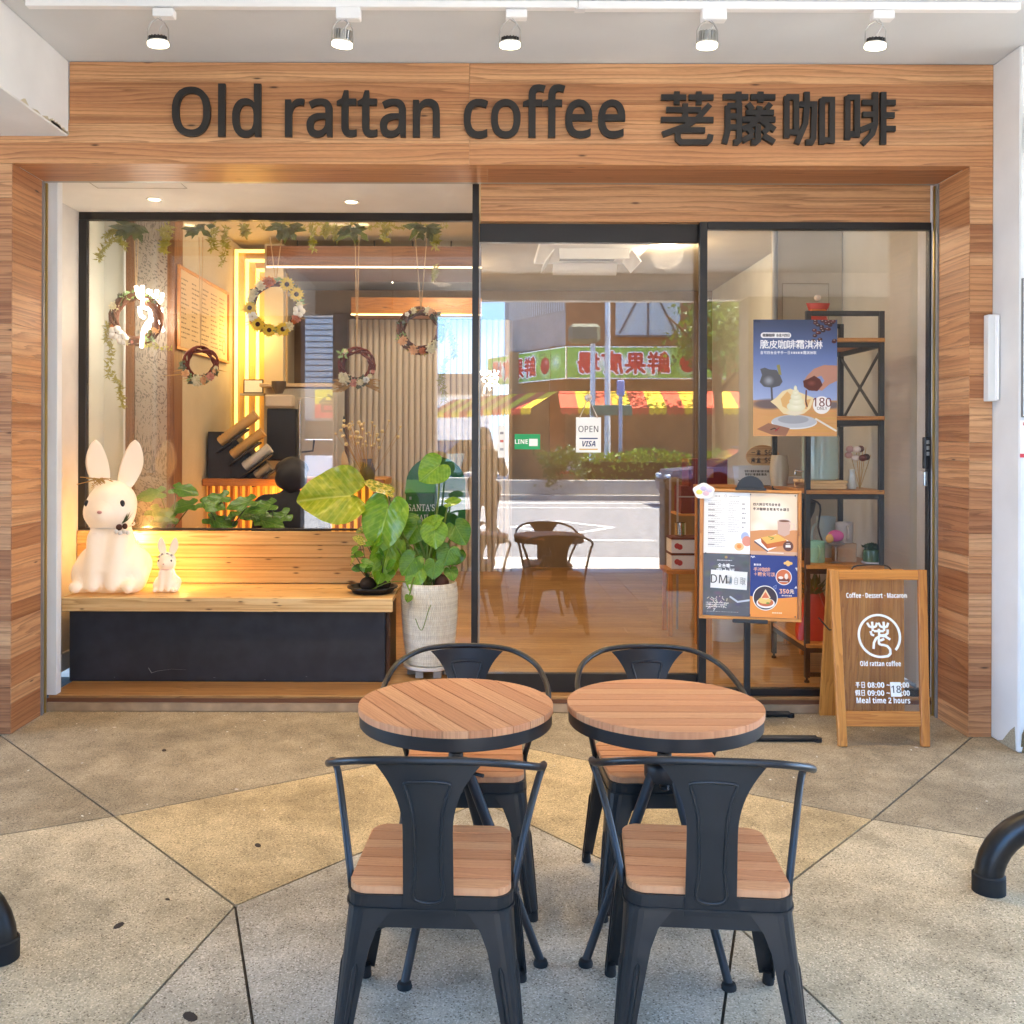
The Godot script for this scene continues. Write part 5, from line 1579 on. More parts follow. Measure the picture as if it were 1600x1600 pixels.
# ---------- the street behind the camera, seen in the glass ----------
func mir(px: float, py: float, dm: float) -> Vector3:   # dm = path length camera - door glass - thing
	return Vector3((px - PX) / FOC * dm, EYE - (py - PY) / FOC * dm, dm - 11.2)

func zspan(x0, x1, y0, y1, z0, z1, ch := 0.0) -> MB:
	return span(x0, x1, y0, y1, -z0, -z1, ch, ruv())

func build_street():
	struct("ground", span(-120, 120, -0.6, -0.32, -120, 40), M.concrete)
	struct("pavement", zspan(-40, 40, -0.3, -0.004, 0.06, 1.25), speckle(mat(rgb(206, 200, 188), 0.85), 0.12, 0.05, 0.8))
	struct("kerb", zspan(-40, 40, -0.3, 0.0, 1.255, 1.42, 0.01), M.paint)
	struct("road", zspan(-60, 60, -0.31, -0.12, 1.43, 14.9), M.asphalt)
	struct("far_pavement", zspan(-60, 60, -0.31, 0.02, 14.95, 40), M.concrete)
	var mk := thing("road_markings", "white painted lines and lane symbols on the sunlit road", "road marking")
	for q in [[-40, 40, 1.75, 1.95], [-40, 40, 13.7, 13.9], [-40, 40, 12.1, 12.22]]:
		obj("painted_line", zspan(q[0], q[1], -0.118, -0.114, q[2], q[3]), M.paint, mk)
	for k in 8:
		obj("painted_dash", zspan(-20 + k * 5.2, -18 + k * 5.2, -0.118, -0.114, 4.6, 4.75), M.paint, mk)
	for s in [-1, 1]:
		for e in [-1, 1]:
			var m := MB.new()
			m.box(Vector3(1.5 + s * 0.45, -0.116, 7.0 + e * 0.7), Vector3(0.14, 0.004, 1.75), 0.0, Basis(Vector3.UP, s * e * -0.6))
			obj("painted_diamond", m, M.paint, mk)
	obj("painted_bar", zspan(-0.5, 0.3, -0.118, -0.114, 6.7, 7.1), M.paint, mk)
	obj("painted_bar", zspan(-1.4, -0.7, -0.118, -0.114, 6.6, 7.3), M.paint, mk)
	# a stone-faced column at the street edge
	var co := thing("arcade_column", "grey stone-faced column at the street side of the arcade", "column")
	obj("shaft", span(-1.98, -0.62, 0.0, 3.199, -0.44, -0.02, 0.01), speckle(mat(rgb(170, 170, 170), 0.7), 0.16, 0.03, 0.8), co)
	var dk := thing("dark_partition", "dark metal partition at the street side of the arcade, left of the grey column", "partition")
	for k in 5:
		obj("panel", span(-7.0 + k * 0.92, -6.09 + k * 0.92, 0.0, 3.19, -0.4, -0.1, 0.01), mat(rgb(52, 52, 54), 0.6), dk)
	var c3 := thing("arcade_column", "broad dark grey column at the street side of the arcade, towards the right pane", "column")
	obj("shaft", span(3.05, 8.5, 0.0, 3.199, -0.44, -0.02, 0.01), mat(rgb(84, 80, 74), 0.8), c3)
	var lw := thing("low_dark_wall", "low dark wall along the street side of the arcade, right of the door's reflection", "wall")
	obj("wall_body", span(2.12, 3.04, 0.0, 1.05, -0.40, -0.05, 0.01), mat(rgb(48, 44, 42), 0.7), lw)
	obj("coping", span(2.10, 3.045, 1.051, 1.09, -0.42, -0.03, 0.006), mat(rgb(64, 60, 58), 0.6), lw)
	# fruit shop on the far corner
	var f := thing("corner_shop", "brown corner building across the street with fruit shop on its ground floor", "building")
	var brick: StandardMaterial3D = speckle(mat(rgb(168, 112, 74), 0.85), 0.2, 0.02, 0.2)
	obj("upper_wall", zspan(2.68, 18, 4.6, 13, 20.3, 30), brick, f)
	var cb := MB.new()
	cb.prism(PackedVector2Array([Vector2(2.675, 20.3), Vector2(2.675, 30), Vector2(0.9, 30), Vector2(0.9, 23.6)]), 0.0, 8.4, Transform3D(Basis(Vector3(1, 0, 0), Vector3(0, 0, 1), Vector3(0, 1, 0)), Vector3(0, 4.6, 0)))
	obj("upper_wall", cb, speckle(mat(rgb(176, 166, 156), 0.8), 0.15, 0.02, 0.4), f)
	obj("back_wall", zspan(0.9, 18, 0.02, 4.59, 22.5, 22.9), mat(rgb(172, 136, 100), 0.9), f)
	obj("corner_pier", zspan(2.2, 2.7, 0.02, 4.59, 20.6, 21.2), brick, f)
	obj("pier", zspan(9.0, 9.6, 0.02, 4.59, 20.4, 21.2), brick, f)
	var wn := obj("window", zspan(4.3, 6.4, 4.9, 6.6, 20.24, 20.29), mat(rgb(196, 196, 190), 0.3), f)
	for q in [[4.3, 6.4, 4.86, 4.93], [4.3, 6.4, 6.56, 6.63]]:
		obj("frame", zspan(q[0], q[1], q[2], q[3], 20.16, 20.235), mat(rgb(90, 84, 80), 0.5), wn)
	for q in [[-0.75, 0.95], [0.75, 0.95], [0.0, 0.0]]:
		var m := MB.new()
		m.box(Vector3(5.35 + q[0] * 0.7, 5.75, 20.2), Vector3(0.05, 1.7, 0.04), 0.0, Basis(Vector3(0, 0, 1), q[0] * 0.65))
		obj("brace", m, mat(rgb(90, 84, 80), 0.5), wn)
	obj("window", zspan(8.4, 9.4, 4.9, 6.4, 20.24, 20.29), mat(rgb(196, 196, 190), 0.3), f)
	var rl := MB.new()
	for k in 26:
		rl.box(Vector3(0.95 + k * 0.066, 6.2, 23.5 - k * 0.126), Vector3(0.03, 0.9, 0.03))
	obj("railing", rl, M.paint, f)
	# green sign, two faces round the corner
	var cv := Canvas.new(640, 134, rgb(134, 186, 74))
	for q in [[70, 60], [150, 90], [240, 40], [300, 100]]:
		cv.oval(q[0], q[1], 50, 46, rgb(214, 234, 200), 1.0)
	cv.rect(0, 0, 640, 5, rgb(240, 240, 225)); cv.rect(0, 129, 640, 134, rgb(240, 240, 225))
	cv.oval(150, 70, 34, 36, rgb(190, 40, 44)); cv.oval(140, 56, 10, 9, rgb(232, 130, 120)); cv.line([Vector2(150, 36), Vector2(158, 18)], 3, rgb(70, 90, 40)); cv.oval(176, 22, 16, 6, rgb(70, 140, 60))
	cv.oval(420, 70, 210, 50, rgb(236, 240, 226), 0.7)
	write(cv, "鮮果廣場", 226, 26, 84, 11.0, rgb(250, 246, 240), 1.13)
	write(cv, "鮮果廣場", 226, 26, 84, 6.0, rgb(206, 42, 44), 1.13)
	var sg := thing("fruit_shop_sign", "long green banner sign with red characters across the street", "sign")
	var pm := print_mat(cv.tex())
	var q0 := Vector3(2.67, 0, 19.8); var q1 := Vector3(7.76, 0, 19.8); var q2 := Vector3(0.19, 0, 24.6)
	for k in 2:
		var a := [q0, q2][k] as Vector3
		var b := [q1, q0][k] as Vector3
		var mid := (a + b) / 2 + Vector3(0, 4.0, 0)
		var dir := (a - b).normalized()
		var o := obj("sign_face", sheet((b - a).length() - 0.03, 1.05, 0.04), pm, sg)
		o.transform = Transform3D(Basis(dir, Vector3.UP, dir.cross(Vector3.UP)), mid)
	# striped awning, strip by strip
	var aw := thing("striped_awning", "red and yellow striped awning under the green banner across the street", "awning")
	var cols := [mat(rgb(214, 84, 58), 0.8), mat(rgb(240, 194, 52), 0.8)]
	for k in 2:
		for m_ in cols:
			m_.backlight_enabled = true; m_.backlight = Color(0.5, 0.4, 0.3)
	var strip := func(a: Vector3, b: Vector3, out: Vector3, i: int):
		var m := MB.new()
		var up := Vector3(0, 3.08, 0); var lo := Vector3(0, 2.52, 0)
		var pr := [a + up, b + up, b + lo + out, a + lo + out]
		var nn: Vector3 = (pr[1] - pr[0]).cross(pr[3] - pr[0]).normalized()
		if nn.y < 0: nn = -nn
		m.quad(pr[0], pr[1], pr[2], pr[3], nn)
		var n := 3
		for k in n:
			var u := pr[3].lerp(pr[2], float(k) / n) as Vector3
			var w := pr[3].lerp(pr[2], float(k + 1) / n) as Vector3
			m.quad(u, w, w - Vector3(0, 0.16, 0), u - Vector3(0, 0.16, 0), out.normalized())
			m.tri(u - Vector3(0, 0.16, 0), w - Vector3(0, 0.16, 0), (u + w) / 2 - Vector3(0, 0.23, 0), out.normalized(), out.normalized(), out.normalized())
		obj("stripe", m, cols[i % 2], aw)
	for i in 11:
		strip.call(Vector3(2.4 + i * 0.55, 0, 19.9), Vector3(2.95 + i * 0.55, 0, 19.9), Vector3(0, 0, -1.1), i)
	for i in 12:
		var a := Vector3(2.4, 0, 19.9).lerp(Vector3(-1.2, 0, 25.5), i / 12.0); var b := Vector3(2.4, 0, 19.9).lerp(Vector3(-1.2, 0, 25.5), (i + 1) / 12.0)
		strip.call(a, b, Vector3(-0.9, 0, -0.6), i + 1)
	# fruit crates under the awning
	for i in 14:
		var p := Vector3(2.9 + (i % 7) * 0.82, 0.02 + (i / 7) * 0.42, 20.4 + (i / 7) * 0.5)
		var cr := thing("fruit_crate", "%s crate of %s fruit under the striped awning, %s" % [["brown", "white", "grey"][i % 3], ["red", "yellow", "green"][(i * 5) % 3], ["leftmost in the front row", "second in the front row", "third in the front row", "middle of the front row", "fifth in the front row", "sixth in the front row", "rightmost in the front row", "leftmost in the back row", "second in the back row", "third in the back row", "middle of the back row", "fifth in the back row", "sixth in the back row", "rightmost in the back row"][i]], "crate", p, 0.0, "fruit crates under the awning")
		obj("crate_body", bx(Vector3(0, 0.2, 0), Vector3(0.8, 0.36, 0.5), 0.01), mat([rgb(150, 110, 70), rgb(190, 180, 170), rgb(100, 90, 110)][i % 3], 0.8), cr)
		var fr := MB.new()
		for k in 12:
			fr.ball(Vector3(-0.33 + (k % 6) * 0.13, 0.42, -0.12 + (k / 6) * 0.24), Vector3.ONE * 0.07, 7, 5)
		obj("fruit", fr, mat([rgb(200, 70, 40), rgb(226, 176, 60), rgb(120, 150, 60)][(i * 5) % 3], 0.5), cr)
	# lamp posts
	for q in [[926, 522, "silver street pole with a camera box on top, across the road", 0], [949, 380, "tall silver lamp post across the road with a green street name plate", 1]]:
		var p := mir(q[0], 700, 28.0)
		var l := thing("street_pole", q[2], "pole", Vector3(p.x, 0.02, p.z), 0.0, "silver poles across the road")
		var m := MB.new()
		var h: float = mir(q[0], q[1], 28.0).y
		m.tube([Vector3.ZERO, Vector3(0, h, 0)], [0.1, 0.07], 12)
		obj("shaft", m, mat(rgb(200, 204, 206), 0.4, 0.3), l)
		if q[3] == 0:
			obj("camera_box", bx(Vector3(-0.25, h, 0), Vector3(0.9, 0.55, 0.5), 0.1), mat(rgb(100, 104, 84), 0.6), l)
		else:
			obj("name_plate", bx(Vector3(0.1, 2.36, -0.12), Vector3(1.2, 0.3, 0.03), 0.01), mat(rgb(60, 110, 90), 0.5), l)
	var bp := thing("signal_post", "thin pale blue post beside the lamp post across the road", "pole", Vector3(3.95, 0.02, 16.6))
	obj("shaft", bx(Vector3(0, 1.4, 0), Vector3(0.1, 2.8, 0.1), 0.01), mat(rgb(150, 160, 178), 0.5), bp)
	obj("cap", bx(Vector3(0, 3.0, 0), Vector3(0.22, 0.45, 0.16), 0.03), mat(rgb(110, 130, 180), 0.5), bp)
	# hedge in a low planter
	var pw := obj("planter_wall", zspan(-8, 16, 0.02, 0.42, 15.3, 15.5, 0.02), M.concrete)
	tag(pw, "low concrete planter wall along the far pavement", "planter")
	var hg := MB.new()
	for i in 5200:
		var x := rng.randf_range(2.8, 14.0)
		var y := rng.randf_range(0.3, 1.2 + 0.06 * sin(x * 3.0)); var z := rng.randf_range(15.6, 16.5)
		var d := Vector3(rng.randf_range(-1, 1), rng.randf_range(-0.3, 1), rng.randf_range(-1, 0.3)).normalized() * rng.randf_range(0.08, 0.15)
		hg.leafq(Vector3(x, y, z), d, d.cross(Vector3(rng.randf(), rng.randf(), rng.randf())).normalized() * 0.045)
	var ho := obj("hedge", hg, M.lime_leaf)
	tag(ho, "clipped green hedge on the far pavement", "hedge", "", "stuff")
	var core := obj("hedge_soil", zspan(2.8, 14, 0.02, 0.9, 15.7, 16.4), M.soil, ho)
	tree("street_tree", "leafy street tree by the fruit shop, its crown over the banner", mir(1120, 700, 29.0), 6.4, 1.9, 2600)
	tree("potted_shrub", "dark potted shrub on the far pavement left of the hedge", mir(873, 750, 26.6), 1.3, 0.62, 900)
	# far buildings to the left
	var g := thing("grey_building", "grey shuttered building far across the junction", "building")
	obj("wall", zspan(-16, -4.4, 0.02, 9.0, 30, 34), speckle(mat(rgb(150, 150, 150), 0.85), 0.15, 0.02, 0.2), g)
	for k in 14:
		obj("shutter_slat", zspan(-8.2, -4.8, 4.0 + k * 0.26, 4.2 + k * 0.26, 29.93, 29.99), mat(rgb(176, 176, 174), 0.5), g)
	obj("doorway", zspan(-8.2, -5.0, 0.02, 2.3, 29.95, 29.99), mat(rgb(40, 34, 34), 0.8), g)
	var c2 := Canvas.new(200, 128, rgb(240, 206, 40))
	c2.rect(0, 66, 200, 128, rgb(214, 60, 62))
	write(c2, "果台", 16, 20, 82, 5.0, rgb(40, 34, 30), 1.1)
	var so := obj("yellow_red_sign", sheet(2.2, 1.25, 0.06), print_mat(c2.tex()))
	so.transform = Transform3D(Basis(Vector3.UP, PI), Vector3(-6.3, 3.05, 29.85))
	tag(so, "yellow and red shop sign on the grey building across the junction", "sign")
	var lb := thing("low_white_building", "long low white building far down the side street", "building")
	obj("wall", zspan(-6, 0.4, 0.02, 4.3, 48, 52), M.white, lb)
	obj("roof", zspan(-6.2, 0.6, 4.3, 5.6, 47.8, 52.2), mat(rgb(120, 112, 106), 0.8), lb)
	for q in [[-5.2, 17.4, "white parked car across the road on the left", rgb(236, 236, 236), 90.0], [6.6, 13.0, "dark blue parked car on the far side of the road", rgb(44, 60, 92), 90.0], [-1.2, 22.0, "pale green van far down the side street", rgb(190, 206, 190), 40.0]]:
		car(q[2], Vector3(q[0], -0.12 if q[1] < 14.9 else 0.02, q[1]), q[4], q[3])

func tree(called: String, label: String, p: Vector3, h: float, r: float, n: int):
	var t := thing(called, label, "tree" if h > 3 else "shrub", Vector3(p.x, 0.02, p.z))
	var m := MB.new()
	m.tube(smooth([Vector3.ZERO, Vector3(0.06, h * 0.3, 0), Vector3(-0.04, h * 0.55, 0.05), Vector3(0, h * 0.8, 0)], 3), 0.035 * h * 0.6, 9)
	for k in 6:
		var a := TAU * k / 6.0
		m.tube([Vector3(0, h * (0.45 + 0.04 * k), 0), Vector3(cos(a) * r * 0.5, h * (0.62 + 0.04 * k), sin(a) * r * 0.5), Vector3(cos(a) * r * 0.8, h * (0.7 + 0.04 * k), sin(a) * r * 0.8)], [0.012 * h, 0.007 * h, 0.003 * h], 6)
	obj("trunk", m, M.twig, t)
	var l := MB.new()
	var cl := []
	for k in 16:
		cl.append(Vector3(rng.randfn() * 0.45, rng.randfn() * 0.36, rng.randfn() * 0.45) * r + Vector3(0, h * 0.76, 0))
	for k in n:
		var c: Vector3 = cl[rng.randi() % cl.size()] + Vector3(rng.randfn(), rng.randfn() * 0.8, rng.randfn()) * r * 0.22
		var d := Vector3(rng.randfn(), rng.randfn() - 0.2, rng.randfn()).normalized() * (0.12 + 0.1 * rng.randf()) * (1.0 if h > 3 else 0.7)
		l.leafq(c, d, d.cross(Vector3(rng.randf(), rng.randf(), rng.randf() + 0.1)).normalized() * d.length() * 0.36)
	obj("crown", l, M.green_leaf if h > 3 else M.dark_leaf, t)

func car(label: String, p: Vector3, yaw: float, col: Color):
	var t := thing("parked_car", label, "car", p, yaw)
	# body along z, lofted sections
	var paint := mat(col, 0.3); paint.clearcoat_enabled = true
	var prof := PackedVector2Array([Vector2(-2.1, 0.35), Vector2(-2.15, 0.6), Vector2(-2.0, 0.9), Vector2(-1.1, 0.98), Vector2(-0.95, 1.0), Vector2(1.6, 1.0), Vector2(2.0, 0.95), Vector2(2.12, 0.6), Vector2(2.05, 0.35)])
	var m := MB.new()
	m.prism(prof, -0.84, 0.84, Transform3D(Basis(Vector3(0, 0, 1), Vector3(0, 1, 0), Vector3(1, 0, 0)), Vector3.ZERO))
	var body := obj("body", m, paint, t)
	var cab := MB.new()
	cab.prism(PackedVector2Array([Vector2(-1.05, 1.0), Vector2(-0.3, 1.44), Vector2(0.9, 1.46), Vector2(1.75, 1.0)]), -0.72, 0.72, Transform3D(Basis(Vector3(0, 0, 1), Vector3(0, 1, 0), Vector3(1, 0, 0)), Vector3.ZERO))
	obj("glasshouse", cab, mat(rgb(40, 46, 52), 0.12), t)
	obj("roof", bx(Vector3(0, 1.475, 0.3), Vector3(1.36, 0.03, 1.2), 0.012), paint, t)
	for sx in [-1, 1]:
		for z in [-1.3, 1.3]:
			var w := MB.new()
			w.lathe([Vector2(0.18, -0.09), Vector2(0.31, -0.09), Vector2(0.33, -0.06), Vector2(0.33, 0.06), Vector2(0.31, 0.09), Vector2(0.18, 0.09)], 20, Vector3(sx * 0.79, 0.33, z), Basis(Vector3(0, 0, 1), PI / 2))
			var wo := obj("wheel", w, M.rubber, t)
			var rm := MB.new()
			rm.lathe([Vector2(0.0005, -0.07), Vector2(0.19, -0.075), Vector2(0.19, 0.075), Vector2(0.0005, 0.07)], 16, Vector3(sx * 0.79, 0.33, z), Basis(Vector3(0, 0, 1), PI / 2))
			obj("rim", rm, M.alu, wo)
		obj("headlight", bx(Vector3(sx * 0.62, 0.74, -2.09), Vector3(0.34, 0.14, 0.1), 0.03), mat(rgb(220, 224, 228), 0.15), t)

# ---------- inside the shop ----------
const LAMP_ROOM := 0.068
func build_interior():
	var fl := struct("interior_floor", span(-2.75, 2.7, -0.1, 0.078, 6.905, 11.2), M.walnut)
	obj("sub_floor", span(-0.02, 2.558, 0.0555, 0.078, 5.803, 6.904), M.walnut, fl)
	for r in 28:
		var z0 := 5.805 + r * 0.19
		var x := -2.2 + rng.randf() * 0.6 - 0.6
		while x < 2.6:
			var w := rng.randf_range(0.9, 1.5)
			var x0 := maxf(x, -0.02 if z0 < 6.3 else -2.15); var x1 := minf(x + w, 2.555)
			if x1 - x0 > 0.05 and z0 < 11.0 and (z0 > 6.36 or x0 >= -0.03):
				obj("floor_board", span(x0 + 0.0006, x1 - 0.0006, 0.079, 0.0875 if z0 > 6.36 else 0.0882, z0 + 0.0006, z0 + 0.1894, 0.0008, ruv()), M.oak[rng.randi() % 3], fl)
			x += w
	struct("interior_ceiling", span(-2.9, 2.9, 3.25, 3.4, 5.62, 11.2), M.beige)
	struct("interior_wall", span(-2.9, 2.9, 0.05, 3.24, 11.0, 11.2), speckle(mat(rgb(136, 112, 82), 0.85), 0.1, 0.02, 0.4))
	struct("interior_wall", span(2.6, 2.8, 0.09, 3.24, 5.71, 10.99), M.sage)
	struct("interior_wall", span(-2.76, -2.49, 0.09, 3.24, 6.75, 6.9), M.sage)
	struct("interior_wall", span(-2.9, -2.651, 0.09, 3.24, 6.37, 6.749), M.sage)
	struct("interior_wall", span(-2.5, -2.15, 0.09, 3.24, 6.905, 10.99), M.beige)
	struct("window_spandrel", span(-2.65, -0.60, 0.09, 0.94, 6.315, 6.36), M.plaster)
	struct("wall_return", span(2.12, 2.595, 0.09, 3.24, 7.0, 7.12), M.beige)
	var acc := thing("access_panel", "flush square access panel in the beige wall behind the rack", "panel")
	for q in [[2.16, 2.5, 2.68, 2.685], [2.16, 2.165, 2.3, 2.68], [2.495, 2.5, 2.3, 2.68]]:
		obj("panel_edge", span(q[0], q[1], q[2], q[3], 6.994, 6.999), mat(rgb(150, 138, 112), 0.8), acc)
	var cp := thing("wall_conduit", "grey vertical pipe on the corner of the beige wall", "pipe")
	var cpm := MB.new()
	cpm.tube([Vector3(2.105, 1.9, -6.98), Vector3(2.105, 3.24, -6.98)], 0.02, 10)
	obj("pipe", cpm, mat(rgb(140, 142, 140), 0.4), cp)
	# patterned pilaster with brown edges, neon emblem
	var pi := thing("patterned_pilaster", "narrow wall panel with a grey hand-drawn line pattern and brown edges", "wall panel")
	var cv := Canvas.new(128, 1024, rgb(160, 148, 134))
	var r := RandomNumberGenerator.new()
	r.seed = 9
	for k in 1500:
		var p := Vector2(r.randf() * 128, r.randf() * 1024)
		var blk := int(p.y / 90.0) % 3
		var d := Vector2(0, 7) if blk == 0 else (Vector2(5, 2) if blk == 1 else Vector2(r.randf_range(-5, 5), r.randf_range(-5, 5)))
		cv.line([p, p + d], 0.9, rgb(84, 76, 70))
	for k in 20:
		var p := Vector2(r.randf() * 128, r.randf() * 1024)
		var q := r.randf_range(8, 24)
		var cir := []
		for i in 17:
			cir.append(p + Vector2(cos(TAU * i / 16), sin(TAU * i / 16)) * q)
		cv.line(cir, 0.8, rgb(96, 88, 80))
	var ps := obj("pattern_sheet", sheet(0.225, 3.1, 0.01), print_mat(cv.tex(), 0.8), pi)
	ps.position = Vector3(-2.315, 1.66, -6.745)
	obj("brown_edge", span(-2.488, -2.43, 0.09, 3.24, 6.72, 6.749), M.walnut, pi)
	obj("brown_edge", span(-2.20, -2.15, 0.09, 3.24, 6.72, 6.904), M.walnut, pi)
	obj("backing", span(-2.4295, -2.2005, 0.09, 3.24, 6.75, 6.90), M.walnut, pi)
	obj("light_edge", span(-2.50, -2.489, 0.09, 3.24, 6.71, 6.749), M.white, pi)
	neon("neon_emblem", "glowing white neon plant emblem beside the leftmost wreath", Vector3(-2.235, 0, 0) + Vector3(0, at(0, 502, 6.5).y, -6.48), 78.0, 0.215, 1.2)
	neon("neon_emblem", "glowing white neon plant emblem left of the green sticker", at(765, 597, 9.6), 0.0, 0.12, 1.2)
	# menu board on the side wall
	var mb := thing("wall_menu_board", "large framed paper menu on the side wall, left of the glowing doorway", "menu board", Vector3(-2.146, 2.47, -7.42), 90.0)
	var c2 := Canvas.new(256, 128, rgb(216, 188, 146))
	for k in 5:
		lines(c2, 8 + k * 50, 50 + k * 50, 14, 116, 8, rgb(96, 76, 56), 30 + k, 2.4)
	c2.oval(236, 104, 10, 14, rgb(96, 76, 56)); c2.oval(236, 104, 8, 12, rgb(216, 188, 146))
	var so := obj("menu_sheet", sheet(1.26, 0.55, 0.006), print_mat(c2.tex(), 0.7), mb)
	so.position.z = 0.004
	for q in [[0, 0.286, 1.32, 0.022], [0, -0.286, 1.32, 0.022]]:
		obj("frame_rail", bx(Vector3(q[0], q[1], 0.011), Vector3(q[2], q[3], 0.022), 0.002), M.honey[0], mb)
	for s in [-1, 1]:
		obj("frame_stile", bx(Vector3(s * 0.648, 0, 0.011), Vector3(0.022, 0.548, 0.0225), 0.002), M.honey[1], mb)
	# glowing doorway: nested strips
	var nd := thing("light_strip_doorway", "doorway outlined by nested glowing yellow light strips", "doorway")
	var gw := glow(rgb(255, 200, 84), 0.2)
	var zz := 8.25
	for k in 3:
		var x0 := -2.128 + k * 0.082
		var y1 := 3.165 - k * 0.075
		obj("light_strip", span(x0, x0 + 0.03, 1.4, y1, zz + k * 0.04, zz + 0.02 + k * 0.04, 0.004), gw, nd)
		obj("light_strip", span(x0 + 0.032, -1.862, y1 - 0.03, y1, zz + k * 0.04, zz + 0.02 + k * 0.04, 0.004), gw, nd)
		obj("step_frame", span(x0 + 0.034, x0 + 0.080, 1.2, y1 - 0.034, zz + 0.022 + k * 0.04, zz + 0.06 + k * 0.04), mat(rgb(232, 190, 110), 0.7), nd)
	obj("side_panel", span(-1.86, -1.70, 1.2, 3.2, 8.2, 8.3), M.beige, nd)
	obj("back_panel", span(-2.14, -1.72, 0.1, 3.2, 8.45, 8.5), mat(rgb(214, 180, 120), 0.7), nd)
	lamp(Vector3(-1.95, 2.4, -8.05), rgb(255, 206, 120), 0.03, 0.2, nd)
	# counter canopy with light line
	var ca := thing("counter_canopy", "brown canopy above the counter with a thin light line along its edge", "canopy")
	obj("canopy_board", span(-1.82, -0.02, 2.995, 3.165, 8.1, 8.9, 0.004, ruv()), M.walnut, ca)
	obj("canopy_board", span(-1.40, -0.02, 2.865, 3.04, 10.2, 10.6, 0.004, ruv()), M.honey[0], ca)
	obj("light_line", span(-1.82, -0.02, 2.982, 2.994, 8.098, 8.112), glow(rgb(255, 222, 160), 0.4), ca)
	obj("light_line", span(-1.40, -0.02, 2.852, 2.864, 10.19, 10.205), glow(rgb(255, 222, 160), 0.4), ca)
	for k in 5:
		var rod := MB.new()
		rod.tube([Vector3(-1.6 + k * 0.33, 3.165, -8.3), Vector3(-1.6 + k * 0.33, 3.249, -8.3)], 0.008, 6)
		obj("hanging_rod", rod, M.black, ca)
	# fluted back wall
	var fw := thing("fluted_wall", "back wall of upright rounded wood-grey flutes behind the counter", "wall panel")
	for k in 27:
		var x := -1.45 + k * 0.066
		var m := MB.new()
		m.tube([Vector3(x, 0.09, -10.66), Vector3(x, 2.86, -10.66)], 0.031, 8, false)
		obj("flute", m, M.fl[k % 2], fw)
	obj("backing", span(-1.5, 0.32, 0.09, 2.86, 10.665, 10.70), mat(rgb(150, 128, 100), 0.8), fw)
	# counter with glowing slatted front
	var co := thing("service_counter", "service counter with thick wood top and back-lit vertical slats", "counter")
	obj("counter_top", span(-2.145, -0.75, 1.185, 1.24, 7.38, 7.95, 0.004, ruv()), M.honey[1], co)
	obj("light_panel", span(-2.145, -0.78, 0.09, 1.184, 7.52, 7.9), glow(rgb(255, 170, 48), 0.1, rgb(230, 170, 80)), co)
	for k in 23:
		var x := -2.13 + k * 0.058
		obj("front_slat", span(x, x + 0.026, 0.09, 1.183, 7.47, 7.515, 0.002, ruv(), 1), M.honey[2], co)
	lamp(Vector3(-1.5, 1.1, -7.36), rgb(255, 180, 80), 0.03, 0.15, co)
	# cassette air conditioner
	var ac := thing("ceiling_air_conditioner", "white four-way air conditioner with open flaps in the shop ceiling", "air conditioner", Vector3(0.95, 3.249, -8.7))
	obj("panel", bx(Vector3(0, -0.02, 0), Vector3(0.95, 0.04, 0.95), 0.01), M.white, ac)
	obj("grille", bx(Vector3(0, -0.045, 0), Vector3(0.5, 0.012, 0.5), 0.003), mat(rgb(110, 110, 108), 0.6), ac)
	for k in 4:
		var fp := MB.new()
		var b := Basis(Vector3.UP, PI / 2 * k)
		fp.box(b * Vector3(0, -0.10, 0.38), Vector3(0.6, 0.008, 0.13), 0.0, b * Basis(Vector3(1, 0, 0), 0.9))
		obj("flap", fp, M.white, ac)
	var spots := [[-1.0, 6.9], [0.6, 6.9], [1.6, 8.4], [-0.4, 9.4]]
	for k in 4:
		var q = spots[k]
		var t := thing("room_downlight", ["round ceiling lamp just inside the window above the plants", "round ceiling lamp just inside the glass door", "round ceiling lamp deep in the room on the right", "round ceiling lamp over the back of the shop"][k], "ceiling lamp", Vector3(q[0], 3.249, -q[1]), 0.0, "ceiling lamps inside the shop")
		var m := MB.new()
		m.lathe([Vector2(0.0005, -0.012), Vector2(0.07, -0.01)], 20)
		obj("lamp_disc", m, glow(rgb(255, 228, 180), 1.0), t)
		var m2 := MB.new()
		m2.lathe([Vector2(0.07, -0.011), Vector2(0.09, -0.006), Vector2(0.09, 0.0)], 20)
		obj("trim_ring", m2, M.white, t)
		lamp(Vector3(0, -0.08, 0), rgb(255, 230, 196), LAMP_ROOM, 0.14, t)

func neon(called: String, label: String, p: Vector3, yaw: float, r: float, e: float):
	var t := thing(called, label, "neon sign", p, yaw)
	var m := MB.new()
	for l in strokes(LOGO):
		var pts := []
		for q in l:
			pts.append(Vector3(q.x / 66.0 * r, -q.y / 66.0 * r, 0))
		if pts.size() > 2:
			pts = smooth(pts, 4)
		m.tube(pts, r * 0.055, 8)
	obj("neon_tube", m, glow(rgb(255, 246, 226), e), t)
	lamp(Vector3(0, 0, 0.12), rgb(255, 240, 214), 0.015, 0.1, t)

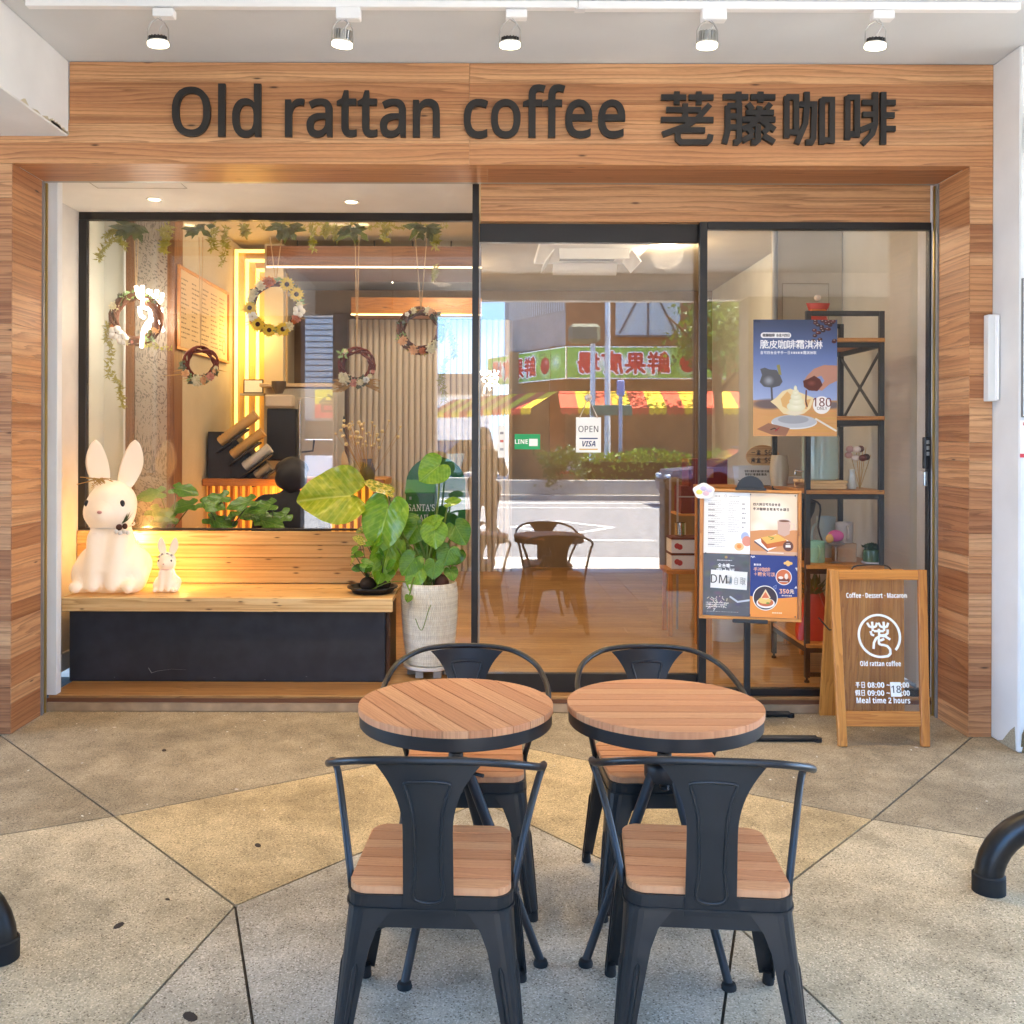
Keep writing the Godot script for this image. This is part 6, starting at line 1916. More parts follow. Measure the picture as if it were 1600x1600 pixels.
func mug(parent: Node, p: Vector3, r: float, h: float, m: Material, turn: float):
	var a := MB.new()
	a.lathe([Vector2(0.0005, 0.0), Vector2(r * 0.94, 0.0), Vector2(r, 0.006), Vector2(r, h), Vector2(r - 0.004, h), Vector2(r - 0.005, 0.01), Vector2(0.0005, 0.008)], 24, p)
	var hd := MB.new()
	var pts := []
	for k in 9:
		var an := PI * k / 8.0
		pts.append(p + Basis(Vector3.UP, turn) * Vector3(r * 0.96 + sin(an) * r * 0.55, h * 0.5 + cos(an) * h * 0.32, 0))
	hd.tube(pts, 0.008, 8)
	obj("cup", a, m, parent)
	obj("handle", hd, m, parent)

func build_goods():
	# black metal rack with wooden shelves
	var rk := thing("display_rack", "black metal rack with wooden shelves and an X brace, right of the poster", "rack")
	for q in [[1.957, 5.83], [2.40, 5.83], [1.957, 6.49], [2.40, 6.49]]:
		obj("post", span(q[0] - 0.015, q[0] + 0.015, 0.12, 2.33, q[1] - 0.015, q[1] + 0.015, 0.002), M.black, rk)
		var ft := MB.new()
		ft.lathe([Vector2(0.0005, 0.0), Vector2(0.016, 0.0), Vector2(0.016, 0.012), Vector2(0.007, 0.016), Vector2(0.007, 0.036)], 12, Vector3(q[0], 0.0885, -q[1]))
		obj("levelling_foot", ft, M.black, rk)
	var ys := [0.30, 0.775, 1.225, 1.67, 2.14]
	for y in ys:
		obj("shelf_board", span(1.945, 2.412, y + 0.002, y + 0.026, 5.80, 6.52, 0.003, ruv()), M.honey[0], rk)
		obj("shelf_rail", span(1.973, 2.384, y - 0.03, y, 5.818, 5.842, 0.002), M.black, rk)
		obj("shelf_rail", span(1.973, 2.384, y - 0.03, y, 6.478, 6.502, 0.002), M.black, rk)
		for x in [1.957, 2.40]:
			obj("shelf_rail", span(x - 0.012, x + 0.012, y - 0.03, y - 0.0005, 5.846, 6.474, 0.002), M.black, rk)
	obj("top_rail", span(1.973, 2.384, 2.30, 2.33, 5.818, 5.842, 0.002), M.black, rk)
	obj("top_rail", span(1.973, 2.384, 2.30, 2.33, 6.478, 6.502, 0.002), M.black, rk)
	obj("bottom_rail", span(1.973, 2.384, 0.125, 0.15, 5.818, 5.842, 0.002), M.black, rk)
	for s in [-1, 1]:
		var m := MB.new()
		m.box(Vector3(2.40 + s * 0.004, 1.89, -6.16), Vector3(0.006, 0.76, 0.022), 0.0, Basis(Vector3(1, 0, 0), s * 0.985))
		obj("cross_brace", m, M.black, rk)
	var ins := 1.695
	# red foil bag on the top shelf
	var bg := thing("foil_bag", "shiny red and orange foil bag on the top rack shelf", "bag", Vector3(2.09, 2.167, -6.05))
	var bm := MB.new()
	bm.grid(14, 10, func(u: float, v: float):
		var a := TAU * u
		var w := lerpf(0.085, 0.05, v) if v < 0.8 else lerpf(0.05, 0.075, (v - 0.8) / 0.2)
		var cr := 1.0 + 0.14 * sin(a * 5.0 + v * 9.0)
		return Vector3(cos(a) * w * cr, v * 0.24, -sin(a) * w * cr * lerpf(0.8, 0.25, v)))
	obj("bag_body", bm, mat(rgb(206, 60, 34), 0.28, 0.25), bg)
	obj("tie", bx(Vector3(0, 0.19, 0), Vector3(0.10, 0.025, 0.05), 0.008), mat(rgb(240, 130, 40), 0.4), bg)
	var gn := MB.new()
	gn.ball(Vector3(0.0, 0.275, 0), Vector3(0.022, 0.02, 0.022))
	obj("knot", gn, mat(rgb(245, 220, 190), 0.3), bg)
	var bt := thing("tall_glass_bottle", "tall tapering pale glass bottle on the second rack shelf", "bottle", Vector3(2.075, 1.697, -6.05))
	var btm := MB.new()
	btm.lathe([Vector2(0.0005, 0.0), Vector2(0.05, 0.0), Vector2(0.053, 0.01), Vector2(0.052, 0.14), Vector2(0.03, 0.26), Vector2(0.016, 0.33), Vector2(0.016, 0.36), Vector2(0.0005, 0.362)], 24)
	obj("bottle_glass", btm, mat(rgb(168, 190, 186), 0.15), bt)
	obj("neck_band", bx(Vector3(0, 0.37, 0), Vector3(0.045, 0.03, 0.045), 0.008), mat(rgb(120, 84, 60), 0.7), bt)
	# big glass jar on a wooden stand
	var js := thing("wooden_jar_stand", "low pale wooden stand under the large glass jar", "stand", Vector3(2.085, 1.252, -5.98))
	for k in 3:
		obj("slat", bx(Vector3(0, 0.045, -0.09 + k * 0.09), Vector3(0.25, 0.018, 0.075), 0.003, Basis(), ruv()), M.pine[k], js)
	for s in [-1, 1]:
		obj("leg_board", bx(Vector3(0, 0.018, s * 0.115), Vector3(0.24, 0.034, 0.02), 0.003, Basis(), ruv()), M.pine[0], js)
	var jr := thing("glass_water_jar", "large cylindrical glass jar with water on the wooden stand", "jar", Vector3(2.085, 1.3075, -5.98))
	var jm := MB.new()
	jm.lathe([Vector2(0.0005, 0.0), Vector2(0.105, 0.0), Vector2(0.112, 0.008), Vector2(0.112, 0.26), Vector2(0.098, 0.285), Vector2(0.098, 0.30)], 32)
	var gl := mat(Color(0.80, 0.90, 0.86, 0.38), 0.05)
	gl.transparency = BaseMaterial3D.TRANSPARENCY_ALPHA
	obj("jar_glass", jm, gl, jr)
	var wt := MB.new()
	wt.lathe([Vector2(0.0005, 0.012), Vector2(0.106, 0.012), Vector2(0.106, 0.20), Vector2(0.0005, 0.201)], 28)
	var wm := mat(Color(0.74, 0.84, 0.80, 0.45), 0.05)
	wm.transparency = BaseMaterial3D.TRANSPARENCY_ALPHA
	obj("water", wt, wm, jr)
	var lid := MB.new()
	lid.lathe([Vector2(0.0005, 0.301), Vector2(0.103, 0.301), Vector2(0.103, 0.318), Vector2(0.02, 0.325), Vector2(0.02, 0.345), Vector2(0.0005, 0.35)], 24)
	obj("lid", lid, mat(rgb(170, 160, 140), 0.4), jr)
	var tp := MB.new()
	tp.tube([Vector3(-0.11, 0.05, 0.02), Vector3(-0.16, 0.055, 0.03), Vector3(-0.165, 0.03, 0.03)], 0.009, 8)
	obj("tap", tp, M.chrome, jr)
	# vase with dried flowers
	var vs := thing("dried_flower_vase", "small clear vase with pink and brown dried flowers on the rack", "vase", Vector3(2.30, 1.252, -5.95))
	var vm := MB.new()
	vm.lathe([Vector2(0.0005, 0.0), Vector2(0.024, 0.0), Vector2(0.028, 0.02), Vector2(0.018, 0.09), Vector2(0.02, 0.12)], 16, Vector3(-0.03, 0, 0))
	obj("vase_glass", vm, mat(rgb(206, 204, 192), 0.2), vs)
	var stm := MB.new()
	for k in 6:
		var e := Vector3(-0.04 + k * 0.026, 0.20 + rng.randf() * 0.06, rng.randf_range(-0.02, 0.04))
		stm.tube([Vector3(0.02, 0.0, 0.0), e], 0.002, 5)
	obj("stem", stm, M.straw, vs)
	for k in 7:
		var b := MB.new()
		b.ball(Vector3(-0.05 + (k % 4) * 0.036, 0.19 + (k / 4) * 0.045 + rng.randf() * 0.02, 0.02 * (k % 3)), Vector3(0.026, 0.021, 0.02), 8, 5)
		obj("flower", b, mat([rgb(196, 150, 140), rgb(226, 206, 192), rgb(120, 70, 62), rgb(80, 52, 48)][k % 4], 0.8), vs)
	var tb := thing("wire_tumbler", "ribbed glass tumbler behind the rack post", "glass", Vector3(1.93, 1.252, -6.3))
	var tm := MB.new()
	tm.lathe([Vector2(0.0005, 0.0), Vector2(0.05, 0.0), Vector2(0.065, 0.1), Vector2(0.05, 0.2)], 12)
	obj("tumbler", tm, mat(rgb(196, 180, 150), 0.2), tb)
	# fourth shelf: mugs, glass pot, pour-over kettle
	var y4 := 0.802
	var green := mat(rgb(150, 200, 164), 0.35)
	var grey := mat(rgb(190, 180, 170), 0.5)
	var m1 := thing("green_mug", "pale green mug at the front of the mug shelf", "mug", Vector3(2.045, y4, -5.94))
	mug(m1, Vector3.ZERO, 0.055, 0.13, green, -PI * 0.5)
	var m2 := thing("brown_box_stand", "small brown box carrying a grey mug on the rack", "box", Vector3(2.235, y4, -5.98))
	obj("box_body", bx(Vector3(0, 0.058, 0), Vector3(0.115, 0.116, 0.11), 0.003), mat(rgb(176, 148, 118), 0.8), m2)
	var m3 := thing("grey_mug", "grey-beige mug standing on the small brown box", "mug", Vector3(2.235, y4 + 0.1165, -5.98))
	mug(m3, Vector3.ZERO, 0.052, 0.125, grey, -PI * 0.5)
	var m6 := thing("mint_mug", "mint mug half hidden behind the grey mug", "mug", Vector3(2.20, y4, -6.2))
	mug(m6, Vector3(0, 0, 0), 0.06, 0.26, mat(rgb(200, 214, 202), 0.4), PI)
	var m4 := thing("pink_ornament", "small pink ornament with a brown eye on a metal dish stand", "ornament", Vector3(2.155, y4, -5.9))
	var om := MB.new()
	om.ball(Vector3(0, 0.165, 0), Vector3(0.05, 0.036, 0.036), 12, 8)
	obj("ornament_body", om, mat(rgb(206, 92, 150), 0.5), m4)
	var ob := MB.new()
	ob.ball(Vector3(-0.045, 0.15, 0.02), Vector3(0.026, 0.028, 0.016), 10, 6)
	obj("beak", ob, mat(rgb(214, 166, 84), 0.5), m4)
	var od := MB.new()
	od.lathe([Vector2(0.0005, 0.0), Vector2(0.035, 0.0), Vector2(0.006, 0.01), Vector2(0.006, 0.10), Vector2(0.05, 0.115), Vector2(0.052, 0.12), Vector2(0.0005, 0.122)], 16)
	obj("dish_stand", od, M.steel, m4)
	var m5 := thing("glass_plant_pot", "small round glass pot with green moss plant on the rack", "plant pot", Vector3(2.37, y4, -5.88))
	var gm := MB.new()
	gm.lathe([Vector2(0.0005, 0.0), Vector2(0.05, 0.004), Vector2(0.06, 0.03), Vector2(0.052, 0.08), Vector2(0.046, 0.085)], 16)
	obj("pot_glass", gm, mat(rgb(70, 100, 70), 0.15), m5)
	var gp := MB.new()
	for k in 120:
		var d := Vector3(rng.randfn(), absf(rng.randfn()) + 0.4, rng.randfn()).normalized() * 0.04
		gp.leafq(Vector3(rng.randfn() * 0.018, 0.08, rng.randfn() * 0.018) + d * 0.5, d * 0.7, d.cross(Vector3(0.3, 0.2, 1)).normalized() * 0.008)
	obj("moss", gp, M.dark_leaf, m5)
	var dr := MB.new()
	dr.lathe([Vector2(0.0005, 0.0), Vector2(0.062, 0.002), Vector2(0.066, 0.012), Vector2(0.0005, 0.012)], 16, Vector3(0, -0.0, 0.0))
	obj("saucer", dr, M.white, m5)
	var kt := thing("black_coffee_dripper", "black coffee dripper and carafe with hanging cord on the rack", "coffee maker", Vector3(1.99, y4, -6.08))
	var km := MB.new()
	km.lathe([Vector2(0.0005, 0.0), Vector2(0.06, 0.0), Vector2(0.075, 0.05), Vector2(0.05, 0.14), Vector2(0.045, 0.2), Vector2(0.09, 0.3), Vector2(0.1, 0.36), Vector2(0.0005, 0.40)], 20)
	obj("carafe", km, M.black, kt)
	var kh := MB.new()
	kh.tube(smooth([Vector3(0.05, 0.38, 0), Vector3(0.13, 0.34, 0), Vector3(0.12, 0.2, 0), Vector3(0.15, 0.1, 0)], 4), 0.006, 6)
	obj("cord", kh, M.black, kt)
	# bottom shelf: red bags
	for k in 2:
		var rb := thing("red_gift_bag", ["bright red wrapped bag on the lowest rack shelf, partly behind the A-frame", "second red wrapped bag deeper on the lowest rack shelf"][k], "bag", Vector3(2.03 + k * 0.1, 0.327, -5.95 - k * 0.25))
		var rm := MB.new()
		rm.grid(14, 8, func(u: float, v: float):
			var a := TAU * u
			var w := 0.1 * (1.0 - 0.55 * v * v) * (1.0 + 0.1 * sin(a * 4.0 + v * 6.0))
			return Vector3(cos(a) * w, v * 0.28, -sin(a) * w * 0.7))
		obj("bag_body", rm, mat(rgb(196, 44, 34), 0.35), rb)
		var rl := MB.new()
		for i in 14:
			var d := Vector3(rng.randfn(), absf(rng.randfn()), rng.randfn()).normalized() * 0.1
			rl.leafq(Vector3(0, 0.28, 0), d, d.cross(Vector3.UP).normalized() * 0.02)
		obj("top_leaves", rl, M.dark_leaf, rb)
	# table with price signs inside, right pane
	var sb := thing("side_table", "wooden side table inside the right pane, behind the menu stand", "table", Vector3(1.86, 0.09, -6.75))
	obj("table_top", bx(Vector3(0, 1.125, 0), Vector3(0.70, 0.03, 0.4), 0.004, Basis(), ruv()), M.honey[1], sb)
	for sx in [-1, 1]:
		for sz in [-1, 1]:
			obj("leg", bx(Vector3(sx * 0.32, 0.555, sz * 0.17), Vector3(0.04, 1.109, 0.04), 0.003), M.honey[2], sb)
	var p1 := thing("oval_price_sign", "oval wooden price sign with handwritten characters on a small foot", "sign", Vector3(1.93, 1.232, -6.68))
	var ov := MB.new()
	var opn := PackedVector2Array()
	for k in 28:
		opn.append(Vector2(cos(TAU * k / 28) * 0.115, sin(TAU * k / 28) * 0.078))
	ov.prism(opn, 0.0, 0.012, Transform3D(Basis(), Vector3(0, 0.205, 0)))
	obj("board", ov, M.pine[1], p1)
	obj("foot", bx(Vector3(0, 0.06, 0.004), Vector3(0.10, 0.12, 0.03), 0.004), M.black, p1)
	var k0 := 0
	for s in ["一盒", "兩盒"]:
		var kk := 0
		for chh in s:
			var g := obj("lettering", glyph_solid(strokes(GL[chh]), 0.0018, Vector2(0.03, 0.036), 0.0006), M.ink, p1)
			g.position = Vector3(-0.066 + kk * 0.036, 0.232 - k0 * 0.054, 0.0125)
			kk += 1
		text(["$60", "$99"][k0], 0.05, M.ink, p1, Vector3(0.05, 0.232 - k0 * 0.054, 0.0128), "Droid Sans", 400, 0.0006)
		k0 += 1
	var p2 := thing("tilted_menu_card", "tilted grey menu card in front of the oval price sign", "menu card", Vector3(1.88, 1.232, -6.6))
	var mc := Canvas.new(256, 100, rgb(206, 206, 202))
	lines(mc, 60, 230, 24, 50, 16, rgb(70, 66, 62), 41, 12)
	lines(mc, 20, 60, 74, 80, 16, rgb(70, 66, 62), 42, 6)
	var cd := obj("card", sheet(0.34, 0.15, 0.006), print_mat(mc.tex()), p2)
	cd.transform = Transform3D(Basis(Vector3(1, 0, 0), -0.5), Vector3(0, 0.075, 0))
	var bk := thing("notebook_stack", "stack of beige notebooks on the side table", "books", Vector3(2.13, 1.232, -6.62))
	for k in 3:
		obj("book", bx(Vector3(0.004 * k, 0.012 + k * 0.0225, 0), Vector3(0.17 - 0.01 * k, 0.022, 0.12), 0.002), mat([rgb(186, 164, 130), rgb(222, 212, 192), rgb(206, 206, 200)][k], 0.7), bk)
	# red and white gift boxes on a wooden stool, inside the door
	var sto := thing("wooden_stool", "wooden stool with gift boxes just inside the door", "stool", Vector3(1.53, 0.09, -7.3))
	obj("seat", bx(Vector3(0, 0.48, 0), Vector3(0.34, 0.03, 0.30), 0.004, Basis(), ruv()), M.honey[1], sto)
	for sx in [-1, 1]:
		for sz in [-1, 1]:
			obj("leg", bx(Vector3(sx * 0.135, 0.232, sz * 0.115), Vector3(0.03, 0.464, 0.03), 0.003), M.honey[2], sto)
	for k in 2:
		var wb := thing("white_gift_box", ["lower white gift box with red cherry print on the stool", "upper white gift box with red cherry print, under the steel cup"][k], "box", Vector3(1.51, 0.586 + k * 0.118, -7.3), 0.0, "white gift boxes on the stool")
		obj("box_body", bx(Vector3(0, 0.05, 0), Vector3(0.21, 0.10, 0.20), 0.003), M.sheet_white, wb)
		obj("box_lid", bx(Vector3(0, 0.109, 0), Vector3(0.216, 0.016, 0.206), 0.003), mat(rgb(92, 34, 34), 0.5), wb)
		for q in [[-0.062, 0.004], [-0.042, -0.004]]:
			var ch := MB.new()
			ch.lathe([Vector2(0.021, 0.0), Vector2(0.02, 0.0015), Vector2(0.0005, 0.002)], 16, Vector3(q[0], 0.05 + q[1], 0.1003 + 0.0004 * float(q[1] < 0)), Basis(Vector3(1, 0, 0), PI / 2))
			obj("cherry_print", ch, mat(rgb(178, 36, 48), 0.5), wb)
	var cu := thing("steel_cup", "shiny steel cup on top of the white gift boxes", "cup", Vector3(1.49, 0.8235, -7.3))
	var cm := MB.new()
	cm.lathe([Vector2(0.0005, 0.0), Vector2(0.04, 0.0), Vector2(0.043, 0.01), Vector2(0.043, 0.10), Vector2(0.040, 0.10), Vector2(0.040, 0.02), Vector2(0.0005, 0.02)], 20)
	obj("cup_body", cm, M.chrome, cu)
	var rs := thing("wire_shelf", "thin wire shelf holding the red gift boxes behind the door edge", "shelf", Vector3(1.72, 0.09, -7.6))
	for sx in [-1, 1]:
		obj("wire_post", bx(Vector3(sx * 0.22, 0.58, 0.15), Vector3(0.014, 1.16, 0.014)), M.steel, rs)
		obj("wire_post", bx(Vector3(sx * 0.22, 0.58, -0.15), Vector3(0.014, 1.16, 0.014)), M.steel, rs)
	obj("shelf_board", bx(Vector3(0, 0.88, 0), Vector3(0.43, 0.016, 0.32), 0.002), M.honey[0], rs)
	obj("wire_rail", bx(Vector3(0, 1.02, 0.15), Vector3(0.426, 0.01, 0.01)), M.steel, rs)
	for k in 2:
		var rb := thing("red_gift_box", ["large red gift box on the wire shelf", "smaller red gift box stacked on the large red one"][k], "box", Vector3(1.72 + k * 0.02, 0.979 + k * 0.212, -7.6), 0.0, "red gift boxes on the wire shelf")
		obj("box_body", bx(Vector3(0, 0.105, 0), Vector3(0.38 - k * 0.08, 0.21, 0.26), 0.004), mat(rgb(112, 24, 30), 0.45), rb)
		obj("gold_print", bx(Vector3(0, 0.1, 0.1308), Vector3(0.08, 0.07, 0.001)), mat(rgb(170, 110, 60), 0.4), rb)
	var sp := thing("spiky_plant", "spiky light green plant in a pot beside the gift boxes", "plant", Vector3(1.78, 0.09, -7.1))
	var pt := MB.new()
	pt.lathe([Vector2(0.0005, 0.0), Vector2(0.13, 0.0), Vector2(0.15, 0.28), Vector2(0.14, 0.28), Vector2(0.0005, 0.26)], 20)
	obj("pot", pt, M.plaster, sp)
	var lf := MB.new()
	for k in 70:
		var a := rng.randf() * TAU
		var d := Vector3(cos(a) * rng.randf_range(0.3, 1.0), rng.randf_range(0.5, 1.4), sin(a) * rng.randf_range(0.3, 1.0)).normalized() * rng.randf_range(0.25, 0.5)
		lf.leafq(Vector3(0, 0.28 + rng.randf() * 0.3, 0), d, d.cross(Vector3.UP).normalized() * 0.018, 0.25)
	obj("foliage", lf, M.lime_leaf, sp)
	# cup dispenser on the counter
	var dp := thing("cup_dispenser", "black slanted dispenser with stacks of paper cups on the counter", "cup dispenser", Vector3(-1.86, 1.2405, -7.58))
	var ds := MB.new()
	ds.prism(PackedVector2Array([Vector2(-0.27, 0.0), Vector2(0.12, 0.0), Vector2(0.20, 0.06), Vector2(-0.12, 0.36), Vector2(-0.27, 0.36)]), -0.14, 0.10)
	obj("case", ds, speckle(mat(rgb(48, 48, 50), 0.4), 0.15, 0.05, 2.0), dp)
	var dirc := Vector3(0.80, 0.60, 0).normalized()
	var offs := [Vector3(-0.17, 0.28, 0.13), Vector3(-0.075, 0.18, 0.13), Vector3(0.02, 0.09, 0.13), Vector3(0.11, 0.02, 0.13)]
	for k in 4:
		var n := [13, 11, 9, 5][k] as int
		var o: Vector3 = offs[k]
		var cs := MB.new()
		for i in n:
			var p0 := o + dirc * (i * 0.027)
			cs.tube([p0, p0 + dirc * 0.026], [0.036, 0.041], 14, i == n - 1)
			cs.tube([p0 + dirc * 0.023, p0 + dirc * 0.029], 0.0425, 14, false)
		obj("cup_stack", cs, mat([rgb(206, 164, 100), rgb(206, 160, 90), rgb(222, 214, 200), rgb(170, 150, 118)][k], 0.7), dp)
		var tr := MB.new()
		tr.box(o + dirc * 0.09 + Vector3(0.03, -0.045, 0.02), Vector3(0.30, 0.014, 0.09), 0.003, Basis(Vector3(0, 0, 1), atan2(0.6, 0.8)))
		obj("cup_tray", tr, M.black, dp)
	var cf := thing("coffee_machine", "steel and black coffee machine behind the cup dispenser", "coffee machine", Vector3(-1.62, 1.2405, -7.82))
	obj("machine_body", bx(Vector3(0, 0.34, 0), Vector3(0.24, 0.42, 0.12), 0.01), M.black, cf)
	obj("machine_top", bx(Vector3(-0.02, 0.61, 0.02), Vector3(0.22, 0.10, 0.14), 0.012), mat(rgb(206, 190, 166), 0.35), cf)
	var hp := MB.new()
	hp.lathe([Vector2(0.03, 0.70), Vector2(0.06, 0.76), Vector2(0.06, 0.80)], 16, Vector3(-0.03, -0.03, 0.02))
	obj("hopper", hp, mat(rgb(90, 76, 60), 0.2), cf)
	var stp := MB.new()
	stp.tube([Vector3(0.15, 0.02, 0.08), Vector3(0.15, 0.62, 0.08)], 0.012, 10)
	obj("steam_pipe", stp, M.chrome, cf)
	var pn := MB.new()
	pn.tube([Vector3(0.17, 0.20, 0.1), Vector3(0.26, 0.21, 0.1), Vector3(0.27, 0.3, 0.1)], 0.008, 8)
	obj("tap_lever", pn, M.black, cf)
	var fg := thing("steel_cabinet", "pale steel cabinet standing behind the counter", "cabinet", Vector3(-1.45, 0.09, -8.18))
	obj("cabinet_body", bx(Vector3(0, 0.95, 0), Vector3(0.50, 1.86, 0.36), 0.008), mat(rgb(186, 182, 170), 0.4, 0.2), fg)
	obj("cabinet_door", bx(Vector3(0.05, 1.0, 0.19), Vector3(0.34, 1.6, 0.016), 0.004), mat(rgb(200, 194, 180), 0.35, 0.2), fg)
	obj("top_tray", bx(Vector3(-0.1, 1.90, 0.02), Vector3(0.6, 0.03, 0.36), 0.004), mat(rgb(206, 180, 140), 0.5), fg)
	var tw := thing("small_framed_card", "small framed card leaning near the top of the coffee machine", "frame", Vector3(-1.95, 1.93, -8.2))
	obj("frame_board", bx(Vector3(0, 0.06, 0), Vector3(0.17, 0.12, 0.012), 0.003), M.black, tw)
	obj("card", bx(Vector3(0, 0.06, 0.007), Vector3(0.15, 0.10, 0.003)), M.sheet_white, tw)
	obj("shelf_bracket", bx(Vector3(0, -0.01, 0.0), Vector3(0.2, 0.018, 0.14)), M.beige, tw)
	# green mailbox
	var mx := thing("green_mailbox", "green letter box with arched back plate and white lettering, behind the plant", "mailbox", Vector3(-0.325, 0, -6.66))
	var ar := PackedVector2Array([Vector2(-0.205, 0.90), Vector2(0.205, 0.90), Vector2(0.205, 1.24)])
	for k in 15:
		ar.append(Vector2(cos(PI * k / 14) * 0.205, 1.24 + sin(PI * k / 14) * 0.19))
	ar.append(Vector2(-0.205, 1.24))
	var am := MB.new()
	am.prism(ar, -0.012, 0.012)
	var gmat := mat(rgb(22, 104, 44), 0.35)
	obj("back_plate", am, gmat, mx)
	obj("letter_box", bx(Vector3(-0.10, 1.06, 0.075), Vector3(0.195, 0.30, 0.12), 0.008), mat(rgb(20, 96, 44), 0.35), mx)
	var lidm := MB.new()
	lidm.box(Vector3(-0.10, 1.225, 0.09), Vector3(0.205, 0.016, 0.16), 0.005, Basis(Vector3(1, 0, 0), 0.55))
	obj("flap", lidm, mat(rgb(40, 124, 58), 0.3), mx)
	obj("stand_post", bx(Vector3(0, 0.49, -0.01), Vector3(0.05, 0.80, 0.04), 0.004), gmat, mx)
	obj("stand_foot", bx(Vector3(0, 0.1, -0.01), Vector3(0.3, 0.022, 0.24), 0.004), gmat, mx)
	text("SANTA'S", 0.062, M.print_white, mx, Vector3(-0.09, 1.085, 0.1365), "Droid Serif", 400, 0.001, HORIZONTAL_ALIGNMENT_CENTER, 0.72)
	text("MAIL", 0.062, M.print_white, mx, Vector3(-0.09, 1.015, 0.1365), "Droid Serif", 400, 0.001, HORIZONTAL_ALIGNMENT_CENTER, 0.72)
	obj("keyhole_plate", bx(Vector3(-0.165, 1.15, 0.1365), Vector3(0.014, 0.02, 0.003)), M.alu, mx)
	# round cafe table with a bouquet of dried flowers
	var bq := thing("dried_bouquet", "bouquet of small pale yellow dried flowers inside the window", "bouquet", Vector3(-0.86, 1.25, -7.2))
	var bqs := MB.new()
	var fm := MB.new()
	for k in 46:
		var e := Vector3(rng.randfn() * 0.11, 0.22 + rng.randf() * 0.22, rng.randfn() * 0.08)
		bqs.tube([Vector3(e.x * 0.1, 0.0, e.z * 0.1), e], 0.0015, 4)
		fm.ball(e, Vector3.ONE * rng.randf_range(0.008, 0.016), 6, 4)
	obj("stems", bqs, M.straw, bq)
	obj("flowers", fm, mat(rgb(226, 206, 150), 0.8), bq)
	var bv := MB.new()
	bv.lathe([Vector2(0.0005, -0.009), Vector2(0.05, -0.009), Vector2(0.06, 0.06), Vector2(0.035, 0.13), Vector2(0.04, 0.15)], 18)
	obj("vase", bv, mat(rgb(90, 70, 60), 0.4), bq)
	rabbits()

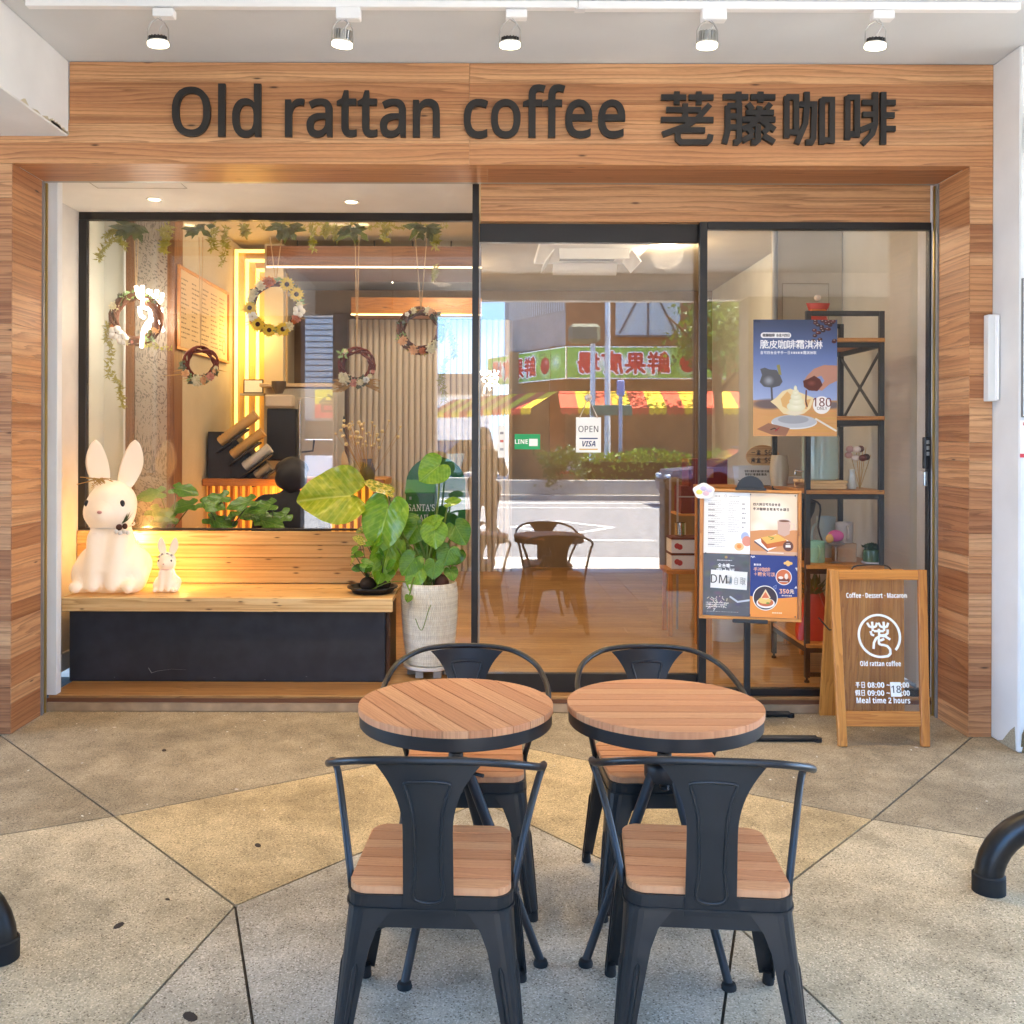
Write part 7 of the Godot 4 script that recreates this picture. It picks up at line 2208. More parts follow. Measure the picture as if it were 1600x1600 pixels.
func rabbits():
	# plain rabbit-shaped night lamps
	var gl := glow(rgb(255, 206, 150), 0.019, rgb(246, 236, 222))
	for k in 2:
		var s := [1.0, 0.355][k] as float
		var p := [at(176, 926, 5.98), at(262, 926, 5.94)][k] as Vector3
		var t := thing("rabbit_lamp", ["large glowing white rabbit-shaped lamp sitting at the left end of the bench", "small glowing white rabbit-shaped lamp on the bench, right of the large one"][k], "lamp", Vector3(p.x, 0.609, p.z), 0.0, "rabbit lamps on the bench")
		var b := [
			[Vector3(0, 0.14, -0.02), Vector3(0, 0.40, -0.02), 0.185, 0.10],
			[Vector3(0.14, 0.11, 0.03), Vector3(0.13, 0.16, -0.04), 0.095, 0.10], [Vector3(-0.14, 0.11, 0.03), Vector3(-0.13, 0.16, -0.04), 0.095, 0.10],
			[Vector3(0.16, 0.042, 0.17), Vector3(0.15, 0.042, 0.02), 0.036, 0.042], [Vector3(-0.16, 0.042, 0.17), Vector3(-0.15, 0.042, 0.02), 0.036, 0.042],
			[Vector3(0.075, 0.33, 0.07), Vector3(0.06, 0.045, 0.16), 0.05, 0.034], [Vector3(-0.075, 0.33, 0.07), Vector3(-0.06, 0.045, 0.16), 0.05, 0.034],
			[Vector3(0, 0.535, 0.0), Vector3(0, 0.525, 0.03), 0.145, 0.14],
			[Vector3(0.075, 0.475, 0.05), Vector3(0.05, 0.48, 0.08), 0.075, 0.07], [Vector3(-0.075, 0.475, 0.05), Vector3(-0.05, 0.48, 0.08), 0.075, 0.07],
			[Vector3(0, 0.485, 0.10), Vector3(0, 0.478, 0.155), 0.065, 0.045],
			[Vector3(0, 0.10, -0.17), Vector3(0, 0.13, -0.19), 0.05, 0.045],
		]
		var m := flesh(b, 0.014, 0.055)
		for i in m.v.size():
			m.v[i] *= s
		var body := obj("rabbit_body", m, gl, t)
		for sx in [-1, 1]:
			var e := MB.new()
			# leaf-shaped ear with a hollow front
			e.grid(10, 16, func(u: float, v: float):
				var w := 0.066 * sqrt(maxf(0.0, sin(PI * minf(1.0, 0.16 + v * 0.84)))) * (0.86 + 0.2 * sin(PI * v)) + 0.003
				var a := TAU * u
				var hollow := 0.018 * maxf(0.0, sin(a)) * sin(PI * v)
				return Vector3(sx * (0.068 + 0.055 * v + 0.012 * sin(PI * v)) + cos(a) * w, 0.63 + v * 0.30, -0.015 - 0.03 * v + sin(a) * 0.022 * (1.0 - 0.5 * v) - hollow) * s)
			obj("ear", e, gl, t)
			var ey := MB.new()
			ey.ball(Vector3(sx * 0.108, 0.545, 0.125) * s, Vector3(0.016, 0.021, 0.012) * s, 10, 6)
			obj("eye", ey, M.ink, body)
		var no := MB.new()
		no.ball(Vector3(0, 0.497, 0.203) * s, Vector3(0.016, 0.010, 0.008) * s, 10, 6)
		obj("nose", no, mat(rgb(206, 150, 140), 0.5), body)
		var rb := MB.new()
		var pts := []
		for i in 25:
			var a := TAU * i / 24
			pts.append(Vector3(cos(a) * 0.128, 0.405 - 0.012 * sin(a), sin(a) * 0.124 - 0.005) * s)
		rb.tube(pts, 0.006 * s, 6, false)
		obj("neck_ribbon", rb, mat(rgb(226, 218, 206) if k == 0 else rgb(226, 170, 180), 0.6), t)
		if k == 0:
			var cn := MB.new()
			cn.ball(Vector3(0.085, 0.40, 0.115), Vector3(0.02, 0.02, 0.02), 8, 6)
			cn.ball(Vector3(0.115, 0.405, 0.10), Vector3(0.017, 0.018, 0.017), 8, 6)
			obj("pine_cone_charm", cn, mat(rgb(84, 50, 38), 0.8), t)
			var ct := MB.new()
			for i in 4:
				ct.ball(Vector3(0.07 + 0.022 * i, 0.375 - 0.008 * (i % 2), 0.125 - 0.006 * i), Vector3.ONE * 0.015, 7, 5)
			obj("cotton_charm", ct, M.sheet_white, t)
			var tf := MB.new()
			for i in 16:
				tf.leafq(Vector3(0.10, 0.42, 0.115), Vector3(0.02 + rng.randf() * 0.06, 0.04 + rng.randf() * 0.04, rng.randfn() * 0.01), Vector3(0.003, 0, 0.002))
			obj("sprig_charm", tf, M.dark_leaf, t)
			var sb := MB.new()
			for i in 16:
				var c := Vector3(-0.06, 0.665, 0.05)
				var d := Vector3(rng.randfn() * 0.06, rng.randfn() * 0.03, rng.randf() * 0.03)
				sb.tube(smooth([c - d * 0.6, c + Vector3(rng.randfn() * 0.02, 0.025, 0.01), c + d], 3), 0.0022, 4)
			obj("straw_bow", sb, M.straw, t)
		else:
			for i in 8:
				var a := PI * (0.06 + i * 0.126)
				var fl := MB.new()
				fl.ball(Vector3(cos(a) * 0.118, 0.60 + sin(a) * 0.058, 0.075) * s, Vector3(0.024, 0.024, 0.02) * s, 8, 5)
				obj("crown_flower", fl, [M.sheet_white, mat(rgb(170, 170, 164), 0.7)][i % 2], t)
		lamp(Vector3(0.0, 0.30, -0.24) * s + Vector3(0.05, 0, 0.0), rgb(255, 196, 110), 0.014 * (1.0 if k == 0 else 0.4), 0.06, t)

# ---------- plants ----------
const HEART := [[1.0, 0.0], [0.94, 0.08], [0.82, 0.23], [0.6, 0.39], [0.35, 0.485], [0.08, 0.50], [-0.12, 0.43], [-0.24, 0.29], [-0.25, 0.15], [-0.14, 0.05], [-0.02, 0.0]]

func leaf_tex(c0: Color, c1: Color, vein: Color, mottled: float, sd: int) -> ImageTexture:
	var n := noise(sd, 0.035, 3)
	return img_tex(192, 192, func(x: int, y: int):
		var u := (x / 192.0) * 1.3 - 0.28    # along the leaf from its stalk
		var v := (y / 192.0) * 1.1 - 0.55
		var a := n.get_noise_2d(x, y)
		var c := c0.lerp(c1, clampf(0.5 + a * mottled, 0, 1))
		var vv := absf(v)
		var mid := exp(-vv * vv * 5200.0)
		var k := fposmod((u - vv * 0.9) * 7.0, 1.0)
		var lat := exp(-pow((k - 0.5) * 11.0, 2.0)) * 0.6 * clampf(vv * 14.0, 0, 1)
		var f := exp(-pow((fposmod((u - vv * 0.9) * 28.0, 1.0) - 0.5) * 4.0, 2.0)) * 0.12
		return c.lerp(vein, clampf(mid * 0.7 + lat * 0.6 + f, 0, 1)))

func leaf_mat(t: Texture2D) -> StandardMaterial3D:
	var m := mat(Color.WHITE, 0.26)
	m.albedo_texture = t
	m.cull_mode = BaseMaterial3D.CULL_DISABLED
	m.backlight_enabled = true
	m.backlight = Color(0.42, 0.5, 0.14)
	return m

func heart(m: MB, base: Vector3, tip: Vector3, nrm: Vector3, width: float, cup: float, droop: float, wave: float, ph: float, splits := 0):
	# a heart-shaped blade: base = where the stalk meets it, tip = its point
	var L := (tip - base).length()
	var ex := (tip - base) / L
	var ez := (nrm - ex * nrm.dot(ex)).normalized()
	var ey := ez.cross(ex)
	var outl := []
	for i in range(HEART.size() - 1, -1, -1):
		outl.append(Vector2(HEART[i][0], -HEART[i][1]))
	for i in range(1, HEART.size()):
		outl.append(Vector2(HEART[i][0], HEART[i][1]))
	var o2 := smooth(outl, 3)
	var n := o2.size()
	var R := 7
	var P := func(i: int, r: int) -> Vector3:
		var s := float(r) / R
		var q: Vector2 = o2[i] * s + Vector2(0.03, 0) * (1.0 - s)
		if splits > 0 and r > R / 2:
			var ang := absf(q.y) * splits * 5.0 + q.x * 3.0
			q.y *= 1.0 - 0.42 * maxf(0.0, sin(q.x * splits * 3.6 + 0.6)) * (s - 0.5) * 2.0 * float(q.x < 0.85)
		var yy := q.y * width / 1.0
		var z := cup * absf(q.y) * L * 0.8 - droop * maxf(q.x, 0.0) * maxf(q.x, 0.0) * L + wave * L * s * s * sin(i * 0.55 + ph)
		z += 0.012 * L * sin((q.x - absf(q.y) * 0.9) * 40.0) * minf(1.0, absf(q.y) * 6.0)
		return base + ex * q.x * L + ey * yy * L + ez * z
	var U := func(i: int, r: int) -> Vector2:
		var s := float(r) / R
		var q: Vector2 = o2[i] * s
		return Vector2((q.x + 0.28) / 1.3, (q.y + 0.55) / 1.1)
	var N := func(i: int, r: int) -> Vector3:
		var a: Vector3 = P.call(mini(i + 1, n - 1), maxi(r, 1)) - P.call(maxi(i - 1, 0), maxi(r, 1))
		var b: Vector3 = P.call(i, mini(r + 1, R)) - P.call(i, maxi(r - 1, 0))
		var c := a.cross(b)
		if c.length() < 1e-12:
			return ez
		c = c.normalized()
		return c if c.dot(ez) > 0 else -c
	for i in n - 1:
		for r in R:
			var a: Vector3 = P.call(i, r); var b: Vector3 = P.call(i + 1, r); var c: Vector3 = P.call(i + 1, r + 1); var d: Vector3 = P.call(i, r + 1)
			var na = N.call(i, r); var nb = N.call(i + 1, r); var nc = N.call(i + 1, r + 1); var nd = N.call(i, r + 1)
			var ua = U.call(i, r); var ub = U.call(i + 1, r); var uc = U.call(i + 1, r + 1); var ud = U.call(i, r + 1)
			m.tri(a, b, c, na, nb, nc, ua, ub, uc)
			m.tri(a, c, d, na, nc, nd, ua, uc, ud)

func build_plants():
	var T := [leaf_mat(leaf_tex(rgb(98, 150, 28), rgb(134, 174, 42), rgb(176, 204, 96), 0.8, 1)), leaf_mat(leaf_tex(rgb(130, 156, 30), rgb(180, 186, 54), rgb(224, 222, 124), 0.9, 2)), leaf_mat(leaf_tex(rgb(72, 124, 28), rgb(98, 146, 40), rgb(146, 180, 84), 0.8, 3)), leaf_mat(leaf_tex(rgb(120, 140, 44), rgb(214, 196, 96), rgb(224, 214, 140), 2.6, 4))]
	var d := 6.02
	var pl := thing("potted_climber", "large heart-leaved plant in a white ribbed pot, right of the bench", "potted plant")
	var c := at(672, 1045, d)
	var pot := MB.new()
	var prof := [Vector2(0.0005, 0.158), Vector2(0.125, 0.158), Vector2(0.136, 0.165), Vector2(0.158, 0.30), Vector2(0.170, 0.45), Vector2(0.174, 0.58), Vector2(0.170, 0.63), Vector2(0.168, 0.66), Vector2(0.160, 0.662), Vector2(0.156, 0.655), Vector2(0.155, 0.60), Vector2(0.0005, 0.60)]
	pot.lathe(prof, 48, Vector3(c.x, 0, c.z))
	var pn := noise(81, 0.06, 3)
	var pt := img_tex(512, 256, func(x: int, y: int):
		var v := 0.95 + 0.05 * sin(x * TAU / 512.0 * 84.0) * (0.6 + 0.4 * pn.get_noise_2d(x, y)) + 0.025 * sin(y * 0.9) + pn.get_noise_2d(x, y) * 0.12
		return Color(v, v * 0.985, v * 0.94))
	var pm := mat(rgb(252, 252, 250), 0.7)
	pm.albedo_texture = pt
	pm.uv1_scale = Vector3(1.0, 1.6, 1)
	pm.heightmap_enabled = false
	obj("pot", pot, pm, pl)
	var ribs := MB.new()
	for k in 84:
		var a := TAU * k / 84
		var pts := []
		for q in prof.slice(2, 7):
			pts.append(Vector3(c.x + cos(a) * (q.x + 0.0005), q.y, c.z + sin(a) * (q.x + 0.0005)))
		ribs.tube(pts, 0.0032, 4, false)
	obj("pot_ribs", ribs, pm, pl)
	var soil := MB.new()
	soil.lathe([Vector2(0.155, 0.605), Vector2(0.0005, 0.618)], 20, Vector3(c.x, 0, c.z))
	obj("soil", soil, M.soil, pl)
	var sau := MB.new()
	sau.lathe([Vector2(0.0005, 0.132), Vector2(0.14, 0.132), Vector2(0.16, 0.14), Vector2(0.162, 0.158), Vector2(0.152, 0.157), Vector2(0.0005, 0.15)], 36, Vector3(c.x, 0, c.z))
	obj("saucer", sau, M.white, pl)
	var dm := mat(rgb(170, 166, 158), 0.5)
	for k in 6:
		var a := TAU * k / 6.0
		obj("stand_foot", bx(Vector3(c.x + cos(a) * 0.11, 0.11, c.z + sin(a) * 0.11), Vector3(0.05, 0.044, 0.05), 0.004), dm, pl)
	var root := Vector3(c.x, 0.615, c.z)
	# base px, tip px, depth change, normal, width, cup, droop, wave, texture
	var L := [
		[549, 775, 462, 780, 0.05, Vector3(0.1, 0.35, 0.9), 1.08, 0.26, 0.10, 0.075, 1],
		[606, 768, 566, 752, 0.06, Vector3(0.1, 0.86, 0.42), 0.86, 0.1, 0.05, 0.04, 3],
		[607, 792, 588, 866, 0.10, Vector3(-0.2, 0.2, 0.95), 0.98, 0.14, 0.02, 0.04, 0],
		[687, 727, 655, 752, 0.10, Vector3(0.1, 0.3, 0.95), 1.25, 0.12, 0.04, 0.035, 0],
		[609, 851, 592, 919, 0.09, Vector3(0.5, 0.1, 0.85), 0.80, 0.14, 0.02, 0.04, 0],
		[678, 824, 682, 858, 0.10, Vector3(0, 0.3, 0.95), 1.25, 0.12, 0.03, 0.035, 0],
		[712, 822, 729, 852, 0.05, Vector3(0.2, 0.35, 0.9), 1.2, 0.12, 0.04, 0.04, 2],
		[703, 858, 692, 886, 0.08, Vector3(0.1, 0.3, 0.9), 1.25, 0.12, 0.03, 0.035, 2],
		[652, 822, 634, 852, 0.02, Vector3(-0.1, 0.3, 0.9), 1.2, 0.12, 0.03, 0.04, 2],
		[636, 814, 650, 848, -0.03, Vector3(0.1, 0.4, 0.9), 1.1, 0.1, 0.03, 0.04, 2],
		[700, 786, 722, 781, 0.04, Vector3(0.1, 0.6, 0.75), 0.75, 0.1, 0.06, 0.04, 0],
		[668, 822, 694, 808, 0.07, Vector3(-0.3, 0.5, 0.8), 0.9, 0.14, 0.04, 0.04, 0],
		[648, 872, 628, 900, 0.08, Vector3(0, 0.3, 0.95), 1.1, 0.1, 0.03, 0.035, 2],
		[655, 890, 640, 924, 0.10, Vector3(-0.2, 0.2, 0.95), 0.95, 0.1, 0.02, 0.035, 0],
		[680, 880, 676, 906, 0.12, Vector3(0.1, 0.2, 0.95), 1.2, 0.1, 0.02, 0.035, 2],
		[640, 932, 637, 942, 0.16, Vector3(0.1, 0.2, 0.95), 1.1, 0.1, 0.02, 0.035, 2],
		[704, 890, 710, 908, 0.06, Vector3(0.3, 0.3, 0.9), 1.2, 0.1, 0.02, 0.035, 2],
		[625, 838, 606, 858, -0.06, Vector3(0, 0.3, 0.9), 1.1, 0.1, 0.03, 0.04, 2],
		[590, 822, 556, 832, -0.02, Vector3(0, 0.75, 0.6), 0.8, 0.1, 0.03, 0.04, 3],
		[668, 852, 650, 872, 0.0, Vector3(0, 0.3, 0.9), 1.2, 0.1, 0.03, 0.04, 2],
		[716, 862, 706, 884, -0.02, Vector3(0.2, 0.2, 0.9), 1.2, 0.1, 0.03, 0.04, 2],
		[630, 862, 646, 884, -0.04, Vector3(-0.1, 0.2, 0.9), 1.1, 0.1, 0.03, 0.04, 0],
		[690, 862, 672, 878, -0.02, Vector3(0.1, 0.2, 0.9), 1.2, 0.1, 0.03, 0.04, 0],
	]
	var k := 0
	for q in L:
		var b := at(q[0], q[1], d - q[4]); var t := at(q[2], q[3], d - q[4] - 0.03)
		var m := MB.new()
		heart(m, b, t, q[5], q[6], q[7], q[8], q[9], k * 1.7)
		var lf := obj("leaf", m, T[q[10]], pl)
		var s := MB.new()
		var mid := (root + b) / 2 + Vector3((b.x - root.x) * 0.25, 0.10, 0.02)
		s.tube(smooth([root + Vector3(rng.randf_range(-0.06, 0.06), 0, rng.randf_range(-0.04, 0.06)), mid, b], 5), [0.0085, 0.008, 0.008, 0.0075, 0.0075, 0.007, 0.006, 0.006, 0.0055, 0.005, 0.004], 7)
		obj("stalk", s, M.lime_leaf, lf)
		k += 1
	var ae := MB.new()
	ae.tube(smooth([root + Vector3(0.06, 0, 0.1), at(672, 950, d - 0.18), at(660, 985, d - 0.2), at(650, 967, d - 0.21)], 5), 0.0028, 6)
	ae.tube(smooth([root + Vector3(-0.08, 0.05, 0.08), at(610, 910, d - 0.16), at(566, 930, d - 0.2)], 5), 0.003, 6)
	obj("aerial_root", ae, M.lime_leaf, pl)
	var bu := MB.new()
	bu.ball(root + Vector3(0.075, 0.03, 0.04), Vector3(0.05, 0.07, 0.05), 12, 8)
	obj("root_bulb", bu, mat(rgb(104, 66, 52), 0.9), pl)
	# small plant in a black tray on the bench
	var c2 := at(583, 925, 5.93)
	var sp := thing("tray_plant", "small dark round-leaved plant in a black tray on the bench end", "potted plant", Vector3(c2.x, 0.609, -5.93))
	var tr := MB.new()
	tr.lathe([Vector2(0.0005, 0.0), Vector2(0.12, 0.0), Vector2(0.14, 0.03), Vector2(0.155, 0.032), Vector2(0.155, 0.04), Vector2(0.138, 0.04), Vector2(0.12, 0.012), Vector2(0.0005, 0.012)], 36)
	obj("tray", tr, mat(rgb(24, 24, 26), 0.3), sp)
	for q in [[-0.03, 0.0], [0.06, -0.02]]:
		var so := MB.new()
		so.ball(Vector3(q[0], 0.05, q[1]), Vector3(0.05, 0.045, 0.05), 12, 8)
		obj("root_ball", so, M.soil, sp)
	for i in 26:
		var r0 := Vector3([-0.03, 0.06][i % 2], 0.08, 0)
		var e := r0 + Vector3(rng.randf_range(-0.11, 0.06), 0.02 + rng.randf() * 0.22, rng.randf_range(-0.05, 0.07))
		var m := MB.new()
		var dir := Vector3(rng.randfn(), rng.randfn() * 0.5 + 0.1, 0.4).normalized()
		heart(m, e, e + dir * rng.randf_range(0.045, 0.075), Vector3(rng.randfn() * 0.5, 0.6, 0.8), 0.95, 0.12, 0.1, 0.02, i)
		var lf := obj("leaf", m, T[2 if i % 4 else 3], sp)
		var s := MB.new()
		s.tube([r0, r0.lerp(e, 0.5) + Vector3(0, 0.01, 0), e], 0.0025, 5)
		obj("stalk", s, M.dark_leaf, lf)
	# monstera on the inner sill
	for j in 3:
		var base := [at(258, 845, 6.62), at(345, 850, 6.62), at(420, 850, 6.62)][j] as Vector3
		var mo := thing("monstera_plant", ["monstera plant inside the window, at the left end of the sill", "monstera plant inside the window, below the cup dispenser", "monstera plant inside the window, beside the seated person"][j], "potted plant", Vector3.ZERO, 0.0, "monstera plants on the inner sill")
		var pb := MB.new()
		pb.lathe([Vector2(0.0005, 0.0), Vector2(0.07, 0.0), Vector2(0.085, 0.16), Vector2(0.0005, 0.15)], 18, Vector3(base.x, base.y - 0.23, base.z))
		obj("pot", pb, M.plaster, mo)
		var n := [5, 6, 4][j] as int
		for i in n:
			var px := [[250, 276, 300, 240, 268], [318, 350, 372, 392, 330, 360], [424, 396, 446, 410]][j][i] as float
			var py := [[772, 765, 790, 800, 812], [788, 778, 800, 784, 812, 816], [790, 806, 806, 815]][j][i] as float
			var b := at(px, py, 6.55 + 0.04 * (i % 3))
			var m := MB.new()
			var dx := -1.0 if (i + j) % 2 == 0 else 1.0
			heart(m, b, b + Vector3(dx * 0.16, -0.02 - 0.06 * rng.randf(), 0.04), Vector3(0.1, 0.75, 0.6), 0.9, 0.05, 0.12, 0.02, i * 2.1, 2)
			var lf := obj("leaf", m, T[2], mo)
			var s := MB.new()
			s.tube(smooth([base, (base + b) / 2 + Vector3(0.02, 0.03, 0), b], 4), 0.004, 6)
			obj("stalk", s, M.dark_leaf, lf)
	var ss := obj("inner_sill", span(-2.45, -0.9, 0.80, 0.84, 6.40, 6.80, 0.004, ruv()), M.honey[2])
	ss.set_meta("kind", "structure")

# ---------- wreaths ----------
func petals(m: MB, c: Vector3, n: int, r: float, w: float, tilt: float, z: float):
	for k in n:
		var a := TAU * k / n + rng.randf() * 0.2
		var d := Vector3(cos(a), sin(a), tilt).normalized() * r
		m.leafq(c + Vector3(0, 0, z), d, d.cross(Vector3(0, 0, 1)).normalized() * w, -0.1)

func flower(parent: Node, kind: int, c: Vector3, r: float):
	r *= 1.3
	var m := MB.new()
	match kind:
		0:   # sunflower
			petals(m, c, 15, r, r * 0.24, 0.25, 0.006); petals(m, c, 13, r * 0.85, r * 0.24, 0.55, 0.01)
			var f := obj("sunflower", m, M.sun, parent)
			var e := MB.new()
			e.ball(c + Vector3(0, 0, 0.012), Vector3(r * 0.36, r * 0.36, r * 0.2), 12, 6)
			obj("flower_eye", e, mat(rgb(62, 28, 24), 0.9), f)
		1, 2, 3, 4:   # ruffled round bloom
			for ring in 4:
				var rr := r * (1.0 - ring * 0.22)
				petals(m, c, 9 - ring, rr, rr * 0.42, 0.3 + ring * 0.55, 0.004 + ring * 0.005)
			m.ball(c + Vector3(0, 0, 0.012), Vector3(r * 0.3, r * 0.3, r * 0.3), 8, 5)
			obj("bloom", m, [M.cream, M.peach, M.rose, M.orange][kind - 1], parent)
		5:   # cotton
			for k in 5:
				m.ball(c + Vector3(cos(TAU * k / 5) * r * 0.5, sin(TAU * k / 5) * r * 0.5, 0.01), Vector3.ONE * r * 0.45, 8, 5)
			obj("cotton_boll", m, M.sheet_white, parent)
		6:   # green sprig
			for k in 16:
				var d := Vector3(rng.randfn(), rng.randfn(), absf(rng.randfn()) * 0.7).normalized() * r * rng.randf_range(0.5, 1.1)
				m.leafq(c + d * 0.3, d * 0.8, d.cross(Vector3(0.2, 0.1, 1)).normalized() * r * 0.2)
			obj("sprig", m, M.mint, parent)
		7:   # grey-green leaves
			for k in 9:
				var d := Vector3(rng.randfn(), rng.randfn(), absf(rng.randfn()) * 0.4).normalized() * r * rng.randf_range(0.8, 1.3)
				m.leafq(c, d, d.cross(Vector3(0, 0, 1)).normalized() * r * 0.34)
			obj("leaf_spray", m, M.greyleaf, parent)

func fern(m: MB, p0: Vector3, dir: Vector3, n: int, len_: float, spread_: float):
	var p := p0
	for k in n:
		p += dir * (len_ / n) + Vector3(rng.randfn(), rng.randfn() * 0.3, rng.randfn()) * 0.006
		for j in 6:
			var d := Vector3(rng.randfn(), rng.randfn() - 0.3, rng.randfn() * 0.6).normalized() * spread_ * 1.15 * rng.randf_range(0.4, 1.0)
			m.leafq(p, d, d.cross(Vector3(rng.randf(), 0.3, 1)).normalized() * spread_ * 0.13)

func build_wreaths():
	M.sun = leafy(rgb(236, 204, 70)); M.cream = leafy(rgb(236, 226, 196)); M.peach = leafy(rgb(236, 182, 140)); M.rose = leafy(rgb(222, 150, 140)); M.orange = leafy(rgb(206, 104, 50))
	M.mint = leafy(rgb(140, 176, 120)); M.greyleaf = leafy(rgb(86, 92, 84))
	var D := 6.42
	var W := [
		[212, 500, 41, "leftmost hanging wreath, green sprigs, cotton and trailing fern", M.twig, 0],
		[313, 570, 27, "small red-brown twig wreath with peach flowers, second from the left", M.red_twig, 1],
		[430, 480, 42, "sunflower wreath hanging before the glowing doorway", M.twig, 2],
		[557, 572, 28, "small red-brown twig wreath with white and rose flowers and a straw fan", M.red_twig, 3],
		[657, 517, 36, "rightmost hanging wreath of mossy twigs with a trailing fern", M.twig, 4]]
	for w in W:
		var c := at(w[0], w[1], D)
		var s := D / FOC
		var R: float = w[2] * s
		var t := thing("hanging_wreath", w[3], "wreath", c, 0.0, "flower wreaths hanging in the window")
		var tw := MB.new()
		for k in 9:
			var pts := []
			var ph := rng.randf() * TAU
			var th: float = R * [0.15, 0.17, 0.07, 0.17, 0.16][w[5]]
			for i in 33:
				var a := TAU * i / 32.0
				pts.append(Vector3(cos(a), sin(a), 0) * (R * 0.86 + cos(a * 3.0 + ph) * th) + Vector3(0, 0, sin(a * 3.0 + ph) * th))
			tw.tube(pts, R * 0.055, 5, false)
		obj("twig_ring", tw, w[4], t)
		var cd := MB.new()
		var topy := at(0, 372, D).y - c.y
		var off := 0.024 if w[5] in [2, 4] else 0.008
		for q in [-1, 1]:
			cd.tube([Vector3(0, R * 0.9, 0), Vector3(q * off * 1.6, topy, 0)], 0.0034, 5)
		obj("hanging_cord", cd, M.cord, t)
		var pos := func(deg: float, k := 0.9) -> Vector3:
			return Vector3(cos(deg_to_rad(deg)), sin(deg_to_rad(deg)), 0) * R * k + Vector3(0, 0, 0.02)
		match w[5]:
			0:
				for q in [[75, 6, 0.034], [100, 6, 0.036], [60, 6, 0.03], [150, 1, 0.03], [128, 7, 0.034], [118, 6, 0.03], [218, 5, 0.042], [240, 5, 0.036], [250, 1, 0.028], [200, 4, 0.016], [330, 2, 0.024], [308, 6, 0.036], [316, 7, 0.034], [265, 3, 0.014], [40, 7, 0.02]]:
					flower(t, q[1], pos.call(q[0]), q[2])
				var fm := MB.new()
				fern(fm, pos.call(190, 1.05), Vector3(-0.1, -1, 0), 12, 0.12, 0.035); fern(fm, pos.call(215, 1.15), Vector3(0.0, -1, 0), 16, 0.26, 0.04); fern(fm, pos.call(228, 1.25) + Vector3(0.01, -0.18, 0), Vector3(0.12, -1, 0), 16, 0.24, 0.04)
				fern(fm, pos.call(285, 1.0), Vector3(1, -0.15, 0), 8, 0.16, 0.03); fern(fm, pos.call(60, 0.95), Vector3(1, -0.1, 0), 6, 0.06, 0.03)
				obj("trailing_fern", fm, M.fern, t)
			1:
				for q in [[215, 2, 0.024], [262, 1, 0.036], [285, 2, 0.03], [310, 3, 0.026], [238, 6, 0.03], [280, 6, 0.03], [300, 6, 0.028], [190, 7, 0.03], [330, 7, 0.03], [250, 7, 0.035], [300, 7, 0.03], [335, 2, 0.016], [345, 1, 0.014]]:
					flower(t, q[1], pos.call(q[0], 0.98), q[2])
				var st := MB.new()
				for k in 8:
					st.leafq(pos.call(200 + k * 20, 0.9), Vector3(rng.randfn() * 0.05, -0.02, 0.02) + Vector3((k - 4) * 0.02, 0, 0), Vector3(0, 0.003, 0))
				obj("straw", st, M.straw, t)
			2:
				for q in [[60, 0, 0.042], [28, 0, 0.042], [185, 0, 0.04], [228, 0, 0.042], [258, 0, 0.04], [290, 0, 0.042], [105, 4, 0.034], [96, 4, 0.024], [125, 1, 0.032], [150, 1, 0.03], [165, 1, 0.022], [8, 6, 0.03], [2, 1, 0.022], [-12, 5, 0.036], [-28, 3, 0.03], [-38, 4, 0.018], [-55, 1, 0.03], [206, 5, 0.03], [275, 6, 0.026], [45, 7, 0.03], [80, 6, 0.03], [140, 7, 0.026], [-65, 1, 0.022], [305, 5, 0.018], [240, 7, 0.03], [172, 6, 0.024]]:
					flower(t, q[1], pos.call(q[0], 0.92), q[2])
				var st := MB.new()
				for k in 14:
					var a := rng.randf() * 360.0
					st.leafq(pos.call(a, 0.9), pos.call(a + rng.randfn() * 20.0, 0.42), Vector3(0, 0.004, 0.002))
				obj("straw", st, M.straw, t)
			3:
				for q in [[140, 6, 0.034], [128, 1, 0.016], [-20, 3, 0.012], [232, 1, 0.038], [262, 3, 0.026], [285, 1, 0.03], [305, 5, 0.02], [240, 7, 0.036], [270, 7, 0.036], [300, 7, 0.03], [215, 1, 0.02], [322, 1, 0.016], [290, 7, 0.04]]:
					flower(t, q[1], pos.call(q[0], 0.98), q[2])
				var fan := MB.new()
				for k in 70:
					var side := -1.0 if k % 2 else 1.0
					fan.tube([pos.call(270, 0.9), pos.call(270, 0.9) + Vector3(side * rng.randf_range(0.08, 0.165), rng.randf_range(-0.075, 0.02), rng.randf() * 0.02)], 0.0022, 4)
				obj("straw_fan", fan, M.straw, t)
			4:
				for q in [[70, 1, 0.026], [62, 2, 0.026], [45, 7, 0.036], [30, 6, 0.032], [200, 6, 0.034], [210, 2, 0.03], [250, 2, 0.03], [275, 4, 0.022], [300, 1, 0.032], [318, 1, 0.028], [160, 7, 0.026], [110, 1, 0.02], [325, 7, 0.026], [130, 5, 0.014]]:
					flower(t, q[1], pos.call(q[0], 0.9), q[2])
				var fm := MB.new()
				fern(fm, pos.call(20, 1.15), Vector3(0.15, -1, 0), 18, 0.24, 0.04); fern(fm, pos.call(-45, 1.6), Vector3(-0.1, -1, 0), 20, 0.30, 0.04); fern(fm, pos.call(230, 0.95), Vector3(1, -0.3, 0), 10, 0.12, 0.035); fern(fm, pos.call(130, 0.9), Vector3(1, 0.3, 0), 8, 0.10, 0.03)
				obj("trailing_fern", fm, M.fern, t)
	# leaf clusters where the cords hang
	var xs := [205, 313, 443, 553, 659]
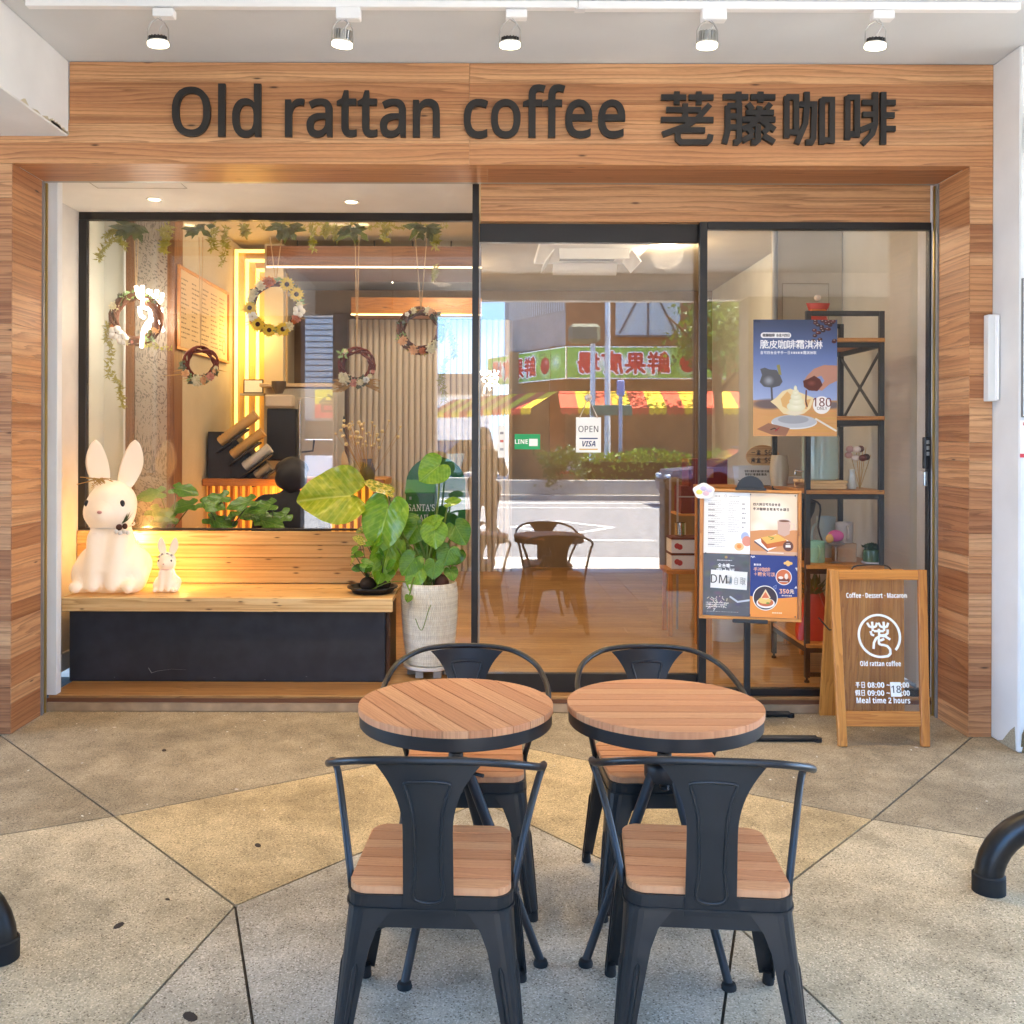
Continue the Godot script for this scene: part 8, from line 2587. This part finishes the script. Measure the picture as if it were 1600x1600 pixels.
	for i in 5:
		var c := at(xs[i], 360, D)
		var t := thing("leaf_cluster", ["dark leaf cluster above the leftmost wreath cord", "dark leaf cluster above the second wreath cord from the left", "dark leaf cluster above the sunflower wreath cord", "dark leaf cluster above the straw fan wreath cord", "dark leaf cluster above the rightmost wreath cord"][i], "leaves", c, 0.0, "leaf clusters along the window head")
		for k in [20, 12, 24, 18, 18][i]:
			var m := MB.new()
			var a := deg_to_rad(rng.randf_range(180, 360))
			var d := Vector3(cos(a), sin(a), rng.randf_range(0.0, 0.6)).normalized() * rng.randf_range(0.08, 0.13)
			m.leafq(Vector3(rng.randf_range(-0.05, 0.05), rng.randf_range(-0.01, 0.04), rng.randf() * 0.03), d, d.cross(Vector3(0.1, 0.2, 1)).normalized() * 0.022, 0.1)
			obj("leaf", m, M.dark_leaf, t)
	var g := MB.new()
	for q in [[180, 356, -0.5, 0.14, 0.05], [262, 350, -1, 0.18, 0.06], [255, 352, -1, 0.2, 0.05], [330, 348, -1, 0.18, 0.05], [352, 356, -1, 0.14, 0.05], [380, 352, -0.5, 0.06, 0.05], [505, 352, -1, 0.05, 0.05], [490, 352, -1, 0.16, 0.05], [525, 352, -1, 0.1, 0.05], [608, 352, -1, 0.09, 0.05], [680, 360, -1, 0.10, 0.05], [680, 415, -1, 0.08, 0.04], [350, 392, -0.6, 0.1, 0.03]]:
		fern(g, at(q[0], q[1], D + 0.03), Vector3(0.25 * rng.randfn(), -1, 0).normalized(), 12, q[3], q[4])
	for k in 90:
		fern(g, at(400 + k * 3.3, 352 + 3.0 * sin(k * 0.4), D + 0.03), Vector3(1, -0.3, 0), 1, 0.02, 0.03)
	for k in 24:
		fern(g, at(165 + k * 1.2, 366 + k * -0.7, D + 0.02), Vector3(-0.5, -1, 0), 1, 0.02, 0.035)
	fern(g, at(182, 370, D), Vector3(-0.5, -1, 0), 14, 0.16, 0.04)
	var go := obj("fern_garland", g, M.fern)
	tag(go, "yellow-green fern garland strung along the top of the window", "garland")

# ---------- people ----------
func build_people():
	photographer()
	var skin := mat(rgb(200, 150, 120), 0.55)
	var hair := mat(rgb(24, 20, 20), 0.6)
	# seated person seen from behind, dark shirt
	var c := Vector3(-1.385, 0.09, -6.98)
	var p := thing("person", "person in a black shirt sitting with their back to the window", "person", c, 8.0)
	var V := func(x: float, y: float, z: float) -> Vector3: return Vector3(x, y, z)
	var body := [
		[Vector3(-0.11, 0.52, 0.02), Vector3(0.11, 0.52, 0.02), 0.14, 0.14], [Vector3(0, 0.55, 0.02), Vector3(0, 0.85, 0.02), 0.145, 0.15], [Vector3(-0.08, 0.92, 0.02), Vector3(0.08, 0.92, 0.02), 0.125, 0.125],
		[Vector3(-0.17, 0.99, 0.01), Vector3(0.17, 0.99, 0.01), 0.065, 0.065], [Vector3(0, 1.0, 0.02), Vector3(0, 1.07, 0.01), 0.08, 0.058],
		[Vector3(0.20, 0.97, 0.01), Vector3(0.25, 0.70, -0.05), 0.062, 0.048], [Vector3(0.25, 0.70, -0.05), Vector3(0.13, 0.66, -0.30), 0.046, 0.036],
		[Vector3(-0.20, 0.97, 0.01), Vector3(-0.25, 0.70, -0.05), 0.062, 0.048], [Vector3(-0.25, 0.70, -0.05), Vector3(-0.13, 0.66, -0.30), 0.046, 0.036],
		[Vector3(0.10, 0.52, 0.0), Vector3(0.12, 0.50, -0.42), 0.09, 0.07], [Vector3(-0.10, 0.52, 0.0), Vector3(-0.12, 0.50, -0.42), 0.09, 0.07],
		[Vector3(0.12, 0.50, -0.42), Vector3(0.12, 0.06, -0.42), 0.062, 0.042], [Vector3(-0.12, 0.50, -0.42), Vector3(-0.12, 0.06, -0.42), 0.062, 0.042],
	]
	obj("body", flesh(body, 0.02, 0.06), mat(rgb(32, 32, 34), 0.85), p)
	obj("head", flesh([[Vector3(0, 1.17, -0.03), Vector3(0, 1.20, -0.02), 0.085, 0.09], [Vector3(0, 1.04, 0.01), Vector3(0, 1.14, -0.01), 0.052, 0.055], [Vector3(0, 1.11, -0.08), Vector3(0, 1.14, -0.10), 0.05, 0.05], [Vector3(0.088, 1.16, -0.01), Vector3(0.09, 1.18, -0.005), 0.016, 0.018], [Vector3(-0.088, 1.16, -0.01), Vector3(-0.09, 1.18, -0.005), 0.016, 0.018], [Vector3(0, 1.155, -0.125), Vector3(0, 1.145, -0.135), 0.014, 0.016]], 0.01, 0.02), skin, p)
	obj("hair", flesh([[Vector3(0, 1.20, 0.0), Vector3(0, 1.235, -0.02), 0.104, 0.094], [Vector3(-0.05, 1.16, 0.035), Vector3(0.05, 1.16, 0.035), 0.062, 0.062], [Vector3(0, 1.12, 0.05), Vector3(0, 1.10, 0.05), 0.05, 0.04], [Vector3(-0.07, 1.24, -0.06), Vector3(0.07, 1.24, -0.06), 0.05, 0.05]], 0.01, 0.04), hair, p)
	for s in [-1, 1]:
		hand(p, Vector3(s * 0.13, 0.66, -0.30), Vector3(-s * 0.3, -0.1, -1).normalized(), Vector3(0, 1, 0), s, skin)
	var st := thing("counter_stool", "dark stool under the seated person", "stool", Vector3(c.x, 0.09, c.z))
	obj("seat", bx(Vector3(0, 0.37, 0), Vector3(0.38, 0.035, 0.36), 0.008), M.black, st)
	for sx in [-1, 1]:
		for sz in [-1, 1]:
			obj("leg", bx(Vector3(sx * 0.15, 0.176, sz * 0.14), Vector3(0.028, 0.352, 0.028), 0.003), M.black, st)
	# barista behind the counter, seen from the side
	var q := Vector3(-1.30, 0.09, -8.32)
	var b := thing("person", "barista in a beige shirt and dark cap standing behind the counter, facing left", "person", q, 90.0)
	var torso := [
		[Vector3(-0.10, 0.92, 0), Vector3(0.10, 0.92, 0), 0.125, 0.125], [Vector3(0, 0.95, 0), Vector3(0, 1.18, 0.0), 0.135, 0.145], [Vector3(-0.08, 1.27, 0), Vector3(0.08, 1.27, 0), 0.12, 0.12],
		[Vector3(-0.17, 1.37, 0), Vector3(0.17, 1.37, 0), 0.065, 0.065], [Vector3(0, 1.38, 0), Vector3(0, 1.45, -0.02), 0.075, 0.055],
		[Vector3(0.20, 1.35, 0), Vector3(0.24, 1.08, -0.06), 0.066, 0.052], [Vector3(-0.20, 1.35, 0), Vector3(-0.24, 1.08, -0.06), 0.066, 0.052],
		[Vector3(0.24, 1.08, -0.06), Vector3(0.14, 1.16, -0.24), 0.05, 0.042], [Vector3(-0.24, 1.08, -0.06), Vector3(-0.14, 1.16, -0.24), 0.05, 0.042],
	]
	obj("shirt", flesh(torso, 0.02, 0.06), mat(rgb(206, 176, 128), 0.85), b)
	obj("trousers", flesh([[Vector3(-0.09, 0.86, 0), Vector3(0.09, 0.86, 0), 0.12, 0.12], [Vector3(0.10, 0.84, 0), Vector3(0.11, 0.45, 0), 0.09, 0.065], [Vector3(-0.10, 0.84, 0), Vector3(-0.11, 0.45, 0), 0.09, 0.065], [Vector3(0.11, 0.45, 0), Vector3(0.11, 0.06, 0), 0.062, 0.05], [Vector3(-0.11, 0.45, 0), Vector3(-0.11, 0.06, 0), 0.062, 0.05], [Vector3(0.11, 0.045, 0.04), Vector3(0.11, 0.035, -0.14), 0.042, 0.032], [Vector3(-0.11, 0.045, 0.04), Vector3(-0.11, 0.035, -0.14), 0.042, 0.032]], 0.022, 0.05), mat(rgb(50, 44, 42), 0.9), b)
	obj("head", flesh([[Vector3(0, 1.56, -0.03), Vector3(0, 1.60, -0.02), 0.082, 0.09], [Vector3(0, 1.43, 0.0), Vector3(0, 1.52, -0.01), 0.052, 0.054], [Vector3(0, 1.50, -0.085), Vector3(0, 1.53, -0.095), 0.042, 0.046], [Vector3(0, 1.555, -0.125), Vector3(0, 1.54, -0.142), 0.012, 0.016], [Vector3(-0.02, 1.515, -0.128), Vector3(0.02, 1.515, -0.128), 0.010, 0.010], [Vector3(0.086, 1.55, 0.0), Vector3(0.09, 1.575, 0.005), 0.014, 0.018], [Vector3(-0.086, 1.55, 0.0), Vector3(-0.09, 1.575, 0.005), 0.014, 0.018], [Vector3(0, 1.58, -0.115), Vector3(0, 1.59, -0.11), 0.02, 0.02]], 0.008, 0.018), skin, b)
	for s in [-1, 1]:
		var ey := MB.new()
		ey.ball(Vector3(s * 0.034, 1.567, -0.112), Vector3(0.011, 0.007, 0.008), 8, 6)
		obj("eye", ey, M.ink, b)
		hand(b, Vector3(s * 0.14, 1.16, -0.24), Vector3(-s * 0.25, 0.1, -1).normalized(), Vector3(0, 1, 0), s, skin)
	obj("hair", flesh([[Vector3(0, 1.60, 0.02), Vector3(0, 1.62, 0.0), 0.098, 0.094], [Vector3(0, 1.53, 0.05), Vector3(0, 1.50, 0.05), 0.06, 0.045]], 0.01, 0.03), hair, b)
	var cap := MB.new()
	cap.lathe([Vector2(0.103, 1.60), Vector2(0.104, 1.64), Vector2(0.09, 1.69), Vector2(0.05, 1.715), Vector2(0.0005, 1.72)], 24, Vector3(0, 0, -0.01))
	cap.box(Vector3(0, 1.607, -0.15), Vector3(0.15, 0.01, 0.11), 0.004)
	obj("cap", cap, mat(rgb(44, 40, 44), 0.8), b)

func photographer():
	var p := thing("person", "person in dark clothes holding up a phone, seen only as a reflection in the door", "person", Vector3(0, 0, 0.34), 0.0)
	var dark := mat(rgb(58, 46, 40), 0.85)
	obj("top", flesh([[Vector3(-0.1, 0.95, 0), Vector3(0.1, 0.95, 0), 0.12, 0.12], [Vector3(0, 0.98, 0), Vector3(0, 1.2, 0), 0.125, 0.135], [Vector3(-0.08, 1.26, 0), Vector3(0.08, 1.26, 0), 0.11, 0.11], [Vector3(-0.16, 1.34, 0), Vector3(0.16, 1.34, 0), 0.06, 0.06], [Vector3(0, 1.36, 0), Vector3(0, 1.42, 0), 0.07, 0.05],
		[Vector3(0.19, 1.33, 0), Vector3(0.24, 1.16, -0.1), 0.06, 0.05], [Vector3(-0.19, 1.33, 0), Vector3(-0.24, 1.16, -0.1), 0.06, 0.05], [Vector3(0.24, 1.16, -0.1), Vector3(0.10, 1.42, -0.17), 0.048, 0.036], [Vector3(-0.24, 1.16, -0.1), Vector3(-0.10, 1.42, -0.17), 0.048, 0.036]], 0.022, 0.05), dark, p)
	obj("trousers", flesh([[Vector3(-0.09, 0.88, 0), Vector3(0.09, 0.88, 0), 0.115, 0.115], [Vector3(0.1, 0.86, 0), Vector3(0.1, 0.47, 0), 0.085, 0.062], [Vector3(-0.1, 0.86, 0), Vector3(-0.1, 0.47, 0), 0.085, 0.062], [Vector3(0.1, 0.47, 0), Vector3(0.1, 0.07, 0), 0.058, 0.046], [Vector3(-0.1, 0.47, 0), Vector3(-0.1, 0.07, 0), 0.058, 0.046], [Vector3(0.1, 0.045, 0.03), Vector3(0.1, 0.035, -0.13), 0.042, 0.032], [Vector3(-0.1, 0.045, 0.03), Vector3(-0.1, 0.035, -0.13), 0.042, 0.032]], 0.024, 0.05), mat(rgb(44, 44, 52), 0.9), p)
	var skin := mat(rgb(204, 156, 128), 0.55)
	obj("head", flesh([[Vector3(0, 1.53, -0.03), Vector3(0, 1.57, -0.02), 0.08, 0.088], [Vector3(0, 1.41, 0), Vector3(0, 1.5, -0.01), 0.05, 0.05], [Vector3(0, 1.475, -0.08), Vector3(0, 1.5, -0.09), 0.04, 0.045], [Vector3(0, 1.525, -0.12), Vector3(0, 1.512, -0.135), 0.012, 0.015]], 0.012, 0.02), skin, p)
	obj("hair", flesh([[Vector3(0, 1.58, 0.02), Vector3(0, 1.6, 0.0), 0.098, 0.094], [Vector3(-0.06, 1.5, 0.04), Vector3(0.06, 1.5, 0.04), 0.06, 0.06], [Vector3(-0.07, 1.42, 0.05), Vector3(0.07, 1.42, 0.05), 0.05, 0.05]], 0.014, 0.04), mat(rgb(34, 26, 24), 0.6), p)
	for s in [-1, 1]:
		hand(p, Vector3(s * 0.10, 1.43, -0.17), Vector3(-s * 0.35, 0.75, -0.45).normalized(), Vector3(0, 0.4, 1), s, skin)
	var ph := obj("held_phone", bx(Vector3(0.0, 1.545, 0.075), Vector3(0.075, 0.15, 0.009), 0.003), mat(rgb(40, 40, 44), 0.3))
	tag(ph, "dark phone held up by the person reflected in the door", "phone")

func hand(parent: Node, wrist: Vector3, dir: Vector3, up: Vector3, side: int, skin: Material):
	# palm, four bent fingers of unequal length, thumb from the side of the palm
	var x := dir.cross(up).normalized()
	var n := x.cross(dir).normalized()
	var palm := wrist + dir * 0.085
	var bones := [[wrist, wrist + dir * 0.03, 0.026, 0.028]]
	for k in 4:
		var o := (k - 1.5) * 0.019
		var a := wrist + dir * 0.03 + x * o * 0.8
		var kn := palm + x * o
		bones.append([a, kn, 0.016, 0.012])
		var ln: float = [0.034, 0.040, 0.038, 0.028][k]
		var m1 := kn + (dir * 0.85 - n * 0.5).normalized() * ln
		var m2 := m1 + (dir * 0.4 - n * 0.9).normalized() * ln * 0.75
		bones.append([kn, m1, 0.0095, 0.0085])
		bones.append([m1, m2, 0.0085, 0.0075])
	var th := wrist + dir * 0.035 - x * 0.03 * side
	var t1 := th + (dir * 0.7 - x * 0.8 * side - n * 0.2).normalized() * 0.036
	bones.append([wrist + dir * 0.025, th, 0.018, 0.014])
	bones.append([th, t1, 0.012, 0.010])
	bones.append([t1, t1 + (dir - n * 0.4).normalized() * 0.028, 0.010, 0.008])
	obj("hand", flesh(bones, 0.005, 0.008), skin, parent)

func _ready():
	rng.seed = 7
	var cam := Camera3D.new()
	cam.name = "camera"
	cam.projection = Camera3D.PROJECTION_FRUSTUM
	cam.near = 0.05
	cam.far = 400.0
	cam.size = 0.05 * 1600.0 / FOC
	cam.frustum_offset = Vector2(0.05 * (800.0 - PX) / FOC, -0.05 * (800.0 - PY) / FOC)
	cam.position = Vector3(0, EYE, 0)
	cam.rotation_degrees.z = 0.18
	add_child(cam)
	cam.current = true
	var we := WorldEnvironment.new()
	we.name = "world_environment"
	var env := Environment.new()
	var sky := Sky.new()
	var sm := ProceduralSkyMaterial.new()
	sm.sky_top_color = rgb(92, 148, 214)
	sm.sky_horizon_color = rgb(160, 198, 236)
	sm.ground_horizon_color = rgb(180, 180, 176)
	sm.ground_bottom_color = rgb(110, 106, 100)
	sm.sky_energy_multiplier = 1.0
	sky.sky_material = sm
	env.background_mode = Environment.BG_SKY
	env.sky = sky
	env.tonemap_mode = Environment.TONE_MAPPER_LINEAR
	env.tonemap_exposure = 13.5
	env.sdfgi_enabled = true; env.ssao_enabled = true; env.ssil_enabled = true
	we.environment = env
	add_child(we)
	var sun := DirectionalLight3D.new()
	sun.name = "sun"
	sun.light_color = rgb(255, 244, 226)
	sun.light_energy = 1.6
	sun.light_angular_distance = 0.5
	sun.shadow_enabled = true
	sun.rotation_degrees = Vector3(-66, 87, 0)
	add_child(sun)
	make_materials()
	build_arcade()
	build_street()
	build_cladding()
	build_shopfront()
	build_interior()
	build_bench()
	build_track_lights()
	build_furniture()
	build_signs()
	build_plants()
	build_wreaths()
	build_goods()
	build_people()
